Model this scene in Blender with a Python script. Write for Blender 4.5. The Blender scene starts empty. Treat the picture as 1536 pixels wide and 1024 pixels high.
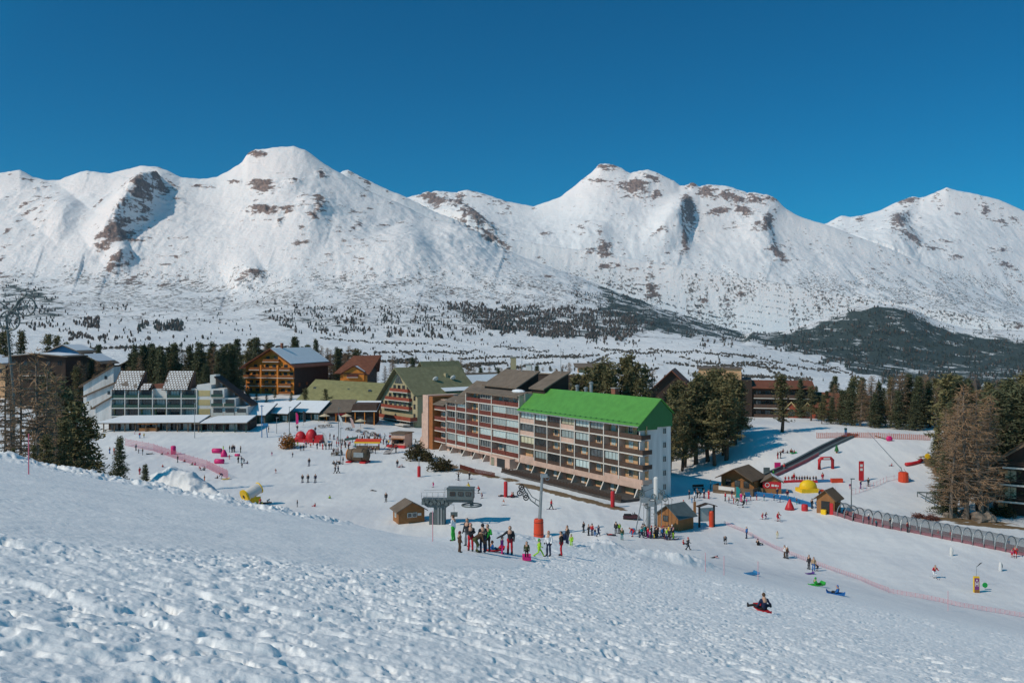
import bpy, bmesh, math, random
import numpy as np
from mathutils import Vector, Matrix

random.seed(7)
R = math.radians
SC = bpy.context.scene
COL = SC.collection
F, CX, HY, EYE = 1280.0, 768.0, 503.0, 30.0     # lens in photo pixels, principal column, horizon row, eye height above the plaza

# ------------------------------------------------------------------ noise
_rs = np.random.RandomState(11)
_P = _rs.permutation(512)
_G = np.stack([np.cos(np.linspace(0, 2*np.pi, 512, endpoint=False)), np.sin(np.linspace(0, 2*np.pi, 512, endpoint=False))], 1)
def pn(x, y, s=0):
    x = np.asarray(x, float); y = np.asarray(y, float)
    xi = np.floor(x).astype(int); yi = np.floor(y).astype(int)
    xf = x-xi; yf = y-yi
    u = xf*xf*xf*(xf*(xf*6-15)+10); v = yf*yf*yf*(yf*(yf*6-15)+10)
    def g(ix, iy):
        h = _P[(_P[(ix+s*37) & 511]+iy) & 511]
        return _G[h]
    a = g(xi, yi); b = g(xi+1, yi); c = g(xi, yi+1); d = g(xi+1, yi+1)
    n00 = a[..., 0]*xf+a[..., 1]*yf; n10 = b[..., 0]*(xf-1)+b[..., 1]*yf
    n01 = c[..., 0]*xf+c[..., 1]*(yf-1); n11 = d[..., 0]*(xf-1)+d[..., 1]*(yf-1)
    return 1.4*((n00*(1-u)+n10*u)*(1-v)+(n01*(1-u)+n11*u)*v)
def fbm(x, y, o=4, s=0, g=.5):
    r = 0; a = 1; f = 1
    for i in range(o):
        r = r+a*pn(x*f, y*f, s+i); a *= g; f *= 2.03
    return r
def ridged(x, y, o=4, s=0, g=.5):
    r = 0; a = 1; f = 1
    for i in range(o):
        r = r+a*(1-2*np.abs(pn(x*f, y*f, s+i))); a *= g; f *= 2.07
    return r
def sst(a, b, x):
    t = np.clip((x-a)/(b-a), 0, 1); return t*t*(3-2*t)

# ------------------------------------------------------------------ materials
_M = {}
def _nt(name):
    m = bpy.data.materials.new(name); m.use_nodes = True
    nt = m.node_tree; b = nt.nodes['Principled BSDF']
    return m, nt, b
def mat(name, c, rough=.7, var=.12, scale=1.5, bump=0., metal=0., spec=.35, c2=None, stretch=None, det=4, rnd=0):
    """procedural surface: base colour broken up by object-space noise, optional bump"""
    if name in _M: return _M[name]
    m, nt, b = _nt(name); N, L = nt.nodes, nt.links
    b.inputs['Roughness'].default_value = rough; b.inputs['Metallic'].default_value = metal
    b.inputs['Specular IOR Level'].default_value = spec
    tc = N.new('ShaderNodeTexCoord'); src = tc.outputs['Object']
    if stretch:
        mp = N.new('ShaderNodeMapping'); mp.inputs['Scale'].default_value = stretch; L.new(src, mp.inputs[0]); src = mp.outputs[0]
    nz = N.new('ShaderNodeTexNoise'); nz.inputs['Scale'].default_value = scale; nz.inputs['Detail'].default_value = det; nz.inputs['Roughness'].default_value = .65
    L.new(src, nz.inputs['Vector'])
    mr = N.new('ShaderNodeValToRGB'); e = mr.color_ramp.elements
    e[0].position = .3; e[1].position = .7
    if c2 is None:
        e[0].color = tuple(x*(1-var) for x in c)+(1,); e[1].color = tuple(min(1, x*(1+var)) for x in c)+(1,)
    else:
        e[0].color = tuple(c)+(1,); e[1].color = tuple(c2)+(1,)
    L.new(nz.outputs[0], mr.inputs[0]); out = mr.outputs[0]
    if rnd:
        oi = N.new('ShaderNodeObjectInfo'); q = N.new('ShaderNodeMapRange'); q.inputs[3].default_value = 1-rnd; q.inputs[4].default_value = 1+rnd*.5; L.new(oi.outputs['Random'], q.inputs[0])
        vm = N.new('ShaderNodeVectorMath'); vm.operation = 'SCALE'; L.new(out, vm.inputs[0]); L.new(q.outputs[0], vm.inputs['Scale']); out = vm.outputs[0]
    L.new(out, b.inputs['Base Color'])
    if bump:
        bp = N.new('ShaderNodeBump'); bp.inputs['Strength'].default_value = bump; bp.inputs['Distance'].default_value = .05
        L.new(nz.outputs[0], bp.inputs['Height']); L.new(bp.outputs[0], b.inputs['Normal'])
    _M[name] = m; return m
def wavemat(name, c, c2, scale, axis='Z', rough=.7, wdist=0.6, noise=.15):
    """boards, tiles or roof sheets: bands along one object axis plus noise"""
    if name in _M: return _M[name]
    m, nt, b = _nt(name); N, L = nt.nodes, nt.links
    b.inputs['Roughness'].default_value = rough; b.inputs['Specular IOR Level'].default_value = .3
    tc = N.new('ShaderNodeTexCoord')
    w = N.new('ShaderNodeTexWave'); w.bands_direction = axis; w.inputs['Scale'].default_value = scale; w.inputs['Distortion'].default_value = wdist
    w.inputs['Detail'].default_value = 2; w.inputs['Detail Scale'].default_value = 3
    L.new(tc.outputs['Object'], w.inputs['Vector'])
    nz = N.new('ShaderNodeTexNoise'); nz.inputs['Scale'].default_value = .7; nz.inputs['Detail'].default_value = 5
    L.new(tc.outputs['Object'], nz.inputs['Vector'])
    mx = N.new('ShaderNodeMix'); mx.data_type = 'RGBA'; mx.inputs[6].default_value = tuple(c)+(1,); mx.inputs[7].default_value = tuple(c2)+(1,)
    L.new(w.outputs[0], mx.inputs[0])
    m2 = N.new('ShaderNodeMix'); m2.data_type = 'RGBA'; m2.blend_type = 'MULTIPLY'; m2.inputs[0].default_value = 1
    rp = N.new('ShaderNodeValToRGB'); rp.color_ramp.elements[0].position = .3; rp.color_ramp.elements[1].position = .72
    rp.color_ramp.elements[0].color = (1-noise*2,)*3+(1,); rp.color_ramp.elements[1].color = (1, 1, 1, 1)
    L.new(nz.outputs[0], rp.inputs[0]); L.new(mx.outputs[2], m2.inputs[6]); L.new(rp.outputs[0], m2.inputs[7])
    L.new(m2.outputs[2], b.inputs['Base Color'])
    _M[name] = m; return m

# ------------------------------------------------------------------ mesh builder
def frame_of(d, up=Vector((0, 0, 1))):
    d = d.normalized()
    a = d.cross(up)
    if a.length < 1e-4: a = d.cross(Vector((0, 1, 0)))
    a.normalize(); return a, a.cross(d).normalized()
class MB:
    def __init__(s): s.v = []; s.f = []; s.m = []; s.mi = 0
    def mat(s, i): s.mi = i; return s
    def add(s, vs, fs):
        o = len(s.v); s.v += [tuple(p) for p in vs]
        for f in fs: s.f.append([i+o for i in f]); s.m.append(s.mi)
        return s
    def box(s, x0, x1, y0, y1, z0, z1):
        return s.add([(x0, y0, z0), (x1, y0, z0), (x1, y1, z0), (x0, y1, z0), (x0, y0, z1), (x1, y0, z1), (x1, y1, z1), (x0, y1, z1)],
            [(0, 3, 2, 1), (4, 5, 6, 7), (0, 1, 5, 4), (1, 2, 6, 5), (2, 3, 7, 6), (3, 0, 4, 7)])
    def cbox(s, c, sx, sy, sz, rz=0, rx=0, ry=0):
        M = Matrix.Rotation(rz, 3, 'Z') @ Matrix.Rotation(ry, 3, 'Y') @ Matrix.Rotation(rx, 3, 'X')
        vs = [Vector(c)+M @ Vector((a*sx/2, b*sy/2, d*sz/2)) for d in (-1, 1) for a, b in ((-1, -1), (1, -1), (1, 1), (-1, 1))]
        return s.add(vs, [(0, 3, 2, 1), (4, 5, 6, 7), (0, 1, 5, 4), (1, 2, 6, 5), (2, 3, 7, 6), (3, 0, 4, 7)])
    def prism(s, poly, n, axis='y', a=0, b=1):
        """polygon of 2D points extruded along an axis from a to b"""
        k = len(poly)
        f = {'y': lambda p, t: (p[0], t, p[1]), 'x': lambda p, t: (t, p[0], p[1]), 'z': lambda p, t: (p[0], p[1], t)}[axis]
        vs = [f(p, a) for p in poly]+[f(p, b) for p in poly]
        return s.add(vs, [list(range(k)), list(range(2*k-1, k-1, -1))]+[(i, (i+1) % k+0, (i+1) % k+k, i+k) for i in range(k)])
    def slab(s, p, t):
        """four corner points (a sloping panel) given thickness t downwards"""
        vs = [Vector(q) for q in p]; k = len(vs)
        vs = vs+[q-Vector((0, 0, t)) for q in vs]
        return s.add(vs, [list(range(k)), list(range(2*k-1, k-1, -1))]+[(i, i+k, (i+1) % k+k, (i+1) % k) for i in range(k)])
    def tube(s, pts, r, n=6, cap=True):
        pts = [Vector(p) for p in pts]; k = len(pts)
        rs = r if hasattr(r, '__len__') else [r]*k
        o = len(s.v)
        for i, p in enumerate(pts):
            d = pts[min(i+1, k-1)]-pts[max(i-1, 0)]
            a, b = frame_of(d)
            for j in range(n):
                t = 2*math.pi*j/n
                s.v.append(tuple(p+(a*math.cos(t)+b*math.sin(t))*rs[i]))
        for i in range(k-1):
            for j in range(n):
                s.f.append([o+i*n+j, o+i*n+(j+1) % n, o+(i+1)*n+(j+1) % n, o+(i+1)*n+j]); s.m.append(s.mi)
        if cap:
            s.f.append([o+j for j in range(n-1, -1, -1)]); s.m.append(s.mi)
            s.f.append([o+(k-1)*n+j for j in range(n)]); s.m.append(s.mi)
        return s
    def lathe(s, prof, c=(0, 0, 0), n=14, M=None):
        """(radius, height) profile turned round z, optional 3x3 matrix"""
        M = M or Matrix.Identity(3); o = len(s.v); k = len(prof)
        for r, z in prof:
            for j in range(n):
                t = 2*math.pi*j/n
                s.v.append(tuple(Vector(c)+M @ Vector((r*math.cos(t), r*math.sin(t), z))))
        for i in range(k-1):
            for j in range(n):
                s.f.append([o+i*n+j, o+i*n+(j+1) % n, o+(i+1)*n+(j+1) % n, o+(i+1)*n+j]); s.m.append(s.mi)
        s.f.append([o+j for j in range(n-1, -1, -1)]); s.m.append(s.mi)
        s.f.append([o+(k-1)*n+j for j in range(n)]); s.m.append(s.mi)
        return s
    def ell(s, c, rx, ry, rz, n=10, k=6):
        prof = [(math.sin(math.pi*(i+.001)/(k+.002)), -math.cos(math.pi*(i+.001)/(k+.002))) for i in range(k+1)]
        M = Matrix(((rx, 0, 0), (0, ry, 0), (0, 0, rz)))
        return s.lathe(prof, c, n, M)
    def torus(s, c, R_, r, n=20, m=6, M=None, a0=0, a1=2*math.pi):
        M = M or Matrix.Identity(3)
        full = abs(a1-a0-2*math.pi) < 1e-6; k = n if full else n+1
        pts = [Vector(c)+M @ Vector((R_*math.cos(a0+(a1-a0)*i/n), R_*math.sin(a0+(a1-a0)*i/n), 0)) for i in range(n+1)]
        return s.tube(pts, r, m, cap=not full)
    def mesh(s, name, mats, smooth=False):
        me = bpy.data.meshes.new(name); me.from_pydata(s.v, [], s.f)
        for m in (mats if isinstance(mats, (list, tuple)) else [mats]): me.materials.append(m)
        me.polygons.foreach_set('material_index', s.m)
        if smooth: me.polygons.foreach_set('use_smooth', [True]*len(s.f))
        bm = bmesh.new(); bm.from_mesh(me); bmesh.ops.recalc_face_normals(bm, faces=bm.faces); bm.to_mesh(me); bm.free()
        me.update(); return me
    def build(s, name, mats, parent=None, smooth=False, label=None):
        o = bpy.data.objects.new(name, s.mesh(name, mats, smooth)); COL.objects.link(o)
        if parent: o.parent = parent
        if label: o['label'] = label
        return o
def tag(o, label=None, cat=None, group=None, kind=None):
    if label: o['label'] = label
    if cat: o['category'] = cat
    if group: o['group'] = group
    if kind: o['kind'] = kind
    return o
def thing(name, label, cat, loc=(0, 0, 0), rz=0, group=None, s=1):
    o = bpy.data.objects.new(name, None); COL.objects.link(o); o.empty_display_size = .3
    o.location = loc; o.rotation_euler = (0, 0, rz); o.scale = (s, s, s)
    return tag(o, label, cat, group)
def inst(name, me, parent=None, loc=None, rot=None, sc=None):
    o = bpy.data.objects.new(name, me); COL.objects.link(o)
    if parent: o.parent = parent
    if loc is not None: o.location = loc
    if rot is not None: o.rotation_euler = rot
    if sc is not None: o.scale = sc
    return o
KIDS = {}
def copy_tree(o, parent=None):
    c = o.copy(); COL.objects.link(c); c.parent = parent
    for ch in list(o.children): copy_tree(ch, c)
    return c

# ------------------------------------------------------------------ terrain the village stands on
def ground(x, y, bumps=True):
    x = np.asarray(x, float); y = np.asarray(y, float)
    hill = 28.3-.231*y-.192*x
    c = .03*(1-sst(-2, 14, x))
    ea = sst(-8, -1, x)
    hill = hill+.06*ea*np.clip(y-50, 0, 40)
    hill = hill-c*np.square(np.maximum(y-62-16*ea, 0))
    hill = np.where(y < 0, 28.3-.16*y-.192*x, hill)
    pl = 3.4*sst(205, 262, y)*sst(-15, -70, x)+4*sst(262, 345, y)*(1-sst(0, 60, x)*.6)
    pl = pl+6.3*sst(160, 216, y+.12*(x-70))*sst(34, 60, x)
    pl = pl-6.5*sst(238, 330, y)*sst(34, 60, x)-3.5*sst(330, 400, y)
    pl = pl-2.0*sst(60, 140, x)*(1-sst(140, 175, y))*sst(30, 70, x)
    pl = pl+.35*fbm(x/38, y/38, 2, 5)*sst(70, 120, y)
    # a pushed-up snow bank behind the crest, and the piste lips near the lifts
    pl = pl+7.8*np.exp(-np.square((x+54+(y-138)*.55)/8.5)-np.square((y-140)/11))
    pl = pl+5.0*np.exp(-np.square((x+42+(y-125)*.5)/8)-np.square((y-124)/9))
    k = 1.6
    h = np.logaddexp(hill/k, pl/k)*k
    return h
def at(px, py, dz=0.0):
    a = (px-CX)/F; b = (py-HY)/F
    d = np.concatenate([np.arange(4, 90, .25), np.arange(90, 420, .5)])
    ray = EYE-b*d; g = ground(a*d, d)+dz
    hit = np.nonzero(ray <= g)[0]
    if len(hit) == 0: k = len(d)-1; return Vector((a*d[k], d[k], float(g[k])))
    k = hit[0]
    if k == 0: t = d[0]
    else:
        e0 = ray[k-1]-g[k-1]; e1 = ray[k]-g[k]; t = d[k-1]+(d[k]-d[k-1])*e0/(e0-e1)
    return Vector((a*t, t, float(ground(a*t, t))))
def on(px, d):
    """ground point in photo column px at depth d"""
    x = (px-CX)/F*d; return Vector((x, d, float(ground(x, d))))
def pt(px, py, d):
    return Vector(((px-CX)/F*d, d, EYE-(py-HY)/F*d))

def grid_mesh(name, X, Y, Z, attrs, m, smooth=True):
    r, c = X.shape
    me = bpy.data.meshes.new(name)
    co = np.stack([X, Y, Z], -1).reshape(-1, 3).astype(np.float32)
    i = np.arange(r*c).reshape(r, c)
    q = np.stack([i[:-1, :-1], i[:-1, 1:], i[1:, 1:], i[1:, :-1]], -1).reshape(-1, 4)
    me.vertices.add(r*c); me.vertices.foreach_set('co', co.ravel())
    me.loops.add(q.size); me.loops.foreach_set('vertex_index', q.ravel().astype(np.int32))
    me.polygons.add(len(q)); me.polygons.foreach_set('loop_start', np.arange(0, q.size, 4, dtype=np.int32))
    me.polygons.foreach_set('use_smooth', np.full(len(q), smooth))
    for k, v in attrs.items():
        at_ = me.attributes.new(k, 'FLOAT', 'POINT'); at_.data.foreach_set('value', v.ravel().astype(np.float32))
    me.materials.append(m); me.update(calc_edges=True); me.validate()
    o = bpy.data.objects.new(name, me); COL.objects.link(o); return o
# ------------------------------------------------------------------ snow and mountain materials
def snow_mat():
    m, nt, b = _nt('piste_snow'); N, L = nt.nodes, nt.links
    b.inputs['Roughness'].default_value = .62; b.inputs['Specular IOR Level'].default_value = .25
    g = N.new('ShaderNodeNewGeometry')
    def noise(sc, det, src=None, mp=None):
        n = N.new('ShaderNodeTexNoise'); n.inputs['Scale'].default_value = sc; n.inputs['Detail'].default_value = det
        s = g.outputs['Position']
        if mp:
            q = N.new('ShaderNodeMapping'); q.inputs['Scale'].default_value = mp[:3]; q.inputs['Rotation'].default_value = (0, 0, mp[3]); L.new(s, q.inputs[0]); s = q.outputs[0]
        L.new(s, n.inputs['Vector']); return n
    n1 = noise(.05, 5); n2 = noise(.55, 6, mp=(1, .12, 1, -1.05)); n3 = noise(5, 6)
    rp = N.new('ShaderNodeValToRGB'); e = rp.color_ramp.elements
    e[0].position = .32; e[0].color = (.64, .65, .68, 1); e[1].position = .66; e[1].color = (.79, .785, .785, 1)
    mx = N.new('ShaderNodeMath'); mx.operation = 'ADD'; L.new(n1.outputs[0], mx.inputs[0])
    m5 = N.new('ShaderNodeMath'); m5.operation = 'MULTIPLY_ADD'; m5.inputs[1].default_value = .55; m5.inputs[2].default_value = -.27; L.new(n2.outputs[0], m5.inputs[0]); L.new(m5.outputs[0], mx.inputs[1])
    L.new(mx.outputs[0], rp.inputs[0])
    fr = N.new('ShaderNodeAttribute'); fr.attribute_name = 'sun_paint'
    fm = N.new('ShaderNodeMix'); fm.data_type = 'RGBA'; L.new(fr.outputs['Fac'], fm.inputs[0]); L.new(rp.outputs[0], fm.inputs[6]); fm.inputs[7].default_value = (.91, .91, .91, 1)  # near slope painted whiter to stand in for stronger sun on it
    at_ = N.new('ShaderNodeAttribute'); at_.attribute_name = 'dirt'
    n4 = noise(.9, 7)
    a2 = N.new('ShaderNodeMath'); a2.operation = 'MULTIPLY_ADD'; a2.inputs[1].default_value = 2.2; a2.inputs[2].default_value = -1.1; L.new(n4.outputs[0], a2.inputs[0])
    a3 = N.new('ShaderNodeMath'); a3.operation = 'ADD'; L.new(a2.outputs[0], a3.inputs[0]); 
    a4 = N.new('ShaderNodeMath'); a4.operation = 'MULTIPLY_ADD'; a4.inputs[1].default_value = 3; a4.inputs[2].default_value = -1.5; L.new(at_.outputs['Fac'], a4.inputs[0]); L.new(a4.outputs[0], a3.inputs[1])
    rd = N.new('ShaderNodeValToRGB'); rd.color_ramp.elements[0].position = .0; rd.color_ramp.elements[1].position = .35; L.new(a3.outputs[0], rd.inputs[0])
    dr = N.new('ShaderNodeValToRGB'); dr.color_ramp.elements[0].color = (.10, .065, .04, 1); dr.color_ramp.elements[1].color = (.24, .16, .085, 1); L.new(n3.outputs[0], dr.inputs[0])
    mm = N.new('ShaderNodeMix'); mm.data_type = 'RGBA'; L.new(rd.outputs[0], mm.inputs[0]); L.new(fm.outputs[2], mm.inputs[6]); L.new(dr.outputs[0], mm.inputs[7])
    L.new(mm.outputs[2], b.inputs['Base Color'])
    bp = N.new('ShaderNodeBump'); bp.inputs['Strength'].default_value = .38; bp.inputs['Distance'].default_value = .10
    ad = N.new('ShaderNodeMath'); ad.operation = 'ADD'; L.new(n3.outputs[0], ad.inputs[0]); L.new(n2.outputs[0], ad.inputs[1])
    L.new(ad.outputs[0], bp.inputs['Height']); L.new(bp.outputs[0], b.inputs['Normal'])
    return m
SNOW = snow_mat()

DIRT = []          # (px, py, rx metres, ry metres, strength)
def build_near():
    th = np.radians(np.concatenate([np.linspace(-75, -33, 90), np.linspace(-32.9, 32.9, 1050), np.linspace(33, 75, 90)]))
    r = np.concatenate([np.geomspace(2.2, 75, 620), np.geomspace(75.5, 180, 190), np.geomspace(181, 470, 150)])
    T, Rr = np.meshgrid(th, r)
    X = Rr*np.sin(T); Y = Rr*np.cos(T)
    Z = ground(X, Y)
    # trampled snow, a groomed track, a chunky bank on the crest
    lo = np.interp(X, [-60, -30, -9, -4.4, 0, 2, 5], [4, 8, 14, 22, 40, 60, 90])
    wob = 2.2*fbm(X/7, Y/7, 2, 40)
    hillz = (1-sst(64, 78, Y))
    flat = sst(62, 100, Y)
    rough = (1-sst(-2.5, 2.5, Y-lo+wob))
    right = sst(2, 9, X+wob*.5)*(1-sst(44, 74, Y+wob*3))
    rough = np.clip(np.maximum(rough, right*.8), 0, 1)*hillz
    east = sst(-16, -5, X)
    bank = np.exp(-np.square((Y-58.5+.06*X-16*east+wob*.7)/(4.2-1.2*east)))*(1-sst(9, 17, X))*(1-.55*east)
    lf = fbm(X/2.6, Y/2.6, 3, 60)
    patch = .45+.55*sst(-.35, .45, fbm(X/4.5, Y/4.5, 2, 66))
    # foot holes: rounded hollows with raised rims, several sizes
    def holes(sc, s, depth, asp=1.0, ang=0.0):
        ca, sa = math.cos(ang), math.sin(ang)
        n = pn((X*ca+Y*sa)/sc/asp, (-X*sa+Y*ca)/sc, s)+.45*pn(X/sc*2.1, Y/sc*2.1, s+3)
        return -depth*sst(.12, .62, n)+depth*.35*sst(-.15, .1, n)*(1-sst(.1, .3, n))
    def pits(sc, s, depth, lo_, hi, asp, ang):
        ca, sa = math.cos(ang), math.sin(ang)
        n = pn((X*ca+Y*sa)/sc/asp, (-X*sa+Y*ca)/sc, s)+.4*pn(X/sc*2.3, Y/sc*2.3, s+3)
        return -depth*sst(lo_, hi, n)
    r2 = sst(4, 14, X)
    big = sst(-.2, .5, fbm(X/3.6, Y/2.6, 2, 68))
    D = rough*(.25+.5*patch+.75*big)*(pits(.55, 70, .10, .30, .66, 1.9, .35)+pits(.30, 75, .085, .28, .62, 1.7, -.5)+pits(1.2, 79, .14, .35, .66, 2.0, .15)+pits(.17, 77, .05, .3, .7, 1.4, .9))
    D += rough*(.05*lf+.032*fbm(X/1.1, Y/.55, 3, 88)+.016*fbm(X/.13, Y/.13, 2, 82)+.022*fbm(X/.34, Y/.30, 2, 85))
    D += rough*r2*(.05*pn((X*.83+Y*.55)/3.2, (-X*.55+Y*.83)/.5, 86)+.03*pn((X*.75+Y*.66)/1.6, (-X*.66+Y*.75)/.26, 87))
    rr = random.Random(4)
    for k in range(9):
        y0 = rr.uniform(5, 34); sl = rr.uniform(-.35, .75); x0 = rr.uniform(-14, 18); L_ = rr.uniform(4, 14); w_ = rr.uniform(.09, .2); dpt = rr.uniform(.03, .075)
        dy = Y-(y0+sl*(X-x0)+.5*np.sin((X-x0)*.45+k)+.3*fbm(X/1.3, Y/1.3, 3, 230+k)); fade = sst(L_, L_*.7, np.abs(X-x0))
        D += rough*fade*dpt*(.55*np.exp(-np.square((dy-w_*1.8)/w_))-np.exp(-np.square(dy/w_)))
    D += rough*.05*sst(.35, .6, pn((X*.95-Y*.3)/9, (X*.3+Y*.95)/.9, 89))*-1
    D = D*(.62+.12*sst(8, 20, Y))
    D += bank*(.10+.30*lf+.8*holes(.9, 90, .38, 1.4, .9)+.12*np.abs(fbm(X/.7, Y/.7, 2, 93))+.12*ridged(X/2.2, Y/2.2, 2, 96))
    D += (1-rough)*hillz*(.012*fbm(X/.5, Y/.5, 3, 97)+.035*pn((X*.9+Y*.43)/5, (-X*.43+Y*.9)/.55, 98)+.05*fbm(X/3, Y/3, 2, 105))
    D += flat*(.04*fbm(X/2.2, Y/2.2, 3, 99)+.02*pn(X/.7, Y/.7, 103)+.035*pn((X*.8+Y*.6)/9, (-X*.6+Y*.8)/.8, 106)+.03*pn((X*.95-Y*.3)/12, (X*.3+Y*.95)/.7, 107))
    # chunky faces of the pushed-up bank behind the crest
    bk = np.exp(-np.square((X+58+(Y-138)*.55)/11)-np.square((Y-136)/16))+np.exp(-np.square((X+43+(Y-125)*.5)/10)-np.square((Y-122)/10))
    D += bk*(.55*fbm(X/2.2, Y/2.2, 3, 110)+.3*ridged(X/3.5, Y/5, 2, 113))
    # second lip of thrown snow between the track and the lift queue
    lip = np.exp(-np.square((Y-79-.28*(X-8)+wob)/2.6))*sst(4, 8, X)*(1-sst(16, 22, X))
    D += lip*(.6+.4*lf+.2*ridged(X/1.1, Y/1.1, 2, 120))
    dirt = np.zeros_like(X)
    for (px, py, rx, ry, ang, s) in DIRT:
        p = at(px, py); ca, sa = math.cos(ang), math.sin(ang)
        u = (X-p.x)*ca+(Y-p.y)*sa; v = -(X-p.x)*sa+(Y-p.y)*ca
        dirt = np.maximum(dirt, s*np.exp(-np.square(u/rx)-np.square(v/ry)))
    D = D+dirt*.15
    o = grid_mesh('ground', X, Y, Z+D, {'dirt': dirt, 'sun_paint': np.clip((1-sst(60, 95, Y))*.75+.25*rough, 0, 1)}, SNOW)
    tag(o, 'snow slope and piste around the village', kind='structure')

# ------------------------------------------------------------------ valley and mountains
def hermite(ds, Zs, d):
    """monotone cubic along depth; Zs (k, cols)"""
    k = len(ds); h = np.diff(ds)[:, None]; dl = np.diff(Zs, axis=0)/h
    m = np.zeros_like(Zs); m[0] = dl[0]; m[-1] = dl[-1]
    for i in range(1, k-1):
        w1 = 2*h[i]+h[i-1]; w2 = h[i]+2*h[i-1]
        ok = dl[i-1]*dl[i] > 0
        with np.errstate(divide='ignore', invalid='ignore'):
            mm = (w1+w2)/(w1/dl[i-1]+w2/dl[i])
        m[i] = np.where(ok, mm, 0)
    out = np.zeros((len(d), Zs.shape[1]))
    idx = np.clip(np.searchsorted(ds, d)-1, 0, k-2)
    for j, (dd, i) in enumerate(zip(d, idx)):
        H = ds[i+1]-ds[i]; t = (dd-ds[i])/H
        out[j] = (2*t**3-3*t*t+1)*Zs[i]+(t**3-2*t*t+t)*H*m[i]+(-2*t**3+3*t*t)*Zs[i+1]+(t**3-t*t)*H*m[i+1]
    return out
BG = {}
SIL_A = [(-700, 330), (-400, 300), (-150, 285), (-60, 270), (0, 262), (30, 257), (50, 268), (72, 273), (90, 272), (112, 263), (130, 258), (150, 261), (165, 262), (190, 257), (210, 252), (232, 254), (250, 258), (270, 268), (300, 271), (325, 268), (345, 257), (364, 246), (372, 236), (384, 229), (410, 223), (440, 221), (458, 226), (470, 235), (480, 243), (500, 256), (515, 264), (560, 292), (600, 308), (640, 328), (700, 352), (760, 379), (830, 404), (900, 430), (1000, 470), (1100, 496), (1200, 516), (1400, 535), (2240, 560)]
SIL_A2 = [(-700, 360), (480, 300), (505, 266), (514, 259), (522, 257), (545, 269), (580, 286), (610, 298), (640, 315), (700, 350), (2240, 600)]
SIL_B = [(-700, 380), (560, 320), (600, 300), (622, 296), (640, 291), (660, 288), (685, 291), (700, 286), (720, 290), (760, 303), (800, 311), (840, 297), (870, 274), (885, 262), (900, 248), (912, 248), (930, 253), (945, 262), (958, 259), (972, 256), (990, 262), (1000, 268), (1020, 281), (1030, 280), (1040, 276), (1050, 282), (1060, 279), (1090, 280), (1110, 287), (1120, 291), (1135, 291), (1150, 295), (1162, 300), (1180, 315), (1200, 326), (1225, 334), (1240, 338), (1300, 362), (1400, 404), (1480, 440), (1536, 464), (1700, 500), (2240, 540)]
SIL_C = [(-700, 420), (1150, 360), (1240, 336), (1262, 324), (1275, 327), (1290, 325), (1320, 318), (1340, 309), (1368, 297), (1380, 299), (1400, 291), (1420, 282), (1436, 287), (1460, 291), (1500, 301), (1536, 317), (1620, 335), (1760, 370), (2240, 420)]
ROCKS_AND_SHADE = [(385, 233, 14, 6, 0, 1), (393, 280, 17, 9, 0, 1.1), (440, 274, 11, 4, 0, .9), (482, 264, 7, 8, 0, .9), (395, 316, 24, 8, 0, 1), (430, 317, 15, 6, 0, .9), (478, 318, 20, 22, .6, .55), (470, 334, 8, 4, 0, .8), (418, 336, 4, 5, 0, .8),
    (236, 288, 16, 16, .6, 1), (262, 300, 14, 5, .3, .7), (210, 326, 15, 22, .6, .9), (178, 370, 36, 10, -.35, 1), (168, 407, 18, 7, -.3, .8), (374, 424, 30, 7, -.4, .8), (300, 281, 22, 3, 0, .7), (350, 274, 14, 3, 0, .7), (190, 300, 26, 3, -.7, .6), (150, 310, 22, 3, -.7, .5), (60, 288, 26, 3, -.2, .55), (255, 278, 14, 4, .5, .8), (480, 300, 10, 8, .5, .7),  # some blobs here are blue mountain shade, painted in stone colour
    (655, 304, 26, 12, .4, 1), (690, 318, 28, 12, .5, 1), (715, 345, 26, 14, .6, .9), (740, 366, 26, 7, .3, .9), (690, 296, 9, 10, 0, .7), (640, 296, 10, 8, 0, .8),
    (912, 252, 16, 4, .1, 1), (896, 272, 18, 4, 0, .8), (952, 285, 24, 13, .2, 1.1), (975, 268, 16, 6, .3, .9), (985, 293, 9, 6, 0, .9), (1038, 280, 7, 5, 0, 1), (1062, 288, 16, 9, 0, 1), (1088, 294, 16, 8, 0, 1), (1105, 300, 16, 7, .3, .9), (1080, 318, 24, 6, -.2, 1), (1115, 320, 18, 10, .6, .9), (1132, 300, 18, 7, .5, .9), (1150, 345, 8, 18, .2, 1), (1136, 352, 8, 6, 0, .9), (1166, 384, 17, 7, .5, 1), (1034, 325, 11, 26, .1, 1.1), (1028, 370, 6, 16, 0, .9), (1155, 300, 12, 5, .3, .9), (1012, 270, 6, 6, 0, .8),  # the tall upright blob is the crag's shadow, painted in stone colour
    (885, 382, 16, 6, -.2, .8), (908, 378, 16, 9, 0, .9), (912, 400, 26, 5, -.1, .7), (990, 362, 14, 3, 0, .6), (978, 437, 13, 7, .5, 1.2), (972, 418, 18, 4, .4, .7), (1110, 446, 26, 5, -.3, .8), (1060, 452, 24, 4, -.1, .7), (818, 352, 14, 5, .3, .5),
    (1362, 303, 18, 5, -.2, 1), (1348, 348, 12, 14, 0, 1), (1368, 366, 22, 5, .3, .9), (1396, 373, 16, 3, .1, .8), (1478, 316, 7, 9, 0, .9), (1500, 333, 22, 4, .2, .7), (1436, 386, 10, 5, 0, .8), (1420, 362, 18, 3, 0, .6), (1512, 400, 18, 5, .4, .8), (1505, 375, 12, 5, 0, .6), (1290, 330, 8, 5, 0, .8), (1440, 322, 10, 4, 0, .6), (1522, 330, 12, 5, .3, .7)]
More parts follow.
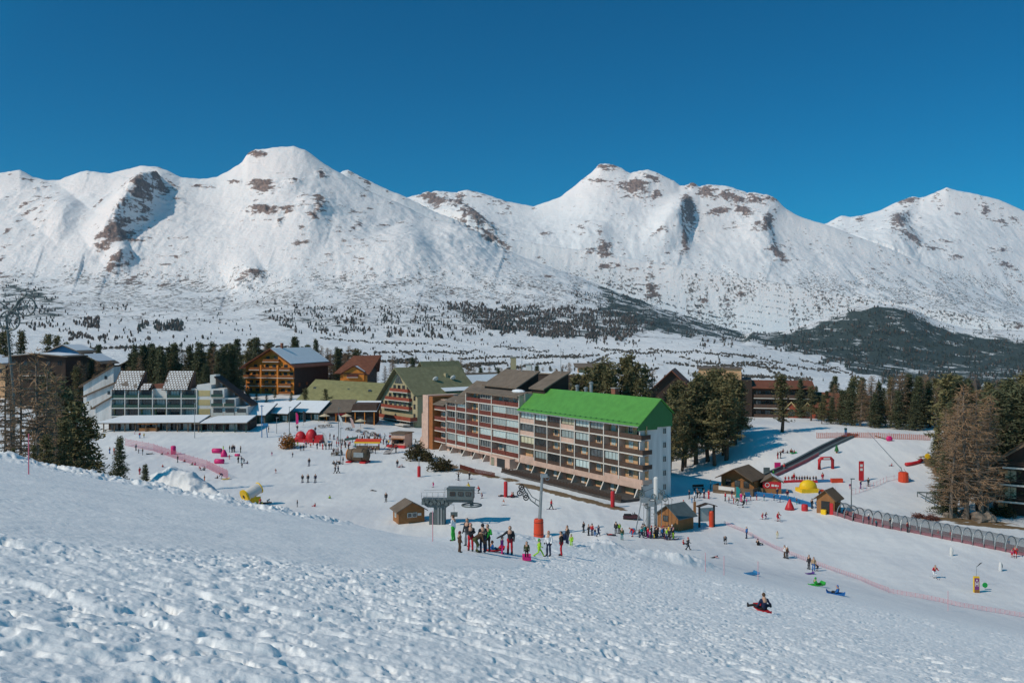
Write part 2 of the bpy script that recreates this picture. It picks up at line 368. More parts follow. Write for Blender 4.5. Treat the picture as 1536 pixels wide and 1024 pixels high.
# spurs that throw their right flanks into shade: pixel polyline, width, height in metres
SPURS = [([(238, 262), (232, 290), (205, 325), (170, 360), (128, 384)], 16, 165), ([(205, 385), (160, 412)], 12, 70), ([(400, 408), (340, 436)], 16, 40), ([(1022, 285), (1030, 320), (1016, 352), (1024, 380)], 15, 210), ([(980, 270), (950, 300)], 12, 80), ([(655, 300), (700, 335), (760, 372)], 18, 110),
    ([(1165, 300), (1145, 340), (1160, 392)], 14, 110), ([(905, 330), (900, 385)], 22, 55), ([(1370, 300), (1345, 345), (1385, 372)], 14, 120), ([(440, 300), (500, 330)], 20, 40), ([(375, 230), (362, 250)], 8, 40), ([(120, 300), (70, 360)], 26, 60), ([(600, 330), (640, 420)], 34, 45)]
def build_far():
    px = np.concatenate([np.linspace(-650, -70, 70), np.linspace(-60, 1600, 1000), np.linspace(1612, 2190, 70)])
    A = (px-CX)/F
    d = np.concatenate([np.geomspace(395, 2400, 250), np.linspace(2410, 4300, 230), np.linspace(4306, 5500, 190), np.linspace(5510, 6500, 60), np.linspace(6512, 8500, 200), np.linspace(8515, 9600, 30), np.linspace(9615, 11500, 150), np.linspace(11560, 14500, 14)])
    ip = lambda t: np.interp(px, [p[0] for p in t], [p[1] for p in t])
    sA, sA2, sB, sC = ip(SIL_A), ip(SIL_A2), ip(SIL_B), ip(SIL_C)
    sm = lambda a, n=9: np.convolve(np.pad(a, n//2, mode='edge'), np.ones(n)/n, 'valid')
    ys = [(395, ip([(-700, 640), (300, 640), (700, 650), (2240, 650)])),
        (700, ip([(-700, 545), (0, 549), (400, 556), (700, 575), (1000, 584), (1300, 592), (2240, 598)])),
        (1200, ip([(-700, 520), (0, 527), (400, 534), (700, 552), (900, 565), (1150, 574), (1300, 583), (1536, 592), (2240, 600)])),
        (2000, ip([(-700, 490), (0, 501), (400, 512), (700, 528), (900, 534), (1080, 530), (1250, 562), (1400, 578), (1536, 582), (2240, 590)])),
        (3000, ip([(-700, 450), (0, 470), (200, 476), (400, 478), (600, 482), (750, 490), (900, 500), (1050, 510), (1200, 528), (1300, 545), (1420, 556), (1536, 560), (2240, 570)])),
        (4300, ip([(-700, 420), (0, 418), (120, 424), (250, 432), (340, 442), (440, 424), (600, 430), (700, 440), (780, 446), (850, 452), (950, 468), (1100, 497), (1150, 504), (1190, 497), (1225, 484), (1250, 474), (1285, 463), (1310, 459), (1340, 461), (1365, 466), (1400, 484), (1450, 497), (1536, 500), (2240, 520)])),
        (4750, None), (5180, None), (5500, sA), (5720, sA+14), (5950, np.maximum(sA2, 0)), (6250, np.maximum(sA2, sA)+26),
        (6800, ip([(-700, 420), (560, 350), (640, 380), (700, 400), (800, 420), (900, 452), (1000, 478), (1100, 494), (1200, 492), (1400, 492), (1536, 500), (2240, 540)])),
        (7600, None), (8200, None), (8500, sB), (8800, sB+22), (9600, np.maximum(sC+55, ip([(-700, 460), (1240, 350), (1300, 380), (1400, 420), (1536, 470), (2240, 480)]))), (10500, None), (11200, None), (11500, sC), (12200, sC+20), (14500, np.full_like(px, 480))]
    arr = [y for _, y in ys]; ds = np.array([k for k, _ in ys], float)
    bl = lambda a: sm(sm(a, 61), 61)
    arr[6] = arr[5]+(bl(sA)-arr[5])*.42; arr[7] = arr[5]+(sm(sA, 41)-arr[5])*.74; arr[13] = arr[12]+(bl(sB)-arr[12])*.46; arr[14] = arr[12]+(sm(sB, 41)-arr[12])*.78; arr[18] = arr[17]+(bl(sC)-arr[17])*.48; arr[19] = arr[17]+(sm(sC, 41)-arr[17])*.78
    arr[5] = np.maximum(arr[5], np.where(px < 1120, sA+12, 0))
    arr[6] = np.maximum(arr[6], sA+4); arr[7] = np.maximum(arr[7], sA+3); arr[13] = np.maximum(arr[13], sB+3); arr[14] = np.maximum(arr[14], sB+2); arr[18] = np.maximum(arr[18], sC+3); arr[19] = np.maximum(arr[19], sC+2)
    arr = [sm(a) if i not in (8, 10, 15, 20) else a for i, a in enumerate(arr)]
    Zk = np.stack([EYE-(a-HY)/F*k for a, k in zip(arr, ds)])
    Z = hermite(ds, Zk, d)
    X = A[None, :]*d[:, None]; Y = np.repeat(d[:, None], len(px), 1)
    PX = np.repeat(px[None, :], len(d), 0)
    # relief, faded out where a crest must keep its outline
    crest = np.ones_like(Z)
    for k, w in ((5500, 260), (5950, 160), (8500, 380), (11500, 420)):
        crest *= 1-.88*np.exp(-np.square((Y-k)/w))
    mtn = sst(3300, 4600, Y)
    amp = crest*(mtn*(.35+.65*sst(4300, 5600, Y)))
    wx = X+260*fbm(X/1500, Y/1500, 2, 130); wy = Y+260*fbm(X/1500, Y/1500, 2, 133)
    N1 = ridged(wx/1300, wy/1500, 5, 140, .45)
    N2 = fbm(X/170, Y/240, 4, 150)
    Z = Z+amp*(22*N1+9*N2+7*ridged(wx/420, wy/520, 3, 145))+crest*mtn*2.5*fbm(X/40, Y/50, 3, 158)+mtn*3.5*ridged(X/110, Y/170, 3, 162)
    Z = Z+(1-mtn)*sst(700, 1500, Y)*(6*fbm(X/260, Y/260, 3, 160))
    Z = Z+sst(430, 800, Y)*(1-mtn)*1.2*fbm(X/60, Y/60, 2, 165)
    PY = HY+(EYE-Z)/Y*F
    rng = np.interp(PX, [0, 1], [1, 1])
    vis = np.minimum.accumulate(PY, 0) >= PY-1e-6
    cliff = np.zeros_like(Z)
    for poly, w, h in SPURS:
        best = np.full(Z.shape, 1e9); side = np.zeros(Z.shape); tt = np.zeros(Z.shape)
        for (x0, y0), (x1, y1) in zip(poly[:-1], poly[1:]):
            L2 = (x1-x0)**2+(y1-y0)**2; i_ = poly.index((x0, y0)); k_ = len(poly)-1
            t = np.clip(((PX-x0)*(x1-x0)+(PY-y0)*(y1-y0))/L2, 0, 1)
            qx = PX-x0-t*(x1-x0); qy = PY-y0-t*(y1-y0); dd = np.hypot(qx, qy)
            cl = dd < best; tt = np.where(cl, np.sin(np.pi*np.clip((i_+t)/k_, .04, .96)), tt); best = np.where(cl, dd, best); side = np.where(cl, qx+.35*qy, side)
        jag = 1+.35*fbm(PX/14, PY/14, 2, 170)
        q = side/w*jag
        prof = np.where(side < 0, np.exp(-np.square(best/(w*2.2))), np.exp(-np.square(best/(w*.7))))
        ok = vis & (best < w*5) & (Y > 3600)
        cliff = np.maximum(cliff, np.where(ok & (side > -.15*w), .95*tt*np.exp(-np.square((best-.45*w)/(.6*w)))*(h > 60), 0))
        Z = np.where(ok, Z+h*prof*tt*(crest*.8+.2)*1.25, Z)
    # bare stone patches, a few of them blue shade painted as stone
    rock_and_shade = cliff*np.clip(.55+.6*fbm(PX/7, PY/9, 3, 177), 0, 1)
    for (cx, cy, rx, ry, an, s) in ROCKS_AND_SHADE:
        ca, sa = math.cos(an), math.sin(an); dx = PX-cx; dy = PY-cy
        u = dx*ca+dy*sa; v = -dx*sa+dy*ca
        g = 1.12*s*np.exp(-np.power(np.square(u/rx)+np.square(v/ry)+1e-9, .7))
        rock_and_shade = np.where(vis & (Y > 3800), np.maximum(rock_and_shade, g), rock_and_shade)
    jagn = ridged(X/55, (Y*.5+Z*1.2)/70, 3, 180)
    Z = Z+np.clip(rock_and_shade, 0, 1)*(20*jagn)*(Y > 3800)
    gz = np.hypot(np.gradient(Z, axis=0)/np.gradient(d)[:, None], np.gradient(Z, axis=1)/np.gradient(X, axis=1))
    # thin cover low on the slopes where scrub and stones show through
    low = vis*sst(360, 430, PY)*(1-sst(520, 560, PY))*sst(2300, 3000, Y)
    rib = sst(.3, 1.05, ridged(X/190, Y/330, 4, 190)+.5*fbm(X/500, Y/500, 2, 195))
    scrub = low*rib
    high = mtn*sst(.75, 1.35, ridged(wx/230, wy/420, 4, 200))*sst(-.15, .4, fbm(X/620, Y/800, 2, 205))*.36
    rock_and_shade = np.maximum(rock_and_shade, high)
    forest = np.zeros_like(Z)
    JX = fbm(PX/22, PY/10, 3, 220); JY = fbm(PX/22, PY/10, 3, 225)
    for poly, s in FOREST_TINT:
        m_ = in_poly(PX+16*JX, PY+7*JY, poly)
        forest = np.where(m_ & vis, np.maximum(forest, s), forest)
    for _ in range(4):
        forest = (forest+np.roll(forest, 2, 1)+np.roll(forest, -2, 1)+np.roll(forest, 2, 0)+np.roll(forest, -2, 0))/5
    o = grid_mesh('mountains', X, Y, Z, {'rock_and_shade': rock_and_shade, 'scrub': scrub, 'forest': forest}, mountain_mat())
    tag(o, 'snowy mountain range and valley floor behind the village', kind='structure')
    BG.update(px=px, d=d, Z=Z, PY=HY+(EYE-Z)/Y*F)
def in_poly(x, y, poly):
    r = np.zeros(np.shape(x), bool); n = len(poly)
    for i in range(n):
        x0, y0 = poly[i]; x1, y1 = poly[(i+1) % n]
        if y0 == y1: continue
        c = ((y0 > y) != (y1 > y)) & (x < (x1-x0)*(y-y0)/(y1-y0)+x0)
        r ^= c
    return r
def mountain_mat():
    m, nt, b = _nt('mountain_snow'); N, L = nt.nodes, nt.links
    b.inputs['Roughness'].default_value = .75; b.inputs['Specular IOR Level'].default_value = .15
    g = N.new('ShaderNodeNewGeometry')
    def noise(sc, det, mp=None, rough=.6):
        n = N.new('ShaderNodeTexNoise'); n.inputs['Scale'].default_value = sc; n.inputs['Detail'].default_value = det; n.inputs['Roughness'].default_value = rough
        s = g.outputs['Position']
        if mp:
            q = N.new('ShaderNodeMapping'); q.inputs['Scale'].default_value = mp; L.new(s, q.inputs[0]); s = q.outputs[0]
        L.new(s, n.inputs['Vector']); return n
    def attr(a):
        n = N.new('ShaderNodeAttribute'); n.attribute_name = a; return n.outputs['Fac']
    def math_(op, a, b_=None, c=None):
        n = N.new('ShaderNodeMath'); n.operation = op
        for i, v in enumerate((a, b_, c)):
            if v is None: continue
            if isinstance(v, (int, float)): n.inputs[i].default_value = v
            else: L.new(v, n.inputs[i])
        return n.outputs[0]
    def ramp(v, p0, p1, c0=(0, 0, 0, 1), c1=(1, 1, 1, 1)):
        n = N.new('ShaderNodeValToRGB'); e = n.color_ramp.elements
        e[0].position = p0; e[1].position = p1; e[0].color = c0; e[1].color = c1; L.new(v, n.inputs[0]); return n.outputs[0]
    def mix(f, a, b_):
        n = N.new('ShaderNodeMix'); n.data_type = 'RGBA'; L.new(f, n.inputs[0])
        for i, v in ((6, a), (7, b_)):
            if isinstance(v, tuple): n.inputs[i].default_value = v
            else: L.new(v, n.inputs[i])
        return n.outputs[2]
    nb = noise(.012, 8, (1, .8, 2.6), .72); nf = noise(.05, 6, None, .65); nl = noise(.0022, 4)
    snow = ramp(nl.outputs[0], .35, .65, (.73, .73, .75, 1), (.80, .79, .80, 1))
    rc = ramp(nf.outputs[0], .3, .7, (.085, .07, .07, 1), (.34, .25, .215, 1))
    f = math_('ADD', math_('MULTIPLY', attr('rock_and_shade'), 2.1), math_('MULTIPLY_ADD', nb.outputs[0], 7.0, -4.25))
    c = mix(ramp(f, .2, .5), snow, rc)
    sc = math_('ADD', attr('scrub'), math_('MULTIPLY_ADD', nf.outputs[0], 4.0, -2.75))
    c = mix(ramp(sc, .2, .6), c, (.11, .095, .085, 1))
    fo = math_('ADD', math_('MULTIPLY', attr('forest'), 1.6), math_('MULTIPLY_ADD', nb.outputs[0], 4.2, -2.4))
    c = mix(ramp(fo, .35, .7), c, (.058, .072, .064, 1))
    L.new(c, b.inputs['Base Color'])
    bp = N.new('ShaderNodeBump'); bp.inputs['Strength'].default_value = 1.; bp.inputs['Distance'].default_value = 9.
    L.new(math_('ADD', nb.outputs[0], math_('MULTIPLY', nf.outputs[0], .35)), bp.inputs['Height']); L.new(bp.outputs[0], b.inputs['Normal'])
    return m

FOREST_TINT = [
    ([(900, 428), (960, 440), (1040, 470), (1130, 492), (1190, 500), (1250, 474), (1310, 458), (1365, 466), (1400, 486), (1450, 502), (1536, 515), (1620, 520), (1620, 600), (1430, 600), (1330, 575), (1250, 545), (1130, 512), (1000, 500), (900, 470)], .8),
    ([(660, 458), (760, 465), (900, 470), (985, 490), (930, 508), (820, 506), (740, 495)], .50),
    ([(0, 425), (60, 432), (100, 455), (90, 480), (0, 490)], .5),
    ([(380, 462), (520, 470), (660, 470), (700, 495), (560, 500), (420, 495)], .30),
    ([(1380, 430), (1536, 470), (1536, 515), (1420, 495)], .25)]
# where the far woods stand: polygon, trees per 100 square pixels, tree height range, share of bare brown ones
WOODS = [
    ([(850, 440), (900, 428), (960, 438), (1040, 468), (1130, 492), (1200, 508), (1290, 545), (1400, 570), (1536, 580), (1600, 585), (1600, 600), (1430, 598), (1330, 575), (1250, 545), (1130, 514), (1000, 502), (930, 480), (880, 455)], 16, 9, 15, .25),
    ([(1150, 506), (1190, 498), (1250, 474), (1310, 459), (1365, 466), (1400, 486), (1450, 502), (1536, 515), (1600, 520), (1600, 585), (1400, 572), (1290, 545), (1200, 520)], 16, 9, 15, .15),
    ([(660, 456), (760, 462), (900, 462), (985, 488), (930, 510), (820, 508), (740, 497)], 27, 9, 16, .6),
    ([(375, 455), (520, 462), (680, 458), (740, 495), (700, 512), (560, 505), (440, 500)], 17, 7, 14, .35),
    ([(330, 420), (480, 405), (700, 410), (900, 428), (900, 460), (600, 458), (380, 455)], 7, 4, 9, .1),
    ([(0, 418), (60, 428), (105, 455), (90, 490), (0, 500)], 9, 8, 14, .4),
    ([(90, 450), (350, 440), (380, 500), (260, 530), (90, 520)], 2.4, 5, 11, .4),
    ([(1180, 420), (1400, 430), (1536, 455), (1536, 515), (1420, 490), (1310, 455), (1190, 490), (1100, 485)], 6.5, 7, 12, .1),
    ([(560, 512), (900, 512), (1120, 520), (1300, 560), (1300, 590), (1000, 580), (700, 560), (560, 545)], 2.8, 3, 8, .5),
    ([(206, 488), (222, 482), (224, 498), (206, 499)], 22, 12, 16, .3), ([(230, 486), (250, 480), (276, 484), (274, 498), (232, 498)], 22, 12, 17, .2),
    ([(110, 480), (150, 476), (148, 494), (112, 492)], 18, 10, 15, .9), ([(102, 500), (160, 506), (158, 514), (104, 512)], 18, 7, 10, .9), ([(150, 456), (198, 458), (196, 466), (150, 464)], 16, 9, 13, .6),
    ([(170, 507), (205, 508), (205, 516), (170, 515)], 10, 6, 9, .8), ([(1050, 506), (1100, 508), (1098, 522), (1050, 520)], 14, 10, 14, .4), ([(870, 505), (960, 512), (958, 520), (872, 516)], 8, 6, 10, .8)]
HEDGES = [[(690, 540), (740, 536), (800, 538), (860, 534)], [(700, 548), (760, 546)], [(760, 556), (800, 548), (830, 545)], [(870, 552), (900, 540), (920, 530), (960, 526)], [(560, 530), (640, 528), (700, 532)], [(590, 545), (650, 546), (720, 551)],
    [(1000, 545), (1060, 552), (1120, 548), (1180, 556)], [(1020, 535), (1050, 545), (1100, 550)], [(1080, 530), (1150, 540), (1200, 552), (1260, 560)], [(1130, 545), (1160, 560), (1200, 572)], [(1050, 560), (1130, 566), (1220, 570)], [(890, 522), (960, 530), (1040, 528), (1100, 536)], [(480, 508), (560, 515), (640, 516)], [(300, 520), (380, 518), (460, 524)], [(120, 525), (200, 522), (280, 528)], [(1200, 540), (1250, 552), (1300, 572)]]
_hr = random.Random(9)
for _ in range(34):
    x_ = _hr.uniform(470, 1290); y_ = max(514, 500+(x_-600)*.05)+_hr.uniform(4, 48); l_ = _hr.uniform(14, 60); HEDGES.append([(x_, y_), (x_+l_*.5, y_+_hr.uniform(-2, 3)), (x_+l_, y_+_hr.uniform(-3, 6))])
def far_point(x, y):
    px, d, PY = BG['px'], BG['d'], BG['PY']
    j = int(np.clip(np.searchsorted(px, x), 0, len(px)-1))
    c = PY[:, j]; hit = np.nonzero(c <= y)[0]
    if len(hit) == 0: return None
    i = hit[0]
    if d[i] > 6400: return None
    return ((x-CX)/F*d[i], d[i], BG['Z'][i, j])
def far_trees():
    rs = np.random.RandomState(5)
    V = {0: [], 1: [], 2: []}; Fc = {0: [], 1: [], 2: []}
    def tree(k, p, h, w):
        o = len(V[k]); a0 = rs.rand()*6.28
        if k == 0:
            for (z, r) in ((.08, 1), (.45, .62)):
                for j in range(5): V[k].append((p[0]+w*r*math.cos(a0+j*1.257)*(0.8+.4*rs.rand()), p[1]+w*r*math.sin(a0+j*1.257)*(.8+.4*rs.rand()), p[2]+h*z))
            V[k].append((p[0], p[1], p[2]+h))
            for j in range(5):
                Fc[k].append((o+j, o+(j+1) % 5, o+5+(j+1) % 5, o+5+j)); Fc[k].append((o+5+j, o+5+(j+1) % 5, o+10))
        else:
            for (z, r) in ((.05, .55), (.4, 1), (.75, .75)):
                for j in range(5): V[k].append((p[0]+w*r*math.cos(a0+j*1.257)*(.7+.6*rs.rand()), p[1]+w*r*math.sin(a0+j*1.257)*(.7+.6*rs.rand()), p[2]+h*z))
            V[k].append((p[0], p[1], p[2]+h))
            for i in range(2):
                for j in range(5): Fc[k].append((o+i*5+j, o+i*5+(j+1) % 5, o+i*5+5+(j+1) % 5, o+i*5+5+j))
            for j in range(5): Fc[k].append((o+10+j, o+10+(j+1) % 5, o+15))
    for poly, dens, h0, h1, brown in WOODS:
        P = np.array(poly); x0, y0 = P.min(0); x1, y1 = P.max(0)
        if (x1-x0) > 120: x0 -= 14; x1 += 14; y0 -= 6; y1 += 6
        n = int((x1-x0)*(y1-y0)*dens/100)
        xs = x0+(x1-x0)*rs.rand(n); yy = y0+(y1-y0)*rs.rand(n); ok = in_poly(xs+16*fbm(xs/22, yy/10, 3, 220), yy+7*fbm(xs/22, yy/10, 3, 225), poly) if n > 400 else in_poly(xs, yy, poly)
        cl = fbm(xs/26, yy/9, 3, 210)
        for x, y, o, c in zip(xs, yy, ok, cl):
            if not o: continue
            if dens < 18 and c < rs.rand()*.9-.35: continue
            if 18 <= dens < 30 and c < rs.rand()*.4-.5: continue
            p = far_point(x, y)
            if p is None: continue
            h = h0+(h1-h0)*rs.rand(); k = 1 if rs.rand() < brown else 0
            tree(k, p, h, h*(.20 if k == 0 else .24)*(.8+.5*rs.rand()))
    for line in HEDGES:
        for (xa, ya), (xb, yb) in zip(line[:-1], line[1:]):
            n = int(abs(xb-xa)*1.1)+3
            for i in range(n):
                if rs.rand() < .25: continue
                t = (i+rs.rand())/n
                p = far_point(xa+(xb-xa)*t+rs.randn()*1.2, ya+(yb-ya)*t+rs.randn()*.7)
                if p is None: continue
                h = 1.6+2.8*rs.rand(); tree(2, p, h, h*.7)
    ms = [mat('far_conifer', (.032, .042, .038), .9, .35, .02), mat('far_bare_wood', (.085, .066, .056), .9, .3, .02), mat('hedge_brown', (.075, .062, .05), .9, .3, .02)]
    for k, (nm, lb) in enumerate((('forest', 'dark conifer woods on the lower mountain slopes'), ('bare_woods', 'bare brown woods on the valley slopes'), ('hedgerows', 'low hedges along the snowy fields'))):
        me = bpy.data.meshes.new(nm); me.from_pydata(V[k], [], Fc[k]); me.materials.append(ms[k]); me.update()
        o = bpy.data.objects.new(nm, me); COL.objects.link(o); tag(o, lb, kind='stuff')
# ------------------------------------------------------------------ building materials
def tilesnow():
    m, nt, b = _nt('tiles_under_snow'); N, L = nt.nodes, nt.links; b.inputs['Roughness'].default_value = .8
    tc = N.new('ShaderNodeTexCoord'); mp = N.new('ShaderNodeMapping'); mp.inputs['Rotation'].default_value = (R(90), 0, 0); L.new(tc.outputs['Object'], mp.inputs[0])
    br = N.new('ShaderNodeTexBrick'); br.inputs['Scale'].default_value = 1; br.inputs['Brick Width'].default_value = .85; br.inputs['Row Height'].default_value = .62; br.inputs['Mortar Size'].default_value = .15; br.inputs['Mortar Smooth'].default_value = .3
    br.inputs['Color1'].default_value = (.80, .81, .83, 1); br.inputs['Color2'].default_value = (.72, .73, .76, 1); br.inputs['Mortar'].default_value = (.17, .13, .105, 1); L.new(mp.outputs[0], br.inputs['Vector'])
    nz = N.new('ShaderNodeTexNoise'); nz.inputs['Scale'].default_value = .45; nz.inputs['Detail'].default_value = 4; L.new(tc.outputs['Object'], nz.inputs['Vector'])
    rp = N.new('ShaderNodeValToRGB'); rp.color_ramp.elements[0].position = .60; rp.color_ramp.elements[1].position = .66; L.new(nz.outputs[0], rp.inputs[0])
    mx = N.new('ShaderNodeMix'); mx.data_type = 'RGBA'; L.new(rp.outputs[0], mx.inputs[0]); L.new(br.outputs[0], mx.inputs[6]); mx.inputs[7].default_value = (.15, .12, .10, 1); L.new(mx.outputs[2], b.inputs['Base Color']); return m
def mats():
    g = globals()
    g['M_PINK'] = mat('pink_render', (.54, .37, .30), .85, .16, .7); g['M_PEACH'] = mat('peach_render', (.60, .36, .20), .85, .15, .6)
    g['M_WHITE'] = mat('white_render', (.62, .60, .58), .85, .08, .4); g['M_GREYW'] = mat('pale_grey_render', (.60, .59, .59), .85, .2, .9, stretch=(1, 1, .12))
    g['M_RED'] = wavemat('dark_red_boards', (.13, .035, .025), (.20, .05, .035), 9, 'X'); g['M_BRN'] = wavemat('brown_boards', (.075, .045, .035), (.12, .07, .05), 9, 'X')
    g['M_REDL'] = wavemat('red_boards', (.26, .055, .03), (.36, .08, .045), 7, 'X')
    g['M_GLASS'] = mat('curtained_glass', (.40, .48, .48), .2, .25, 1.4, spec=.5, stretch=(3, 3, .3), rnd=.55); g['M_YGLASS'] = mat('blind_glass', (.48, .46, .33), .25, .2, 1.4, spec=.5, stretch=(3, 3, .3), rnd=.4)
    g['M_DGLASS'] = mat('dark_glass', (.055, .065, .07), .08, .6, 1.1, spec=.7, rnd=.8)
    g['M_FRAME'] = mat('dark_frame', (.05, .04, .035), .6); g['M_WFRAME'] = mat('white_frame', (.62, .61, .58), .6)
    g['M_GREEN'] = wavemat('green_sheet_roof', (.085, .27, .05), (.11, .34, .068), 1.7, 'X', .5, .3, .11); g['M_GREEND'] = mat('green_fascia', (.035, .15, .05), .6, .1)
    g['M_TILE'] = wavemat('brown_shingles', (.15, .115, .09), (.23, .18, .14), 2.6, 'Z', .85, 1.2); g['M_OLIVE'] = wavemat('olive_roof', (.18, .175, .10), (.27, .255, .145), 1.6, 'Z', .75, 1.0)
    g['M_YOLIVE'] = wavemat('straw_olive_roof', (.27, .25, .115), (.37, .335, .15), 1.5, 'Z', .75, 1.0); g['M_REDROOF'] = wavemat('russet_roof', (.17, .06, .035), (.25, .09, .05), 1.5, 'Z', .75, 1.0)
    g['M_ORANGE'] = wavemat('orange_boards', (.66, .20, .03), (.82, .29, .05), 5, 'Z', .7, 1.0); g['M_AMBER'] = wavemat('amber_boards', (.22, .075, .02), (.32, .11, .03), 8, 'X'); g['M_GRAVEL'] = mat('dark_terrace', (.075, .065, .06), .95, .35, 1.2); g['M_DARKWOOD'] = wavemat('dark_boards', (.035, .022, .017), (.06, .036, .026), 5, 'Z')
    g['M_WOOD'] = wavemat('hut_boards', (.24, .105, .04), (.38, .175, .065), 7, 'Z', .75, .8); g['M_WOODG'] = wavemat('weathered_boards', (.13, .085, .055), (.20, .14, .095), 8, 'Z', .85, .8)
    g['M_BEIGE'] = mat('beige_render', (.36, .31, .19), .9, .1, .5); g['M_SNOW'] = mat('roof_snow', (.74, .76, .80), .7, .05, .8, bump=.4)
    g['M_TSNOW'] = tilesnow()
    g['M_CONC'] = mat('concrete', (.30, .29, .28), .9, .15, .8); g['M_METAL'] = mat('galvanised', (.33, .35, .36), .45, .15, 2, metal=.6); g['M_GREYP'] = mat('grey_paint', (.10, .125, .13), .55, .15, 1.2)
    g['M_DARK'] = mat('near_black', (.022, .022, .024), .6, .3); g['M_TEAL'] = mat('bottle_green_boards', (.03, .075, .06), .6, .15); g['M_BLUE'] = mat('blue_paint', (.03, .17, .36), .5, .12)
    g['M_REDP'] = mat('red_pvc', (.50, .022, .03), .45, .12, 1.5); g['M_ORED'] = mat('orange_red_pvc', (.62, .062, .022), .5, .12, 1.5); g['M_PINKP'] = mat('magenta_pvc', (.62, .02, .16), .45, .12, 1.5)
    g['M_YEL'] = mat('yellow_pvc', (.80, .50, .015), .5, .1, 1.5); g['M_TAN'] = mat('tan_panel', (.48, .38, .19), .8, .1); g['M_TRIM'] = mat('pale_edge', (.60, .55, .50), .8, .06)
    g['M_STONE'] = mat('boulder_stone', (.20, .16, .13), .95, .3, 1.5, bump=.8); g['M_RUST'] = mat('corten_orange', (.30, .11, .035), .8, .2)
    g['M_CHIM'] = mat('brick_red', (.22, .085, .055), .9, .2, 4); g['M_LAWN'] = mat('winter_lawn', (.15, .10, .045), 1, .35, 1.5)
mats()
_W = {}
def window(parent, x, y, z, w, h, kind='D', rz=0, frame=None, panes=2, name='window'):
    key = (round(w, 2), round(h, 2), kind, panes, frame.name if frame else '')
    if key not in _W:
        b = MB(); t = .07
        b.mat(1).box(-w/2+.01, w/2-.01, -.02, .03, .01, h-.01).mat(0)
        b.box(-w/2, w/2, -.03, .07, 0, t).box(-w/2, w/2, -.03, .07, h-t, h).box(-w/2, -w/2+t, -.03, .068, t, h-t).box(w/2-t, w/2, -.03, .068, t, h-t)
        for i in range(1, panes): xx = -w/2+w*i/panes; b.box(xx-.03, xx+.03, -.03, .065, t, h-t)
        gm = {'G': M_GLASS, 'D': M_DGLASS, 'Y': M_YGLASS}[kind]
        _W[key] = b.mesh('window', [frame or M_FRAME, gm])
    return inst(name, _W[key], parent, (x, y, z), (0, 0, rz))
def door(parent, x, y, z, w=1.0, h=2.1, m=None, rz=0):
    key = ('door', w, h, (m or M_DARKWOOD).name)
    if key not in _W:
        b = MB().box(-w/2, w/2, -.03, .05, 0, h).mat(1).box(w/2-.2, w/2-.12, .05, .1, h*.46, h*.5)
        _W[key] = b.mesh('door', [m or M_DARKWOOD, M_METAL])
    return inst('door', _W[key], parent, (x, y, z), (0, 0, rz))

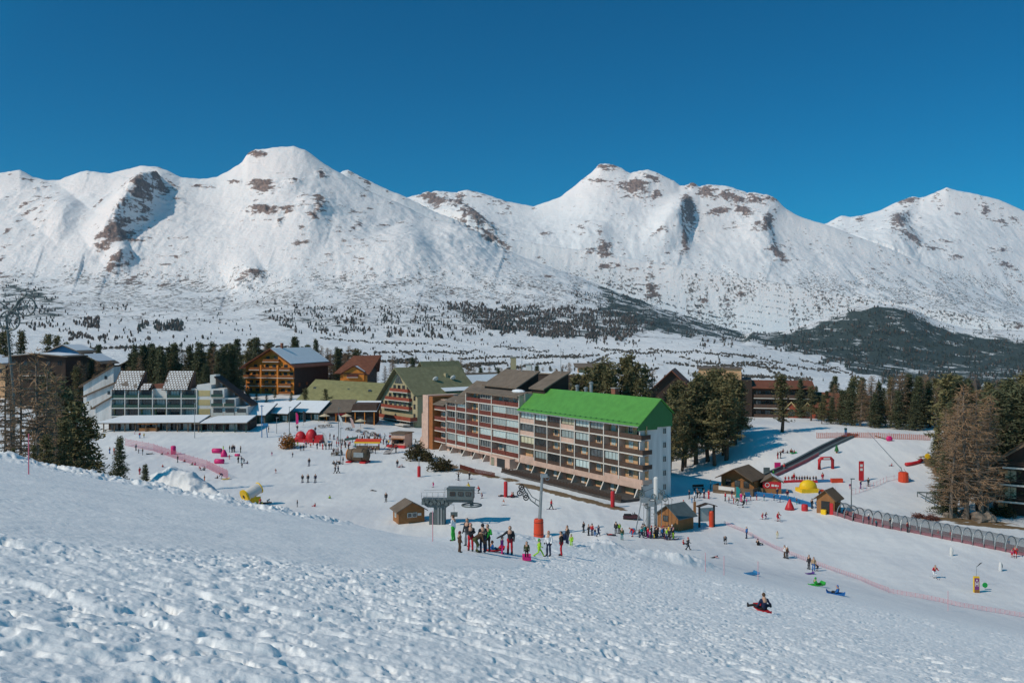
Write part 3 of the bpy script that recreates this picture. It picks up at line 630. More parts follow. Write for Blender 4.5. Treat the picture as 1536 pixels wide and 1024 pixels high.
# ------------------------------------------------------------------ the long apartment complex: local x runs left along the front, y points out of it
def apartments():
    rot = math.atan2(.838, -.545); P = on(957, 157); P.z = -.35
    # ---------- green roofed block
    t = thing('apartment_block', 'apartment block with the bright green sheet roof and pale end wall', 'apartment building', P, rot, 'slopeside apartment blocks')
    X = [0, 5.4, 9.9, 14.4, 19.2, 24, 28.8, 33.6, 39.3]; H = 2.72; Z0 = 3.0
    w = MB(); dp = -7.9
    w.prism([(0, 0), (39.3, 0), (39.3, 14.0), (0, 14.0)], 4, 'y', dp, -1.5)
    w.build('wall', M_PINK, t)
    e = MB(); e.box(-.25, -.003, dp-.05, -.25, 0, 14.05); e.build('end_wall', M_GREYW, t, label='pale grey rendered end wall')
    for k in range(5):
        window(t, -.28, dp+1.6, 1.4+k*2.62, .85, 1.15, 'D', math.pi/2, M_WFRAME)
    rows = ['OOGGYDGg', 'OOOGgODd', 'OGDOOODY', 'OOOGODGP']
    par = ['bbbbpbbp', 'bbbbpbbp', 'bbbbbbbb', 'ppbbbbbp']
    tops = 4
    for r in range(4):
        z = Z0+(3-r)*H-.1
        x0 = -1.3 if r > 0 else -.9
        s = MB(); s.box(x0, 39.3, -1.497, .0, z-.12, z+.08); s.mat(1).box(x0-.02, 39.3, .003, .05, z-.14, z+.1)
        if r == 3: s.mat(2).box(x0+.3, 39.3, .055, .12, z-.75, z+.35)
        bal = s.build('balcony', [M_CONC, M_TRIM, M_PINK], t)
        for i in range(8):
            a, b_ = X[i], X[i+1]
            if i == 0: a = x0+.02
            c = rows[r][i]; p = par[r][i]
            rl = MB()
            if p == 'p': rl.box(a+.08, b_-.08, -.1, -.02, z+.08, z+1.0)
            else:
                rl.box(a+.06, b_-.06, -.08, -.03, z+.17, z+.88).box(a+.05, b_-.05, -.1, -.01, z+.9, z+1.0)
                n = 4
                for q in range(n+1): rl.box(a+.06+(b_-a-.2)*q/n, a+.14+(b_-a-.2)*q/n, -.12, -.02, z+.08, z+1.02)
            if i == 0:
                rl.box(x0, x0+.05, -2.3, -.1, z+.15, z+.98)
            rl.build('railing', M_PINK if p == 'p' else M_BRN, bal)
            if c in 'GgYDd':
                k = {'G': 'G', 'g': 'G', 'Y': 'Y', 'D': 'D', 'd': 'D'}[c]; n = 2
                wd = (b_-a-.3)
                window(t, (a+b_)/2, -.25, z+1.0, wd, H-1.22, k, panes=4)
            else:
                pw = MB(); pw.box(a+.05, b_-.05, -1.497, -1.44, z+.08, z+H-.15); pw.build('recess_wall', M_PEACH, t)
                window(t, a+(b_-a)*.30, -1.42, z+.15, 1.7, 2.15, 'D', panes=2)
                if c == 'O': window(t, a+(b_-a)*.72, -1.42, z+.9, 1.2, 1.25, 'G' if (i+r) % 3 else 'D', frame=M_WFRAME)
    fn = MB()
    for i, x in enumerate(X):
        if i == 0: continue
        fn.mat(0).box(x-.09, x+.09, -1.495, .02, Z0-.75, 13.75).mat(1).box(x-.11, x+.11, .024, .1, Z0-.7, 13.75)
    fn.build('party_fin', [M_PINK, M_TRIM], t)
    for i, x in enumerate(X[1:]+[0.05]):
        f = MB().prism([(-1.5, 0), (1.15, 0), (-.1, Z0-.6), (-1.5, Z0-.6)], 4, 'x', x-.11, x+.11)
        f.mat(1).slab([(x-.14, 1.2, .02), (x+.14, 1.2, .02), (x+.14, -.04, Z0-.58), (x-.14, -.04, Z0-.58)], .1)
        f.build('buttress', [M_PINK, M_TRIM], t)
    for i in range(8):
        a, b_ = X[i], X[i+1]
        pw = MB().box(a+.12, b_-.12, -1.497, -1.44, .05, Z0-.7); pw.build('recess_wall', M_PEACH, t)
        window(t, a+(b_-a)*.35, -1.42, .25, 1.7, 1.9, 'D'); 
        if i % 2: door(t, a+(b_-a)*.8, -1.42, .2, 1, 1.95, M_WHITE)
    # roof: long front slope, ridge, short back slope, green gable infill
    rf = MB(); ev, rz_, bk = 13.75, 18.6, 15.9; ry = -5.0
    rf.slab([(-.9, .7, ev), (39.6, .7, ev), (39.6, ry, rz_), (-.9, ry, rz_)], .22)
    rf.slab([(-.9, ry-.003, rz_), (39.6, ry-.003, rz_), (39.6, dp-.3, bk), (-.9, dp-.3, bk)], .22)
    roof = rf.build('roof', M_GREEN, t)
    g = MB().prism([(.35, ev-.1), (ry, rz_-.3), (dp-.1, bk-.3), (dp-.1, 13.3), (-4.2, 13.3), (-4.2, 12.9), (.35, 12.9)], 7, 'x', -.62, -.26)
    g.build('gable_board', M_GREEND, roof)
    sg = MB().tube([(-.7, -2.7, 16.45), (39.4, -2.7, 16.45)], .05, 5).tube([(-.7, .3, 14.15), (39.4, .3, 14.15)], .05, 5)
    for i in range(24): sg.cbox((i*1.7, .3, 14.2), .3, .3, .14)
    sg.build('snow_guard', M_GREEND, roof)
    gt = MB().box(-.9, 39.6, .71, .86, ev-.25, ev-.05); gt.build('gutter', M_METAL, roof)
    ch = MB().box(13, 14.2, -6.4, -5.4, 17.2, 19.7).mat(1).box(12.9, 14.3, -6.5, -5.3, 19.703, 19.85); ch.build('chimney', [M_CHIM, M_CONC], roof)
    for x, h in ((24, 19.6), (27, 19.9), (22.2, 20.8)):
        MB().lathe([(.35, 0), (.35, h-18.2), (.5, h-18.15), (.5, h-17.9), (.1, h-17.7)], (x, -6.6, 17.6), 10).build('vent', M_METAL, roof)
    pl = MB().box(-1.0, 39.3, -.9, 5.0, -.6, .62); pl.build('terrace', M_GRAVEL, t)
    fe = MB()
    for i in range(40): fe.box(-1+i*1.03, -.93+i*1.03, 4.8, 4.86, .62, 1.6)
    fe.box(-1, 39.2, 4.8, 4.86, 1.45, 1.55).box(-1, 39.2, 4.81, 4.85, .7, 1.35); fe.build('terrace_fence', M_DARKWOOD, t)
    # ---------- brown block with dark red balconies, stepping down to the left
    t = thing('apartment_block', 'taller pink apartment block with dark red balconies and brown shingle penthouses', 'apartment building', P, rot, 'slopeside apartment blocks')
    dp = -11
    w = MB(); w.prism([(39.35, 0), (63, 0), (63, 17.0), (39.35, 17.0)], 4, 'y', dp, -1.5); w.box(63.003, 73, dp, -1.5, 0, 14.2); w.box(73.003, 79, dp, -1.5, 0, 13.0); w.build('wall', M_PINK, t)
    XA = [39.35, 45.2, 51, 56.8, 63]; HB = 2.84
    rowsA = ['OODo', 'GGDo', 'GGDo', 'GGGo', 'GODG']
    for r in range(5):
        z = 2.9+(4-r)*HB
        s = MB().box(39.35, 63, -1.497, .12, z-.12, z+.06).mat(1).box(39.35, 63, .123, .17, z-.15, z+.08); bal = s.build('balcony', [M_CONC, M_TRIM], t)
        for i in range(4):
            a, b_ = XA[i], XA[i+1]
            rl = MB().box(a+.05, b_-.05, .03, .09, z+.1, z+.95).box(a+.04, b_-.04, .0, .115, z+.98, z+1.06)
            for q in range(6): rl.box(a+.06+(b_-a-.2)*q/5, a+.13+(b_-a-.2)*q/5, .0, .11, z+.08, z+.98)
            rl.build('railing', M_RED, bal)
            c = rowsA[r][i]
            if c in 'GD': window(t, (a+b_)/2, -.2, z+1.08, b_-a-.3, HB-1.3, c, panes=5, frame=M_WFRAME)
            else:
                MB().box(a+.05, b_-.05, -1.497, -1.44, z+.06, z+HB-.15).build('recess_wall', M_PEACH if c == 'o' else M_PINK, t)
                window(t, a+(b_-a)*.33, -1.42, z+.15, 2.0, 2.1, 'D', panes=3, frame=M_WFRAME); window(t, a+(b_-a)*.75, -1.42, z+.9, 1.2, 1.3, 'G')
    XB = [63, 68, 73]
    for r in range(4):
        z = 2.9+(3-r)*HB
        s = MB().box(63.003, 73, -1.497, .12, z-.12, z+.06).mat(1).box(63.003, 73, .123, .17, z-.15, z+.08); bal = s.build('balcony', [M_CONC, M_TRIM], t)
        for i in range(2):
            a, b_ = XB[i], XB[i+1]
            MB().box(a+.05, b_-.05, .03, .09, z+.1, z+1.0).build('railing', M_RED, bal)
            window(t, (a+b_)/2, -.2, z+1.05, b_-a-.35, HB-1.25, 'G' if (r == 3 or (r == 0 and i == 0)) else 'D', panes=4, frame=M_WFRAME)
    for r in range(4):
        z = 2.9+(3-r)*HB*.97
        bal = MB().box(73.003, 79, -1.497, .5, z-.15, z+.06).build('balcony', M_TRIM, t)
        MB().box(73.05, 79, .38, .45, z+.06, z+1.0).build('railing', M_RED, bal)
        MB().box(73.05, 79, -1.497, -1.44, z+.06, z+2.5).build('recess_wall', M_PINK, t)
        window(t, 74.6, -1.42, z+.2, 1.6, 2.0, 'D'); window(t, 77.3, -1.42, z+.9, 1.3, 1.2, 'G')
    for x, zt in ((39.35, 17.1), (51, 17.0), (56.8, 14.2), (63, 16.9), (68, 14.2), (73, 14.2)):
        MB().box(x-.1, x+.1, -1.494, .2, 2.3, zt-.1).mat(1).box(x-.12, x+.12, .203, .27, 2.3, zt-.1).build('party_fin', [M_PINK, M_TRIM], t)
    MB().box(79.003, 81, -6, 1.0, 0, 14.4).build('stair_column', M_RUST, t)
    MB().prism([(81.003, 0), (86.5, 0), (85.5, 3), (84.6, 3.6), (84.6, 9.5), (84, 9.8), (84, 14.6), (81.003, 14.6)], 8, 'y', -8, 1.3).build('end_wall', M_PINK, t)
    MB().box(39.36, 73, -.3, .14, 2.15, 2.76).build('plinth_band', M_PINK, t)
    for i, x in enumerate((44, 49, 54, 59, 64, 70, 76)):
        if i == 0: continue
        f = MB().prism([(-1.5, 0), (1.2, 0), (-.1, 2.2), (-1.5, 2.2)], 4, 'x', x-.11, x+.11)
        f.mat(1).slab([(x-.14, 1.25, .02), (x+.14, 1.25, .02), (x+.14, -.04, 2.24), (x-.14, -.04, 2.24)], .1); f.build('buttress', [M_PINK, M_TRIM], t)
    # entrance box and ground floor
    MB().box(41, 49.5, -1.49, 1.6, 0, 2.7).build('porch', M_PINK, t)
    MB().box(43, 46.3, 1.603, 1.66, .1, 2.45).build('garage_door', M_DARK, t); window(t, 48.2, 1.62, .5, 1.3, 1.8, 'Y')
    for x in (56.5, 61.5, 67, 73): window(t, x, -1.45, .2, 2.4, 1.9, 'D', panes=3)
    # roofs
    rf = MB(); rf.slab([(39.3, .75, 16.75), (63.1, .75, 16.75), (63.1, -2.2, 17.6), (39.3, -2.2, 17.6)], .35); rf.box(39.3, 63.1, dp, -2.203, 17.0, 17.35)
    rf.slab([(63.15, .75, 13.75), (73.2, .75, 13.75), (73.2, -2.2, 14.9), (63.15, -2.2, 14.9)], .35); rf.slab([(73.25, .9, 12.6), (79.1, .9, 12.6), (79.1, -2.2, 13.8), (73.25, -2.2, 13.8)], .3)
    rf.slab([(63.4, -3.0, 15.0), (72.6, -3.0, 15.0), (72.6, -8.5, 18.6), (63.4, -8.5, 18.6)], .3)
    roof = rf.build('roof', M_TILE, t)
    for (a, b_, y0, y1, z0, z1) in ((45.2, 60.5, -3.2, -9.4, 18.3, 22.0), (34.5, 40.4, -3.4, -10.2, 18.6, 22.2)):
        MB().prism([(y0-.25, 17.3), (y0-.25, z0), (y1, z1-.25), (y1, 17.3)], 4, 'x', a+.4, b_-.4).mat(1).slab([(a, y0+.3, z0), (b_, y0+.3, z0), (b_, y1-.3, z1), (a, y1-.3, z1)], .3).build('penthouse', [M_DARKWOOD, M_TILE], t)
    MB().ell((43.2, -2.2, 17.6), 2.2, 1.2, .5).build('snow_cap', M_SNOW, roof)
    MB().box(39.0, 39.3, -9, -1.2, 14, 17.3).build('side_wall', M_CONC, t)
    for x, y, h in ((52, -9, 27.5), (37, -9.6, 27.5), (46.5, -9, 25)):
        MB().tube([(x, y, 18), (x, y, h)], [.09, .05], 5).cbox((x, y, h-.9), 1.6, .05, .05).cbox((x, y, h-1.6), 1.2, .05, .05).build('antenna', M_METAL, roof)

# ------------------------------------------------------------------ gable houses, local x left, y out of the front
def gable(name, label, cat, loc, rot, W, D, eL, eR, ax, ap, mw, mr, oh=1.0, side=None, base=-1.5, group=None, snow=(), rth=.35, ohf=1.4):
    """walls, two roof slopes. x from 0 (right corner) to W (left), ridge at x=ax"""
    t = thing(name, label, cat, loc, rot, group)
    MB().prism([(0, base), (W, base), (W, eL), (ax, ap), (0, eR)], 5, 'y', -D, 0).build('wall', mw, t)
    if side: MB().box(-.06, -.003, -D, -.02, base, eR-.1).build('side_wall', side, t)
    sl = (ap-eL)/(W-ax); sr = (ap-eR)/ax
    r = MB(); h = rth
    r.slab([(W+oh, ohf, eL-sl*oh+h), (ax, ohf, ap+h), (ax, -D-ohf, ap+h), (W+oh, -D-ohf, eL-sl*oh+h)], h)
    r.slab([(ax-.002, ohf, ap+h), (-oh, ohf, eR-sr*oh+h), (-oh, -D-ohf, eR-sr*oh+h), (ax-.002, -D-ohf, ap+h)], h)
    roof = r.build('roof', mr, t)
    for sd, a, b_ in snow:
        q = .16
        if sd == 'R': MB().slab([(ax*(1-a), ohf-.3, ap+h+q-sr*ax*a), (ax*(1-b_), ohf-.3, ap+h+q-sr*ax*b_), (ax*(1-b_), -D-ohf+.3, ap+h+q-sr*ax*b_), (ax*(1-a), -D-ohf+.3, ap+h+q-sr*ax*a)], .14).build('snow_cover', M_SNOW, roof)
        else: MB().slab([(ax+(W-ax)*a, ohf-.3, ap+h+q-(ap-eL)*a), (ax+(W-ax)*a, -D-ohf+.3, ap+h+q-(ap-eL)*a), (ax+(W-ax)*b_, -D-ohf+.3, ap+h+q-(ap-eL)*b_), (ax+(W-ax)*b_, ohf-.3, ap+h+q-(ap-eL)*b_)], .14).build('snow_cover', M_SNOW, roof)
    return t, roof
def balcony(t, x0, x1, z, out=1.3, m=None, edge=None, h=1.0, wall=None, ht=2.3, y=0, doors=True):
    b = MB().box(x0, x1, y+.003, y+out, z-.16, z).mat(1).box(x0-.02, x1+.02, y+out+.003, y+out+.04, z-.2, z+.03).build('balcony', [M_CONC, edge or M_TRIM], t)
    r = MB().box(x0+.03, x1-.03, y+out-.1, y+out-.04, z+.06, z+h)
    r.box(x0+.02, x1-.02, y+out-.12, y+out-.02, z+h, z+h+.07)
    r.box(x0+.02, x0+.07, y+.02, y+out-.12, z+.06, z+h).box(x1-.07, x1-.02, y+.02, y+out-.12, z+.06, z+h); r.build('railing', m or M_REDL, b)
    if wall: MB().box(x0+.2, x1-.2, y+.004, y+.04, z+.02, z+ht).build('recess_wall', wall, t)
    if doors:
        n = max(1, int((x1-x0)/2.6))
        for i in range(n): window(t, x0+(x1-x0)*(i+.5)/n, y+.06, z+.1, 1.5, 2.0, 'D', frame=M_FRAME)
    return b
def village():
    # beige gabled hotel with red balconies
    rot = math.atan2(.777, -.63); P = on(626, 270)
    t, roof = gable('hotel', 'beige gabled hotel with red balconies and an olive roof', 'hotel', P, rot, 25, 22, 6.3-P.z, 11.6-P.z, 11.2, 19.2-P.z, M_BEIGE, M_OLIVE, 1.2, M_BEIGE, ohf=1.8)
    z0 = P.z
    for (a, b_, z, o) in ((4, 15, 11.7, 1.2), (3, 18, 8.9, 1.2), (3, 20.5, 6.2, 1.3)): balcony(t, a, b_, z-z0, o, M_REDL)
    balcony(t, 0, 24, 2.9-z0, 2.6, M_REDL, h=1.2, doors=False)
    for z in (3.2, 6.2, 8.9): 
        for x in (1.6, 22.6 if z < 6 else 21.5):
            if z < 8 or x < 5: window(t, x, .02, z-z0+.4, 1.1, 1.5, 'D')
    MB().prism([(8.6, 14.4-z0), (13.6, 14.4-z0), (11.4, 17.9-z0)], 3, 'y', .02, .12).build('gable_window', M_DGLASS, t)
    for x in (4, 8, 12, 16, 20): window(t, x, .03, -.4, 3.2, 2.4, 'D', panes=3, frame=M_WFRAME)
    MB().box(1, 23, 2.0, 4.6, 1.6-z0, 1.9-z0).build('canopy', M_TRIM, t)
    MB().box(6, 7.2, -16, -15, 14.5-z0, 17.4-z0).build('chimney', M_BEIGE, roof)
    for i, yy in enumerate((-10, -17)): MB().lathe([(.1, 0), (.9, .35), (1.0, .7)], (4.2, yy, 15.4-z0+i*.2), 12, Matrix.Rotation(R(50), 3, 'Y')).build('satellite_dish', M_WHITE, roof)
    MB().slab([(1.5, -10, 13.0-z0), (-.8, -10, 12.0-z0), (-.8, -22, 12.0-z0), (1.5, -22, 13.0-z0)], .06).build('snow_cover', M_SNOW, roof)
    # second olive roof behind it
    P = on(650, 312); t, roof = gable('hotel', 'olive roofed wing with a beige gable rising behind the red balconied hotel', 'hotel', P, rot, 14, 15, 13-P.z, 12-P.z, 7, 20-P.z, M_BEIGE, M_OLIVE, 1, M_BEIGE)
    window(t, 9, .02, 12.5-P.z, 1.6, 1.6, 'D')
    P = on(700, 300); t, roof = gable('house', 'low brown house with a snow streaked roof squeezed behind the pink block', 'house', P, rot, 10, 16, 13-P.z, 12-P.z, 5, 16.2-P.z, M_DARKWOOD, M_TILE, .8, M_BRN, snow=(('R', .2, .9),))
    window(t, 4, .02, 10-P.z, 1.6, 1.4, 'G', frame=M_WFRAME)
    # low hall with the straw coloured roof
    P = on(560, 296); t = thing('hall', 'long low hall under a straw olive roof with small skylights', 'hall', P, math.pi)
    z = P.z; L = 27
    MB().box(0, L, -13, 0, -1, 6.4-z).build('wall', M_BRN, t)
    rf = MB().slab([(-1, 1.6, 7.4-z), (L+.4, 1.6, 6.8-z), (L-4, -13, 14.2-z), (-5, -13, 12.6-z)], .3).build('roof', M_YOLIVE, t)
    for x, q in ((22, .62), (18.5, .7), (10, .55), (2.2, .5)):
        MB().cbox((x, 1.6-14.6*q, 7.25-z+6.6*q), 1.0, 1.2, .25, rx=R(-24)).build('skylight', M_DGLASS, rf)
    for i in range(8): window(t, 2+i*3.2, .03, 3.4-z, 1.9, 1.8, 'D', panes=2)
    for i in range(4): MB().prism([(0.02, 6.2-z), (2.2, 4-z), (2.2, 3.6-z), (.02, 5.6-z)], 4, 'x', 3+i*3.4, 3.25+i*3.4).build('bracket', M_CHIM, t)
    # big orange chalet
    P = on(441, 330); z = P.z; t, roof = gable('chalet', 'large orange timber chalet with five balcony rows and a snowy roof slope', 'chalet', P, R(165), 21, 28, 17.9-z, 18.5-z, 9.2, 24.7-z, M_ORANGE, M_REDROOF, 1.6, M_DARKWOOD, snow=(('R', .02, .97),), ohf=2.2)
    for i, (zz, sp) in enumerate(((19.8, ((6, 13),)), (16.6, ((1.2, 5.8), (7, 13.2), (14.4, 19))), (13.6, ((-.4, 21.5),)), (10.4, ((.8, 6), (7.2, 13.4), (14.4, 20))), (7.3, ((.8, 6), (7.2, 13.4), (14.2, 20.6))))):
        for a, b_ in sp: balcony(t, a, b_, zz-z, 1.2, M_AMBER, h=.95)
    for x in (6.5, 13.8): MB().box(x-.35, x+.35, .01, 1.2, -1, 18.5-z).build('timber_post', M_ORANGE, t)
    for i in range(4): window(t, -.1, -4-i*6, 10-z, 1.4, 1.5, 'D', math.pi/2)
    MB().box(8.6, 9.4, -7, -6, 24-z, 27-z).build('chimney', M_CHIM, roof)
    # russet roofed chalet
    P = on(551, 345); z = P.z; t = thing('chalet', 'russet roofed chalet with an orange dormer gable and dark timber flank', 'chalet', P, math.pi)
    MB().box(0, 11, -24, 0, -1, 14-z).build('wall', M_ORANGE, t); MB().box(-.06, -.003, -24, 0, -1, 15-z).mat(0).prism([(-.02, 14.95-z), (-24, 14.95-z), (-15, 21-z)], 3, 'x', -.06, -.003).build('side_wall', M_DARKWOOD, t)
    rf = MB().slab([(-1, 1, 14.6-z), (13.2, 1, 15.0-z), (7.2, -9, 21.6-z), (-3.8, -12, 21.8-z)], .4).slab([(-3.8, -12.01, 21.8-z), (7.2, -9.01, 21.6-z), (7.2, -25, 14.6-z), (-1, -25, 14.6-z)], .4).build('roof', M_REDROOF, t)
    MB().prism([(1.2, 12-z), (9.6, 12-z), (9.6, 15.0-z), (5.4, 17.4-z), (1.2, 15.0-z)], 5, 'y', -3, .9).build('dormer', M_ORANGE, t)
    MB().slab([(.4, 1.7, 14.9-z), (5.4, 1.7, 17.9-z), (5.4, -6, 17.9-z), (.4, -6, 14.9-z)], .2).slab([(5.41, 1.7, 17.9-z), (10.4, 1.7, 14.9-z), (10.4, -6, 14.9-z), (5.41, -6, 17.9-z)], .2).build('dormer_roof', M_REDROOF, t)
    MB().slab([(.9, 1.0, 15.5-z), (4.6, 1.0, 17.7-z), (4.6, -4, 17.7-z), (.9, -4, 15.5-z)], .1).build('snow_cover', M_SNOW, rf)
    balcony(t, 3.5, 8, 13.2-z, 1.9, M_RED, y=.003)
    for i in range(3): window(t, -.1, -5-i*6, 12-z, 1.3, 1.5, 'D', math.pi/2)
    # house behind the green roof
    P = on(884, 300); z = P.z; t = thing('house', 'ochre topped house behind the green roof', 'house', P, math.pi)
    MB().box(-4, 5.5, -10, 0, -1, 12.5-z).build('wall', M_BEIGE, t)
    MB().slab([(-5.4, 1.4, 12.2-z), (6.6, 1.4, 12.2-z), (4.5, -3, 15.6-z), (-3.4, -3, 15.6-z)], .3).build('roof', M_REDROOF, t)
    MB().box(-3.6, 3.6, -8, -3.02, 14-z, 19-z).build('wall', M_PEACH, t, label='ochre upper storey'); MB().slab([(-5, -2, 18.8-z), (5, -2, 18.8-z), (5, -9, 20-z), (-5, -9, 20-z)], .25).build('roof', M_TILE, t)
    for x in (-2.5, 0, 2.5): window(t, x, .02, 8.6-z, 1.6, 2.0, 'Y', frame=M_WFRAME)
    # dark brown residence behind the pines
    P = on(1128, 252); z = P.z; P = P-Vector((0, 0, 3.7)); t = thing('residence', 'dark brown flat residence with recessed balconies behind the pines', 'apartment building', P, R(180-14))
    MB().box(0, 17, -16, 0, -1, 20.5-z).build('wall', M_DARKWOOD, t)
    MB().box(-17, -.003, -15, -1.2, -1, 18.6-z).build('wing', M_BRN, t)
    MB().slab([(-17.6, .6, 18.4-z), (-.1, .6, 18.4-z), (-.1, -8, 20.2-z), (-17.6, -8, 20.2-z)], .3).build('roof', M_REDROOF, t)
    for k in range(4):
        balcony(t, -16.5, -.5, 6.6-z+k*2.9, 1.3, M_BRN, y=-1.2)
    MB().box(3, 15.5, -14, -2, 20.5-z, 23.6-z).mat(1).box(2.6, 16, -14.5, -1.6, 23.6-z, 23.9-z).build('roof_house', [M_PEACH, M_TILE], t)
    P = on(1052, 262); z = P.z; P = P-Vector((0, 0, 3.6)); t, roof = gable('chalet', 'wide chalet with a low brown russet roof standing behind the pines', 'chalet', P, R(180-14), 17, 18, 15-z, 14-z, 9, 22.6-z, M_DARKWOOD, M_REDROOF, 3, M_BRN)
    for x in (4, 8, 12): window(t, x, .02, 12-z, 1.6, 1.5, 'D')
    # red chalet with scalloped gables
    P = on(1228, 248); z = P.z; P = P-Vector((0, 0, 4.6)); t = thing('chalet', 'red chalet with two yellow edged pointed gables and a long red balcony', 'chalet', P, R(180-25))
    MB().box(-14, 9, -14, 0, -1, 9-z).build('wall', M_DARKWOOD, t)
    MB().box(-14, 9, -14, .9, 9-z, 14-z).build('wall', M_REDL, t, label='red boarded upper storey')
    MB().slab([(-16, 2, 12.6-z), (10, 2, 14.6-z), (9, -9, 18-z), (-15, -9, 17-z)], .3).build('roof', M_REDROOF, t)
    for x in (7.3, 2.8):
        MB().prism([(x-2.2, 10.5-z), (x+2.2, 10.5-z), (x+2.2, 12.4-z), (x, 14.8-z), (x-2.2, 12.4-z)], 5, 'y', .9, 2.2).build('gable_front', M_REDL, t)
        MB().tube([(x+2.6, 2.4, 12.2-z), (x, 2.4, 15.1-z), (x-2.6, 2.4, 12.2-z)], .26, 5).build('gable_edge', M_TAN, t)
        MB().lathe([(1.05, 0), (1.05, .1)], (x, 2.23, 12-z), 12, Matrix.Rotation(R(90), 3, 'X')).build('window', M_DGLASS, t)
    MB().prism([(-3.4, 11-z), (1, 11-z), (-1.1, 13.6-z)], 3, 'y', .9, 2.6).build('gable_front', M_DARKWOOD, t)
    balcony(t, -4, 9.4, 9.4-z, 2.8, M_REDP, y=.9, doors=False)
    for x in (-10, -6, -2, 2, 6): window(t, x, .02, 6.3-z, 1.6, 1.7, 'D')
    # dark chalet at the right
    P = on(1516, 146); z = P.z; t = thing('chalet', 'dark timber chalet with stepped roofs and pale balcony edges behind the larches', 'chalet', P, R(180-32))
    MB().prism([(-14, -1), (2.6, -1), (2.6, 8), (-4, 13.5), (-14, 13.5)], 5, 'y', -14, 0).build('wall', M_DARKWOOD, t)
    MB().slab([(3.8, 1.6, 8.0), (-5, 1.6, 14.6), (-5, -6, 14.6), (3.8, -6, 8.0)], .4).slab([(-3.2, 1.0, 15.2), (-15, 1.0, 22), (-15, -14, 22), (-3.2, -14, 15.2)], .4).build('roof', M_WOODG, t)
    for k, (a, b_) in enumerate(((-14, 5.2), (-14, 2.5), (-14, 1.2), (-14, -4))):
        bal = MB().box(a, b_, .003, 1.8, 2.5+k*2.9-.2, 2.5+k*2.9).mat(1).box(a, b_, 1.803, 1.86, 2.5+k*2.9-.25, 2.5+k*2.9+.05).build('balcony', [M_BRN, M_TRIM], t)
        MB().box(a, b_, 1.7, 1.75, 2.9+k*2.9, 3.1+k*2.9).box(a, b_, 1.7, 1.76, 3.3+k*2.9, 3.42+k*2.9).build('railing', M_DARKWOOD, bal)
        for x in range(-12, int(b_)-1, 3): window(t, x, .03, 2.7+k*2.9, 1.8, 2.1, 'D' if x % 2 else 'Y', frame=M_FRAME)
    for x in (5, 2.4, -4, -9): MB().box(x-.15, x+.15, 1.5, 1.8, -1, 12.0 if x < 2 else 5.2 if x > 3 else 8).build('timber_post', M_DARKWOOD, t)
    for k in range(3): MB().box(.4, 1.9, .02, .1, 1.1+k*2.9, 1.9+k*2.9).build('wall_panel', M_PEACH, t)
    # houses on the left behind the larches
    for (px, d, W, eh, ap, mw, lb, sn) in ((98, 300, 20, 22.5, 23.4, M_DARKWOOD, 'flat roofed dark house with a thick snow band behind the larches', 1), (8, 320, 22, 19, 22.5, M_PEACH, 'ochre house under snow at the edge behind the larches', 1), (118, 340, 12, 23.5, 26, M_BLUE, 'small blue walled house with a snowy gable beyond the larches', 1), (255, 330, 21, 17.5, 22.5, M_DARKWOOD, 'brown chalet among the trees behind the white terraced block', 0), (150, 330, 12, 19.5, 22.5, M_DARKWOOD, 'dark hut roofed chalet between the trees behind the stepped white walls', 1)):
        P = on(px, d); z = P.z
        t, roof = gable('house', lb, 'house', P, math.pi, W, 12, eh-z, eh-z, W/2, ap-z, mw, M_TILE, 1.4, M_BRN, snow=(('R', .05, .95), ('L', .05, .95)) if sn else ())
        for x in range(2, int(W)-1, 4): window(t, x, .02, eh-3-z, 1.5, 1.5, 'D')
        balcony(t, W*.2, W*.8, eh-6.5-z, 1.3, M_BRN)
    # stone stack and mast behind the penthouses
    for px, y0, y1, lb, m in ((770, 536, 556, 'square pale flue rising behind the brown penthouse roofs', M_BEIGE), (793, 547, 560, 'short white flue rising behind the brown penthouse roofs', M_WHITE)):
        P = on(px, 262); zt = 30-(y0-HY)/F*262-P.z; w_ = .85
        tag(MB().box(-w_, w_, -w_, w_, -1, zt).mat(1).box(-w_-.15, w_+.15, -w_-.15, w_+.15, zt, zt+.3).build('flue_stack', [m, M_CONC]), lb, 'chimney stack').location = P
    P = on(838, 268); t = thing('residence', 'long dark flat roofed building behind the green roof', 'apartment building', P, rot)
    MB().box(-11, 14, -8, 0, -1, 17.6-P.z).build('wall', M_DARKWOOD, t); MB().box(-11.4, 14.4, -8.4, .4, 17.6-P.z, 18-P.z).mat(1).box(-11, 14, -8, 0, 18.003-P.z, 18.14-P.z).build('roof', [M_TILE, M_SNOW], t)
    for x in range(-9, 13, 3): window(t, x, .02, 14-P.z, 1.3, 1.5, 'D')

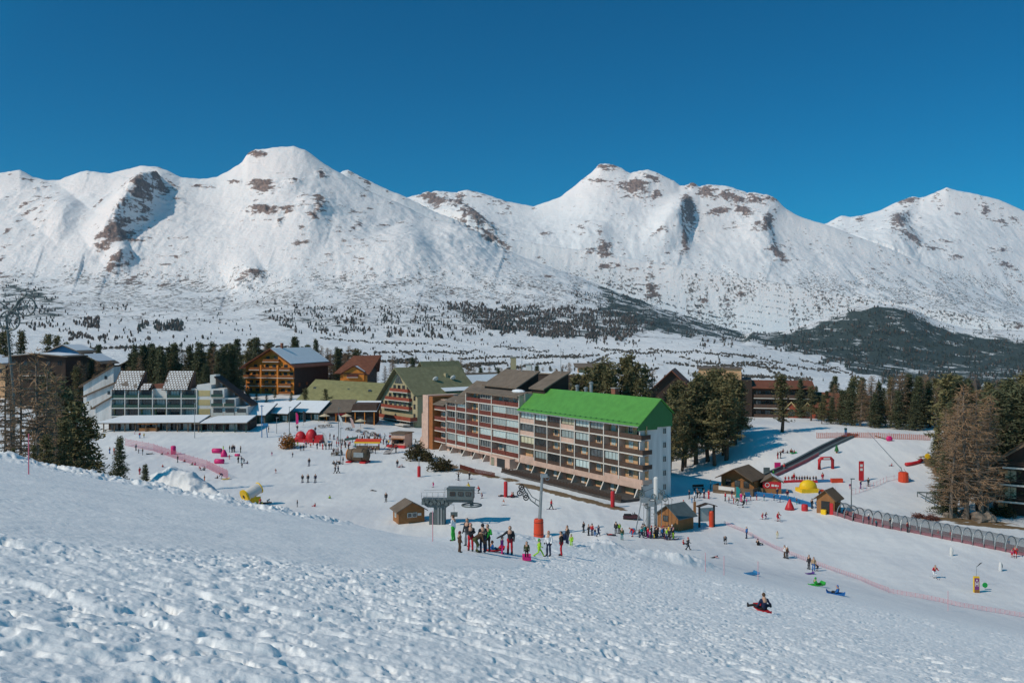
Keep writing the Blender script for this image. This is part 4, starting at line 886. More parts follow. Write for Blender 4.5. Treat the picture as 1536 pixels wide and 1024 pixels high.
def white_block():
    P = on(295, 256); z = P.z; t = thing('apartment_block', 'white terraced block with green balconies and snow dusted tile roofs', 'apartment building', P, math.pi)
    W = 25.6
    MB().box(0, W, -12, -1.4, -1, 14-z).build('wall', M_WHITE, t)
    lv = [(5.9, 2.5), (8.3, 3.0), (11.2, 2.7)]
    xs = [0, 4.6, 9, 13.2, 17.4, 21.5, W]
    for k, (zz, h) in enumerate(lv):
        b = MB().box(0, W, -1.397, .1, zz-z-.2, zz-z).mat(1).box(0, W, .103, .15, zz-z-.25, zz-z+.05).build('balcony', [M_CONC, M_WFRAME], t)
        for i in range(6):
            if k == 2 and i == 2: continue
            if k: MB().box(xs[i]+.15, xs[i+1]-.15, -.02, .04, zz-z+.05, zz-z+.95).build('railing', M_TEAL, b)
            a, c = xs[i], xs[i+1]
            MB().box(a+.1, c-.1, -1.39, -1.35, zz-z+.03, zz-z+h-.25).build('recess_wall', M_TAN if (k == 0 and i in (2, 3, 5)) else M_CONC, t)
            window(t, (a+c)/2+.2, -1.33, zz-z+.1, 2.6, h-.6, 'D' if (i+k) % 3 else 'G', panes=3)
    for x in xs: MB().box(x-.12, x+.12, -1.38, .16, 5.7-z, 13.8-z).build('party_fin', M_WHITE, t)
    MB().box(0, W, -1.38, -.3, -1, 5.65-z).build('base_wall', M_CONC, t)
    for a, b_, zt in ((17.2, 25.2, 19.2), (2.2, 10.4, 19.2), (13.6, 17.1, 15.6)):
        zz = 13.9-z; y1 = -4.6 if zt > 16 else -1.6
        MB().prism([(.5, zz-.3), (y1, zt-z-.3), (y1-.8, zt-z-.3), (y1-.8, zz-.3)], 4, 'x', a, b_).build('roof_side', M_BRN, t)
        MB().slab([(a+.4, .75, zz+.1), (b_-.4, .75, zz+.1), (b_-.4, y1-.2, zt-z), (a+.4, y1-.2, zt-z)], .2).build('roof', M_TSNOW, t)
    MB().box(10.5, 13.5, -6, -1.6, 14-z, 15.3-z).build('parapet', M_CHIM, t)
    # tower and stepped terraces to the right
    for a, b_, zt in ((-4.3, -.003, 15.2), (-8.2, -4.303, 14.0), (-11.6, -8.203, 11.2), (-15.2, -11.603, 8.6)):
        MB().box(a, b_, -10, -.2, -1, zt-z).build('step_wall', M_WHITE, t)
        zz = 6.0
        while zz+2 < zt:
            if a > -5: MB().box(a+.3, b_-.3, -.197, -.12, zz+.3-z, zz+2-z).build('tan_panel', M_TAN, t)
            else:
                MB().box(a+.2, b_-.2, .5, .56, zz-z+.05, zz-z+.9).mat(1).box(a+.1, b_-.1, -.197, .6, zz-.15-z, zz-z).build('balcony', [M_TEAL if zz > 7 else M_WFRAME, M_TRIM], t)
                window(t, (a+b_)/2, -.16, zz+.15-z, 2.6, 1.9, 'D', panes=3)
            zz += 2.75
    MB().slab([(-4.2, -3, 17.6-z), (-15.6, -3, 8.9-z), (-15.6, -9.5, 8.9-z), (-4.2, -9.5, 17.6-z)], .4).mat(1).box(-4.3, -2.6, -8, -4, 15.2-z, 18-z).build('slope_roof', [M_DARKWOOD, M_WHITE], t)
    MB().box(-15.2, -.3, -.19, 1.0, -1, 5.7-z).mat(1).box(-15.3, .2, 1.003, 1.1, 4.8-z, 5.9-z).build('base_wall', [M_TAN, M_WHITE], t)
    # stepped end walls at the left
    for x0, x1, yf, zl, zr in ((W+.02, W+4.9, -.3, 8.5, 11.3), (W+.5, W+10, -5.2, 11.6, 15.7), (W+4.2, W+13.6, -10.4, 14.6, 20.2)):
        MB().prism([(x0, -1), (x1, -1), (x1, zl-z), (x0, zr-z)], 4, 'y', yf-4.8, yf).build('end_wall', M_GREYW, t)
        s = (zr-zl)/(x1-x0)
        MB().slab([(x1+1.2, yf+.7, zl-s*1.2-z+.35), (x0-.3, yf+.7, zr+s*.3-z+.35), (x0-.3, yf-5.2, zr+s*.3-z+.35), (x1+1.2, yf-5.2, zl-s*1.2-z+.35)], .4).build('end_roof', M_WOODG, t)
    window(t, W+3.2, -5.18, 12.0-z, .8, 1.0, 'D'); window(t, W+6.6, -10.38, 16.4-z, .8, 1.0, 'D')
    # snow covered shop arcade in front
    P = on(372, 243); z = P.z
    for px0, px1, lb, kiosk in ((156, 301, 'snow roofed shop arcade along the foot of the white terraced block', 1), (302, 372, 'short snow roofed glazed arcade right of the long one', 0)):
        P = on(px1, 244); z = P.z; L = (px1-px0)/F*244
        t = thing('shop_arcade', lb, 'shop', P, math.pi, group='snow roofed shops')
        MB().box(.2, L-.2, -9, -2.4, -1, 2.7).build('wall', M_DARKWOOD, t)
        rf = MB().slab([(-.2, 1.2, 2.7), (L+2, 1.2, 2.5), (L-2, -8, 3.7), (-.2, -8, 3.9)], .2).build('roof', M_WOODG, t)
        MB().slab([(0, 1.1, 2.9), (L+1.6, 1.1, 2.7), (L-2, -7.8, 3.9), (0, -7.8, 4.1)], .18).build('snow_cover', M_SNOW, rf)
        n = int(L/3)
        for i in range(n+1):
            MB().box(.2+(L-.6)*i/n, .45+(L-.6)*i/n, .6, .85, -.5, 2.5).build('post', M_WOODG if kiosk else M_TEAL, t)
            if i < n: window(t, .2+(L-.6)*(i+.5)/n, -2.37, .3, 2.3, 2.0, 'G' if i % 3 == 1 else 'D', panes=3, frame=M_WFRAME if i % 2 else M_FRAME)
        if kiosk: MB().box(12.4, 17.5, -1.5, .4, -.3, 1.1).mat(1).box(12.2, 17.7, -1.2, .9, 2.2, 2.45).build('counter', [M_WOOD, M_ORANGE], t)
    for px, d, W, lb, rot in ((432, 262, 8, 'low shop with a snow covered lean-to roof beside the blue drag lift', 14), (479, 268, 12.5, 'snow roofed shop next to the restaurant terrace', 12), (398, 258, 5.4, 'little shaded shop with drifted snow on its roof at the arcade end', 10)):
        P = on(px, d); t = thing('shop', lb, 'shop', P, math.pi-R(rot), group='snow roofed shops')
        MB().box(0, W, -7, -.6, -1, 2.7).build('wall', M_TEAL, t)
        rf = MB().slab([(-.5, .9, 2.6), (W+.5, .9, 2.6), (W+.5, -7.4, 5.6), (-.5, -7.4, 5.6)], .2).build('roof', M_DARKWOOD, t)
        MB().slab([(-.4, .8, 2.82), (W+.4, .8, 2.82), (W+.4, -7.3, 5.82), (-.4, -7.3, 5.82)], .2).build('snow_cover', M_SNOW, rf)
        n = max(2, int(W/2.4))
        for i in range(n): window(t, W*(i+.5)/n, -.57, .4, 1.7, 1.7, 'D' if i % 2 else 'G', panes=2)
        for i in range(n+1): MB().box(W*i/n-.1, W*i/n+.1, .3, .5, -.5, 2.6).build('post', M_WOODG, t)
    # restaurant
    P = on(562, 270); z = P.z; t = thing('restaurant', 'brown timber restaurant with a half snow covered roof below the straw roofed hall', 'restaurant', P, math.pi)
    MB().box(0, 15.5, -9, 0, -1, 4.4).build('wall', M_DARKWOOD, t)
    MB().prism([(-.8, 4.2), (7.4, 4.2), (6.6, 6.6), (-.8, 6.6)], 4, 'y', -8, 1.2).mat(1).slab([(-.9, 1.4, 4.5), (7.0, 1.4, 4.5), (7.0, -8, 7.0), (-.9, -8, 7.0)], .2).build('roof', [M_BRN, M_SNOW], t)
    MB().slab([(7.1, 1.6, 4.3), (17, 1.6, 3.9), (15, -8, 7.4), (7.1, -8, 7.4)], .25).build('roof', M_TILE, t)
    for i in range(5): window(t, 1.5+i*3, .03, .6, 2.0, 2.0, 'D', panes=2)
    MB().box(8.6, 12.4, .9, 1.1, 3.1, 3.7).build('sign_board', M_REDP, t)
    for x in (0, 3, 6, 9, 12, 15): MB().box(x-.12, x+.12, 1.0, 1.2, -.3, 4.2).build('post', M_ORANGE, t)
    # kiosk beside the pink block
    P = on(607, 226); z = P.z; t = thing('kiosk', 'pink rendered snack kiosk with a red counter cloth beside the bushes', 'kiosk', P, math.pi-R(24))
    MB().box(0, 4.2, -4, 0, -.3, 1.0).box(0, 4.2, -4, 0, 2.2, 3.7).box(0, .3, -4, 0, 1.0, 2.2).box(3.9, 4.2, -4, 0, 1.0, 2.2).build('wall', M_PINK, t)
    MB().box(-.3, 4.5, -4.4, .5, 3.703, 3.9).build('roof', M_WOODG, t); MB().box(.1, 4.1, -3.8, -3.7, 1, 2.2).build('back_wall', M_DARK, t)
    MB().box(-.6, 4.9, .3, 1.2, -.3, .7).build('counter', M_REDP, t)
    MB().box(0, 4.2, .003, .8, 2.25, 2.4).build('awning', M_RUST, t)
# ------------------------------------------------------------------ trees
def leafmat(name, c, c2, var=.35):
    m, nt, b = _nt(name); N, L = nt.nodes, nt.links
    b.inputs['Roughness'].default_value = .9; b.inputs['Specular IOR Level'].default_value = .12
    oi = N.new('ShaderNodeObjectInfo'); g = N.new('ShaderNodeNewGeometry')
    nz = N.new('ShaderNodeTexNoise'); nz.inputs['Scale'].default_value = .9; nz.inputs['Detail'].default_value = 3; L.new(g.outputs['Position'], nz.inputs['Vector'])
    ad = N.new('ShaderNodeMath'); ad.operation = 'MULTIPLY_ADD'; ad.inputs[1].default_value = .45; L.new(oi.outputs['Random'], ad.inputs[0])
    m2 = N.new('ShaderNodeMath'); m2.operation = 'MULTIPLY_ADD'; m2.inputs[1].default_value = 1.5; m2.inputs[2].default_value = -.45; L.new(nz.outputs[0], m2.inputs[0]); L.new(m2.outputs[0], ad.inputs[2])
    mx = N.new('ShaderNodeMix'); mx.data_type = 'RGBA'; mx.inputs[6].default_value = tuple(c)+(1,); mx.inputs[7].default_value = tuple(c2)+(1,); mx.clamp_factor = True
    L.new(ad.outputs[0], mx.inputs[0]); L.new(mx.outputs[2], b.inputs['Base Color']); return m
def pynp_mesh(name, V, T, m):
    me = bpy.data.meshes.new(name); V = np.asarray(V, np.float32); n = len(V)
    me.vertices.add(n); me.vertices.foreach_set('co', V.ravel())
    T = np.asarray(T, np.int32); me.loops.add(T.size); me.loops.foreach_set('vertex_index', T.ravel())
    me.polygons.add(len(T)); me.polygons.foreach_set('loop_start', np.arange(0, T.size, 3, dtype=np.int32))
    me.materials.append(m); me.update(calc_edges=True); return me
def conifer(seed, kind):
    """10 m tree; returns (trunk mesh, crown mesh). kinds: spruce, pine, larch, shrub, thuja"""
    rs = np.random.RandomState(seed); V = []; T = []; tr = MB()
    bend = lambda z: Vector((.18*math.sin(z*.35+seed), .15*math.cos(z*.3+seed*2)-.15, z))
    tuftn = {'spruce': 9, 'pine': 12, 'larch': 0, 'shrub': 9, 'thuja': 8}[kind]
    def tuft(p, s, n, flat=.55):
        for _ in range(n):
            o = len(V); a = rs.randn(3)*s*.55; a[2] *= flat; c = np.array(p)+a
            d1 = rs.randn(3); d1[2] *= .6; d1 /= np.linalg.norm(d1)+1e-6; d2 = rs.randn(3); d2[2] *= .6; d2 -= d1*d2.dot(d1); d2 /= np.linalg.norm(d2)+1e-6
            l = s*(.55+.6*rs.rand()); w = s*(.22+.25*rs.rand())
            V.extend([c-d1*l*.5-d2*w*.5, c-d1*l*.4+d2*w*.5, c+d1*l*.6]); T.append((o, o+1, o+2))
    def twig(p, d, l, w):
        o = len(V); d = d/np.linalg.norm(d); s = np.cross(d, rs.randn(3)); s /= np.linalg.norm(s)+1e-6
        V.extend([p-s*w, p+s*w, p+d*l]); T.append((o, o+1, o+2))
    H = 10.0
    if kind == 'shrub':
        for i in range(90):
            a = rs.rand()*6.28; r = 4.2*math.sqrt(rs.rand()); z = 1+7*rs.rand()*(1-(r/5)**2)
            tuft((r*math.cos(a), r*math.sin(a), z), 1.7, 9, 1)
        for i in range(7):
            a = i*.9; tr.tube([(0, 0, -.6), (1.2*math.cos(a), 1.2*math.sin(a), 2.5), (2.6*math.cos(a), 2.6*math.sin(a), 5.5)], [.3, .2, .08], 5)
    elif kind == 'thuja':
        for i in range(150):
            z = .4+9.3*rs.rand(); a = rs.rand()*6.28; r = 2.0*min(1, (10.2-z)/5)*math.sqrt(rs.rand())*min(1, .5+z/3)
            tuft((r*math.cos(a), r*math.sin(a), z), 1.1, 8, 1.3)
        tr.tube([(0, 0, -.6), (0, 0, 8)], [.4, .1], 6)
    else:
        r0 = {'spruce': .22, 'pine': .24, 'larch': .2}[kind]
        tr.tube([bend(z) for z in (-1, 0, 2.5, 5, 7.5, 9.7)], [r0*1.25, r0, r0*.8, r0*.58, r0*.32, .03], 7)
        z = {'spruce': .9, 'pine': 2.2, 'larch': 1.6}[kind]
        while z < 9.85:
            t = z/H
            if kind == 'spruce': L_ = 2.15*(1-t)**.85+.12; nb = 7
            elif kind == 'pine': L_ = (2.25*min(1, (1-t)*1.15+.05)**.8)*(.55+.6*rs.rand())+.2; nb = 5
            else: L_ = 1.75*(1-t)**.8+.15; nb = 6
            a0 = rs.rand()*6.28; lop = 1 if kind != 'pine' else .5+.8*rs.rand()
            for i in range(nb):
                if rs.rand() < (.05 if kind == 'spruce' else .2): continue
                a = a0+i*6.283/nb+rs.randn()*.25; L2 = L_*(.72+.5*rs.rand())*lop
                p0 = np.array(bend(z+rs.randn()*.12)); up = {'spruce': -.18, 'pine': .16+.3*t, 'larch': .04}[kind]
                d = np.array([math.cos(a), math.sin(a), up+rs.randn()*.08])
                tip = p0+d*L2+np.array([0, 0, .10*L2 if kind == 'spruce' else 0])
                if L2 > .35: tr.tube([p0, p0+d*L2*.55, tip], [.05*(1-t)+.018, .03, .012], 4, cap=False)
                if kind == 'larch':
                    n = int(11*L2)+3
                    for q in range(n):
                        s = .15+.85*rs.rand(); p = p0+d*L2*s; dd = np.array([rs.randn()*.7, rs.randn()*.7, -.15+rs.randn()*.55])+d*.5
                        twig(p, dd, .22+.42*rs.rand(), .013+.014*rs.rand())
                else:
                    n = max(2, int(L2*(3.2 if kind == 'spruce' else 3.0)))
                    for q in range(n):
                        s = ((q+.6)/n)
                        if kind == 'pine' and s < .25: continue
                        wdt = (.30 if kind == 'spruce' else .42)*(1.15-.4*s)
                        p = p0+(tip-p0)*s; lat = np.array([-math.sin(a), math.cos(a), 0])*rs.randn()*.24*L2*(1-s*.5)
                        tuft(p+lat, wdt*1.25, tuftn)
            z += {'spruce': .34, 'pine': .5, 'larch': .3}[kind]*(.8+.4*rs.rand())*(1.15-.4*t)
        if kind != 'larch': tuft((bend(9.85)), .3, 12, 1.5)
    bark = mat('bark_'+('grey' if kind == 'larch' else 'brown'), (.15, .125, .105) if kind == 'larch' else (.085, .062, .048), .95, .3, 6)
    mats_ = {'spruce': LEAF_S, 'pine': LEAF_P, 'larch': LEAF_L, 'shrub': LEAF_B, 'thuja': LEAF_S}
    return tr.mesh(kind+'_trunk', bark, True), pynp_mesh(kind+'_crown', V, T, mats_[kind])
LEAF_S = leafmat('spruce_needles', (.065, .078, .048), (.14, .14, .074)); LEAF_P = leafmat('pine_needles', (.095, .092, .048), (.20, .17, .08))
LEAF_L = leafmat('larch_twigs', (.24, .145, .085), (.37, .235, .14)); LEAF_B = leafmat('bush_leaves', (.045, .042, .02), (.085, .065, .03)); LEAF_O = leafmat('rusty_leaves', (.22, .085, .022), (.34, .14, .035))
TREES = {}
def tree_at(name, kind, loc, h, label, group, cat='tree', wide=1.0):
    i = random.randrange(len(TREES[kind])); tm, cm = TREES[kind][i]
    t = thing(name, label, cat, loc, random.random()*6.28, group)
    s = h/10; t.scale = (s*wide, s*wide, s)
    inst('trunk', tm, t); inst('crown', cm, t)
    return t
ORD = ['first', 'second', 'third', 'fourth', 'fifth', 'sixth', 'seventh', 'eighth', 'ninth', 'tenth', 'eleventh', 'twelfth', 'thirteenth', 'fourteenth', 'fifteenth', 'sixteenth', 'seventeenth', 'eighteenth', 'nineteenth', 'twentieth']
NAMEK = {'spruce': 'spruce_tree', 'pine': 'pine_tree', 'larch': 'larch_tree'}
def row(items, where, group, wide=1.0):
    """items (px, ytop, d or None, ybase, kind): an own label for each, counted from the left"""
    cnt = {}
    for it in items: cnt[it[4]] = cnt.get(it[4], 0)+1
    seen = {}
    adj = {'spruce': 'dark green spruce', 'pine': 'olive green pine', 'larch': 'bare brown larch'}
    for px, yt, d, yb, k in sorted(items, key=lambda q: q[0]):
        P = on(px, d) if d else at(px, yb); P.z -= .15
        h = EYE-(yt-HY)/F*P.y-P.z; i = seen.get(k, 0); seen[k] = i+1
        n = cnt[k]
        lb = adj[k]+' '+where if n == 1 else f'{ORD[i]} {adj[k]} from the left {where}'
        tree_at(NAMEK[k], k, P, h, lb, group, wide=wide*(.9+.25*random.random()))
def trees():
    for k, n in (('spruce', 4), ('pine', 5), ('larch', 4), ('shrub', 2), ('thuja', 1)): TREES[k] = [conifer(31+i*7+len(k), k) for i in range(n)]
    S, Pn, L = 'spruce', 'pine', 'larch'
    row([(9, 545, 78, 0, L), (50, 526, 88, 0, L), (27, 535, 100, 0, L), (72, 548, 95, 0, L), (88, 556, 104, 0, L), (14, 575, 70, 0, L)], 'in the clump behind the snow crest', 'larches behind the snow crest', .75)
    row([(112, 604, 74, 0, Pn), (93, 632, 71, 0, Pn), (131, 628, 77, 0, Pn), (70, 652, 70, 0, Pn), (181, 657, 71, 0, S), (217, 697, 70, 0, S), (50, 668, 69, 0, Pn), (20, 672, 68, 0, Pn)], 'poking over the near snow crest', 'small pines behind the snow crest', 1.0)
    row([(78, 566, 118, 0, S), (97, 578, 112, 0, S), (62, 560, 130, 0, S)], 'standing dark behind the left larch clump', 'spruces behind the larches', .85)
    row([(10, 490, 350, 0, Pn), (30, 497, 355, 0, Pn), (2, 502, 350, 0, Pn), (72, 502, 352, 0, Pn), (88, 503, 356, 0, Pn), (100, 514, 352, 0, Pn), (147, 517, 345, 0, S)], 'behind the left snowy roofs', 'pines by the left houses', .85)
    rs = np.random.RandomState(3)
    def wood(x0, x1, n, d0, d1, y0, y1, kinds, label, group):
        for i in range(n):
            px = x0+(x1-x0)*(i+.7*rs.rand())/n; d = d0+(d1-d0)*rs.rand(); P = on(px, d); P.z -= .2
            k = kinds[int(rs.rand()*len(kinds))]; yt = y0+(y1-y0)*rs.rand()
            h = EYE-(yt-HY)/F*d-P.z
            tree_at(NAMEK[k], k, P, h, label.replace('*', {'spruce': 'dark spruce', 'pine': 'dusky pine', 'larch': 'bare larch'}[k]), group, wide=1.15)
    wood(196, 352, 44, 292, 330, 512, 548, [S, S, S, L, Pn], '* in the dense wood behind the white terraced block', 'wood behind the white terraced block')
    wood(96, 200, 26, 296, 330, 538, 566, [S, L, L, Pn], '* in the brushy wood between the left houses', 'wood between the left houses')
    wood(336, 540, 34, 372, 392, 505, 540, [S, S, Pn, L], '* in the wood behind the large orange chalet', 'wood behind the orange chalet')
    wood(1200, 1440, 44, 232, 268, 560, 592, [S, S, Pn, L], '* in the wood beyond the orange fence of the beginner slope', 'wood beyond the beginner slope')
    wood(1425, 1600, 26, 165, 215, 560, 600, [S, S, Pn], '* in the wood behind the right larches', 'wood behind the right larches')
    wood(1120, 1200, 8, 268, 290, 572, 592, [S, Pn], '* behind the dark brown residence', 'trees behind the dark residence')
    wood(700, 860, 16, 345, 385, 541, 556, [S, L, L], '* at the far village edge behind the flues', 'trees at the village edge')
    wood(560, 700, 10, 372, 390, 530, 548, [S, L], '* beyond the russet chalet and hotel roofs', 'trees beyond the hotel')
    row([(475, 510, 362, 0, S), (441, 504, 375, 0, S), (497, 524, 368, 0, L), (515, 527, 368, 0, L)], 'beside the large orange chalet', 'trees beside the orange chalet')
    row([(458, 583, 282, 0, Pn), (488, 583, 280, 0, Pn), (372, 580, 315, 0, S), (385, 588, 312, 0, Pn), (412, 584, 318, 0, Pn), (400, 592, 306, 0, Pn), (437, 590, 306, 0, Pn), (352, 588, 300, 0, S)], 'before the orange chalet and low hall', 'trees before the low hall', 1.2)
    row([(868, 560, 222, 0, Pn), (882, 552, 226, 0, Pn), (896, 545, 220, 0, Pn), (908, 540, 228, 0, Pn), (921, 545, 222, 0, Pn), (934, 538, 226, 0, Pn), (947, 533, 224, 0, Pn), (958, 543, 220, 0, Pn), (970, 550, 226, 0, Pn), (980, 553, 222, 0, L), (890, 556, 214, 0, Pn), (915, 556, 212, 0, Pn), (940, 556, 214, 0, Pn), (962, 562, 212, 0, Pn)], 'behind the green roof', 'pines behind the green roof', .92)
    row([(1012, 578, 0, 692, Pn), (1030, 588, 0, 700, Pn), (1046, 560, 0, 697, Pn), (1063, 572, 0, 692, Pn), (1052, 562, 0, 668, Pn), (1081, 555, 0, 672, Pn), (1094, 562, 0, 662, Pn), (1106, 580, 0, 656, Pn), (1020, 572, 0, 668, Pn), (1003, 590, 0, 662, Pn), (1073, 598, 0, 698, Pn), (1037, 574, 0, 680, Pn), (1089, 580, 0, 690, Pn), (1008, 600, 0, 712, Pn), (1024, 612, 0, 706, Pn), (1070, 556, 0, 662, Pn), (1100, 560, 0, 668, Pn), (1058, 566, 0, 660, Pn), (1112, 572, 0, 660, Pn), (1084, 566, 0, 684, Pn)], 'in the grove right of the green roofed block', 'pine grove by the green roofed block', 1.15)
    row([(1173, 563, 0, 648, Pn)], 'alone in front of the dark brown residence', 'pine before the dark residence', 1.5)
    row([(1232, 604, 228, 0, Pn), (1247, 596, 229, 0, S), (1261, 584, 227, 0, S), (1277, 572, 224, 0, S), (1292, 568, 222, 0, L), (1306, 562, 220, 0, L), (1320, 574, 222, 0, S), (1336, 564, 220, 0, L), (1352, 557, 220, 0, L), (1366, 560, 222, 0, S), (1380, 565, 220, 0, S), (1394, 572, 222, 0, S), (1408, 578, 218, 0, L), (1420, 590, 214, 0, S), (1345, 585, 216, 0, S), (1312, 590, 218, 0, S), (1372, 592, 214, 0, S)], 'in the row along the orange slope fence', 'row of trees along the orange fence', 1.25)
    row([(1452, 574, 0, 779, L), (1468, 580, 0, 780, L), (1438, 592, 0, 774, L), (1424, 618, 0, 768, L), (1480, 590, 0, 776, L), (1445, 600, 0, 760, L), (1460, 606, 0, 764, L), (1432, 640, 0, 778, L), (1416, 612, 0, 764, L), (1474, 612, 0, 766, L)], 'in the right larch stand behind the boulders', 'larches by the tunnel lift', .98)
    row([(1416, 676, 0, 772, S), (1426, 604, 0, 716, S), (1500, 585, 150, 0, S), (1521, 572, 158, 0, S), (1538, 578, 150, 0, S), (1484, 592, 158, 0, S), (1408, 640, 0, 700, S)], 'around the right larch stand', 'spruces by the right larches', 1.3)
    for px, py, yt, k, w_, lb, rust in ((432, 672, 644, 'shrub', 1.0, 'rusty orange shrub on the snow beside the red bouncy castle', 1), (625, 690, 654, 'shrub', .95, 'round olive bush at the foot of the pink end wall', 0), (640, 692, 668, 'shrub', .9, 'small brown bush right of the round olive bush', 0), (661, 706, 678, 'shrub', 1.3, 'wide olive bush before the pink block buttresses', 0), (960, 749, 726, 'thuja', .9, 'narrow dark conical thuja at the pale end wall corner', 0), (1378, 777, 766, 'shrub', 1.8, 'low reddish scrub left of the boulders', 1), (1398, 780, 768, 'shrub', 1.8, 'second patch of reddish scrub against the boulders', 1), (1508, 775, 752, 'shrub', 1.3, 'dark bush under the right timber chalet', 0), (1488, 772, 756, 'shrub', 1.2, 'small dark bush left of the right chalet posts', 0)):
        P = at(px, py); h = (py-yt)/F*P.y
        t = tree_at('bush', k, P, h, lb, 'bushes', 'bush', w_)
        if rust:
            for c in t.children:
                if c.name.startswith('crown'): c.material_slots[0].link = 'OBJECT'; c.material_slots[0].material = LEAF_O if px < 500 else mat('red_scrub', (.16, .06, .045), .9, .3)
    for px, py, s, lb in ((1475, 782, 1.9, 'largest pale boulder under the right larches'), (1447, 776, 1.4, 'middle boulder left of the largest one'), (1424, 776, 1.0, 'leftmost boulder beside the reddish scrub')):
        rs2 = np.random.RandomState(int(px)); b = MB().ell((0, 0, .25), 1, .8, .55, 12, 7)
        b.v = [tuple(np.array(v)*(1+.22*math.sin(v[0]*5+px)+.12*rs2.randn()*.6)) for v in b.v]
        o = b.build('boulder', M_STONE); o.location = at(px, py); o.scale = (s, s, s); tag(o, lb, 'boulder', 'boulders')
# ------------------------------------------------------------------ lifts, huts, fences and play things
def put(o, px, py, rz=0, label=None, cat=None, group=None):
    o.location = at(px, py); o.rotation_euler = (0, 0, rz); return tag(o, label, cat, group)
def new(name, label, cat, px, py, rz=0, group=None, s=1):
    return thing(name, label, cat, at(px, py), rz, group, s)
def hut(px, py, W, D, H, ridge, rz, name, label, mw, mr, snow=False, cat='hut', porch=0):
    """small gabled timber hut, ridge along local y; front faces +y"""
    t = new(name, label, cat, px, py, rz)
    MB().prism([(-W/2, -.4), (W/2, -.4), (W/2, H), (0, ridge), (-W/2, H)], 5, 'y', -D/2, D/2).build('wall', mw, t)
    s = (ridge-H)/(W/2); o = .45
    r = MB()
    for q in (-1, 1):
        p = [(q*(W/2+o), D/2+o+porch, H-s*o+.12), (q*.002, D/2+o+porch, ridge+.12), (q*.002, -D/2-o, ridge+.12), (q*(W/2+o), -D/2-o, H-s*o+.12)]
        r.slab(p, .14)
    rf = r.build('roof', mr, t)
    if snow: MB().slab([(-(W/2+.2), D/2, H+.24), (0, D/2, ridge+.28), (0, -D/2, ridge+.28), (-(W/2+.2), -D/2, H+.24)], .12).build('snow_cover', M_SNOW, rf)
    return t
def net_fence(pxs, label, m, h=1.1, dv=.3, cat='fence', posts=True, group=None, rails=5, name='net_fence', thick=.025, pole=None):
    P = [at(*p) for p in pxs]; t = thing(name, label, cat, P[0], 0, group); b = MB(); O = P[0]
    L = 0; acc = []
    for a, c in zip(P[:-1], P[1:]):
        n = max(2, int((c-a).length/dv))
        for i in range(n): acc.append(a.lerp(c, i/n))
    acc.append(P[-1])
    acc = [Vector((q.x, q.y, float(ground(q.x, q.y)))) for q in acc]
    for i, q in enumerate(acc):
        q = q-O; b.box(q.x-thick/2, q.x+thick/2, q.y-thick/2, q.y+thick/2, q.z+.05, q.z+h)
    for k in range(rails):
        z = .1+(h-.12)*k/(rails-1)
        b.tube([q-O+Vector((0, 0, z)) for q in acc], thick*.6, 4)
    b.build('netting', m, t)
    step = max(1, int(2.6/dv)) if posts else 10**9
    if posts:
        for i in range(0, len(acc), step):
            q = acc[i]-O; MB().tube([q-Vector((0, 0, .2)), q+Vector((0, 0, h+.25))], .035, 5).build('post', pole or m, t)
    return t
def pole(px, py, h, r, m, name, label, cat='pole', group=None, extra=None):
    b = MB().tube([(0, 0, -.3), (0, 0, h)], [r, r*.75], 8)
    o = b.build(name, m); put(o, px, py, 0, label, cat, group); return o
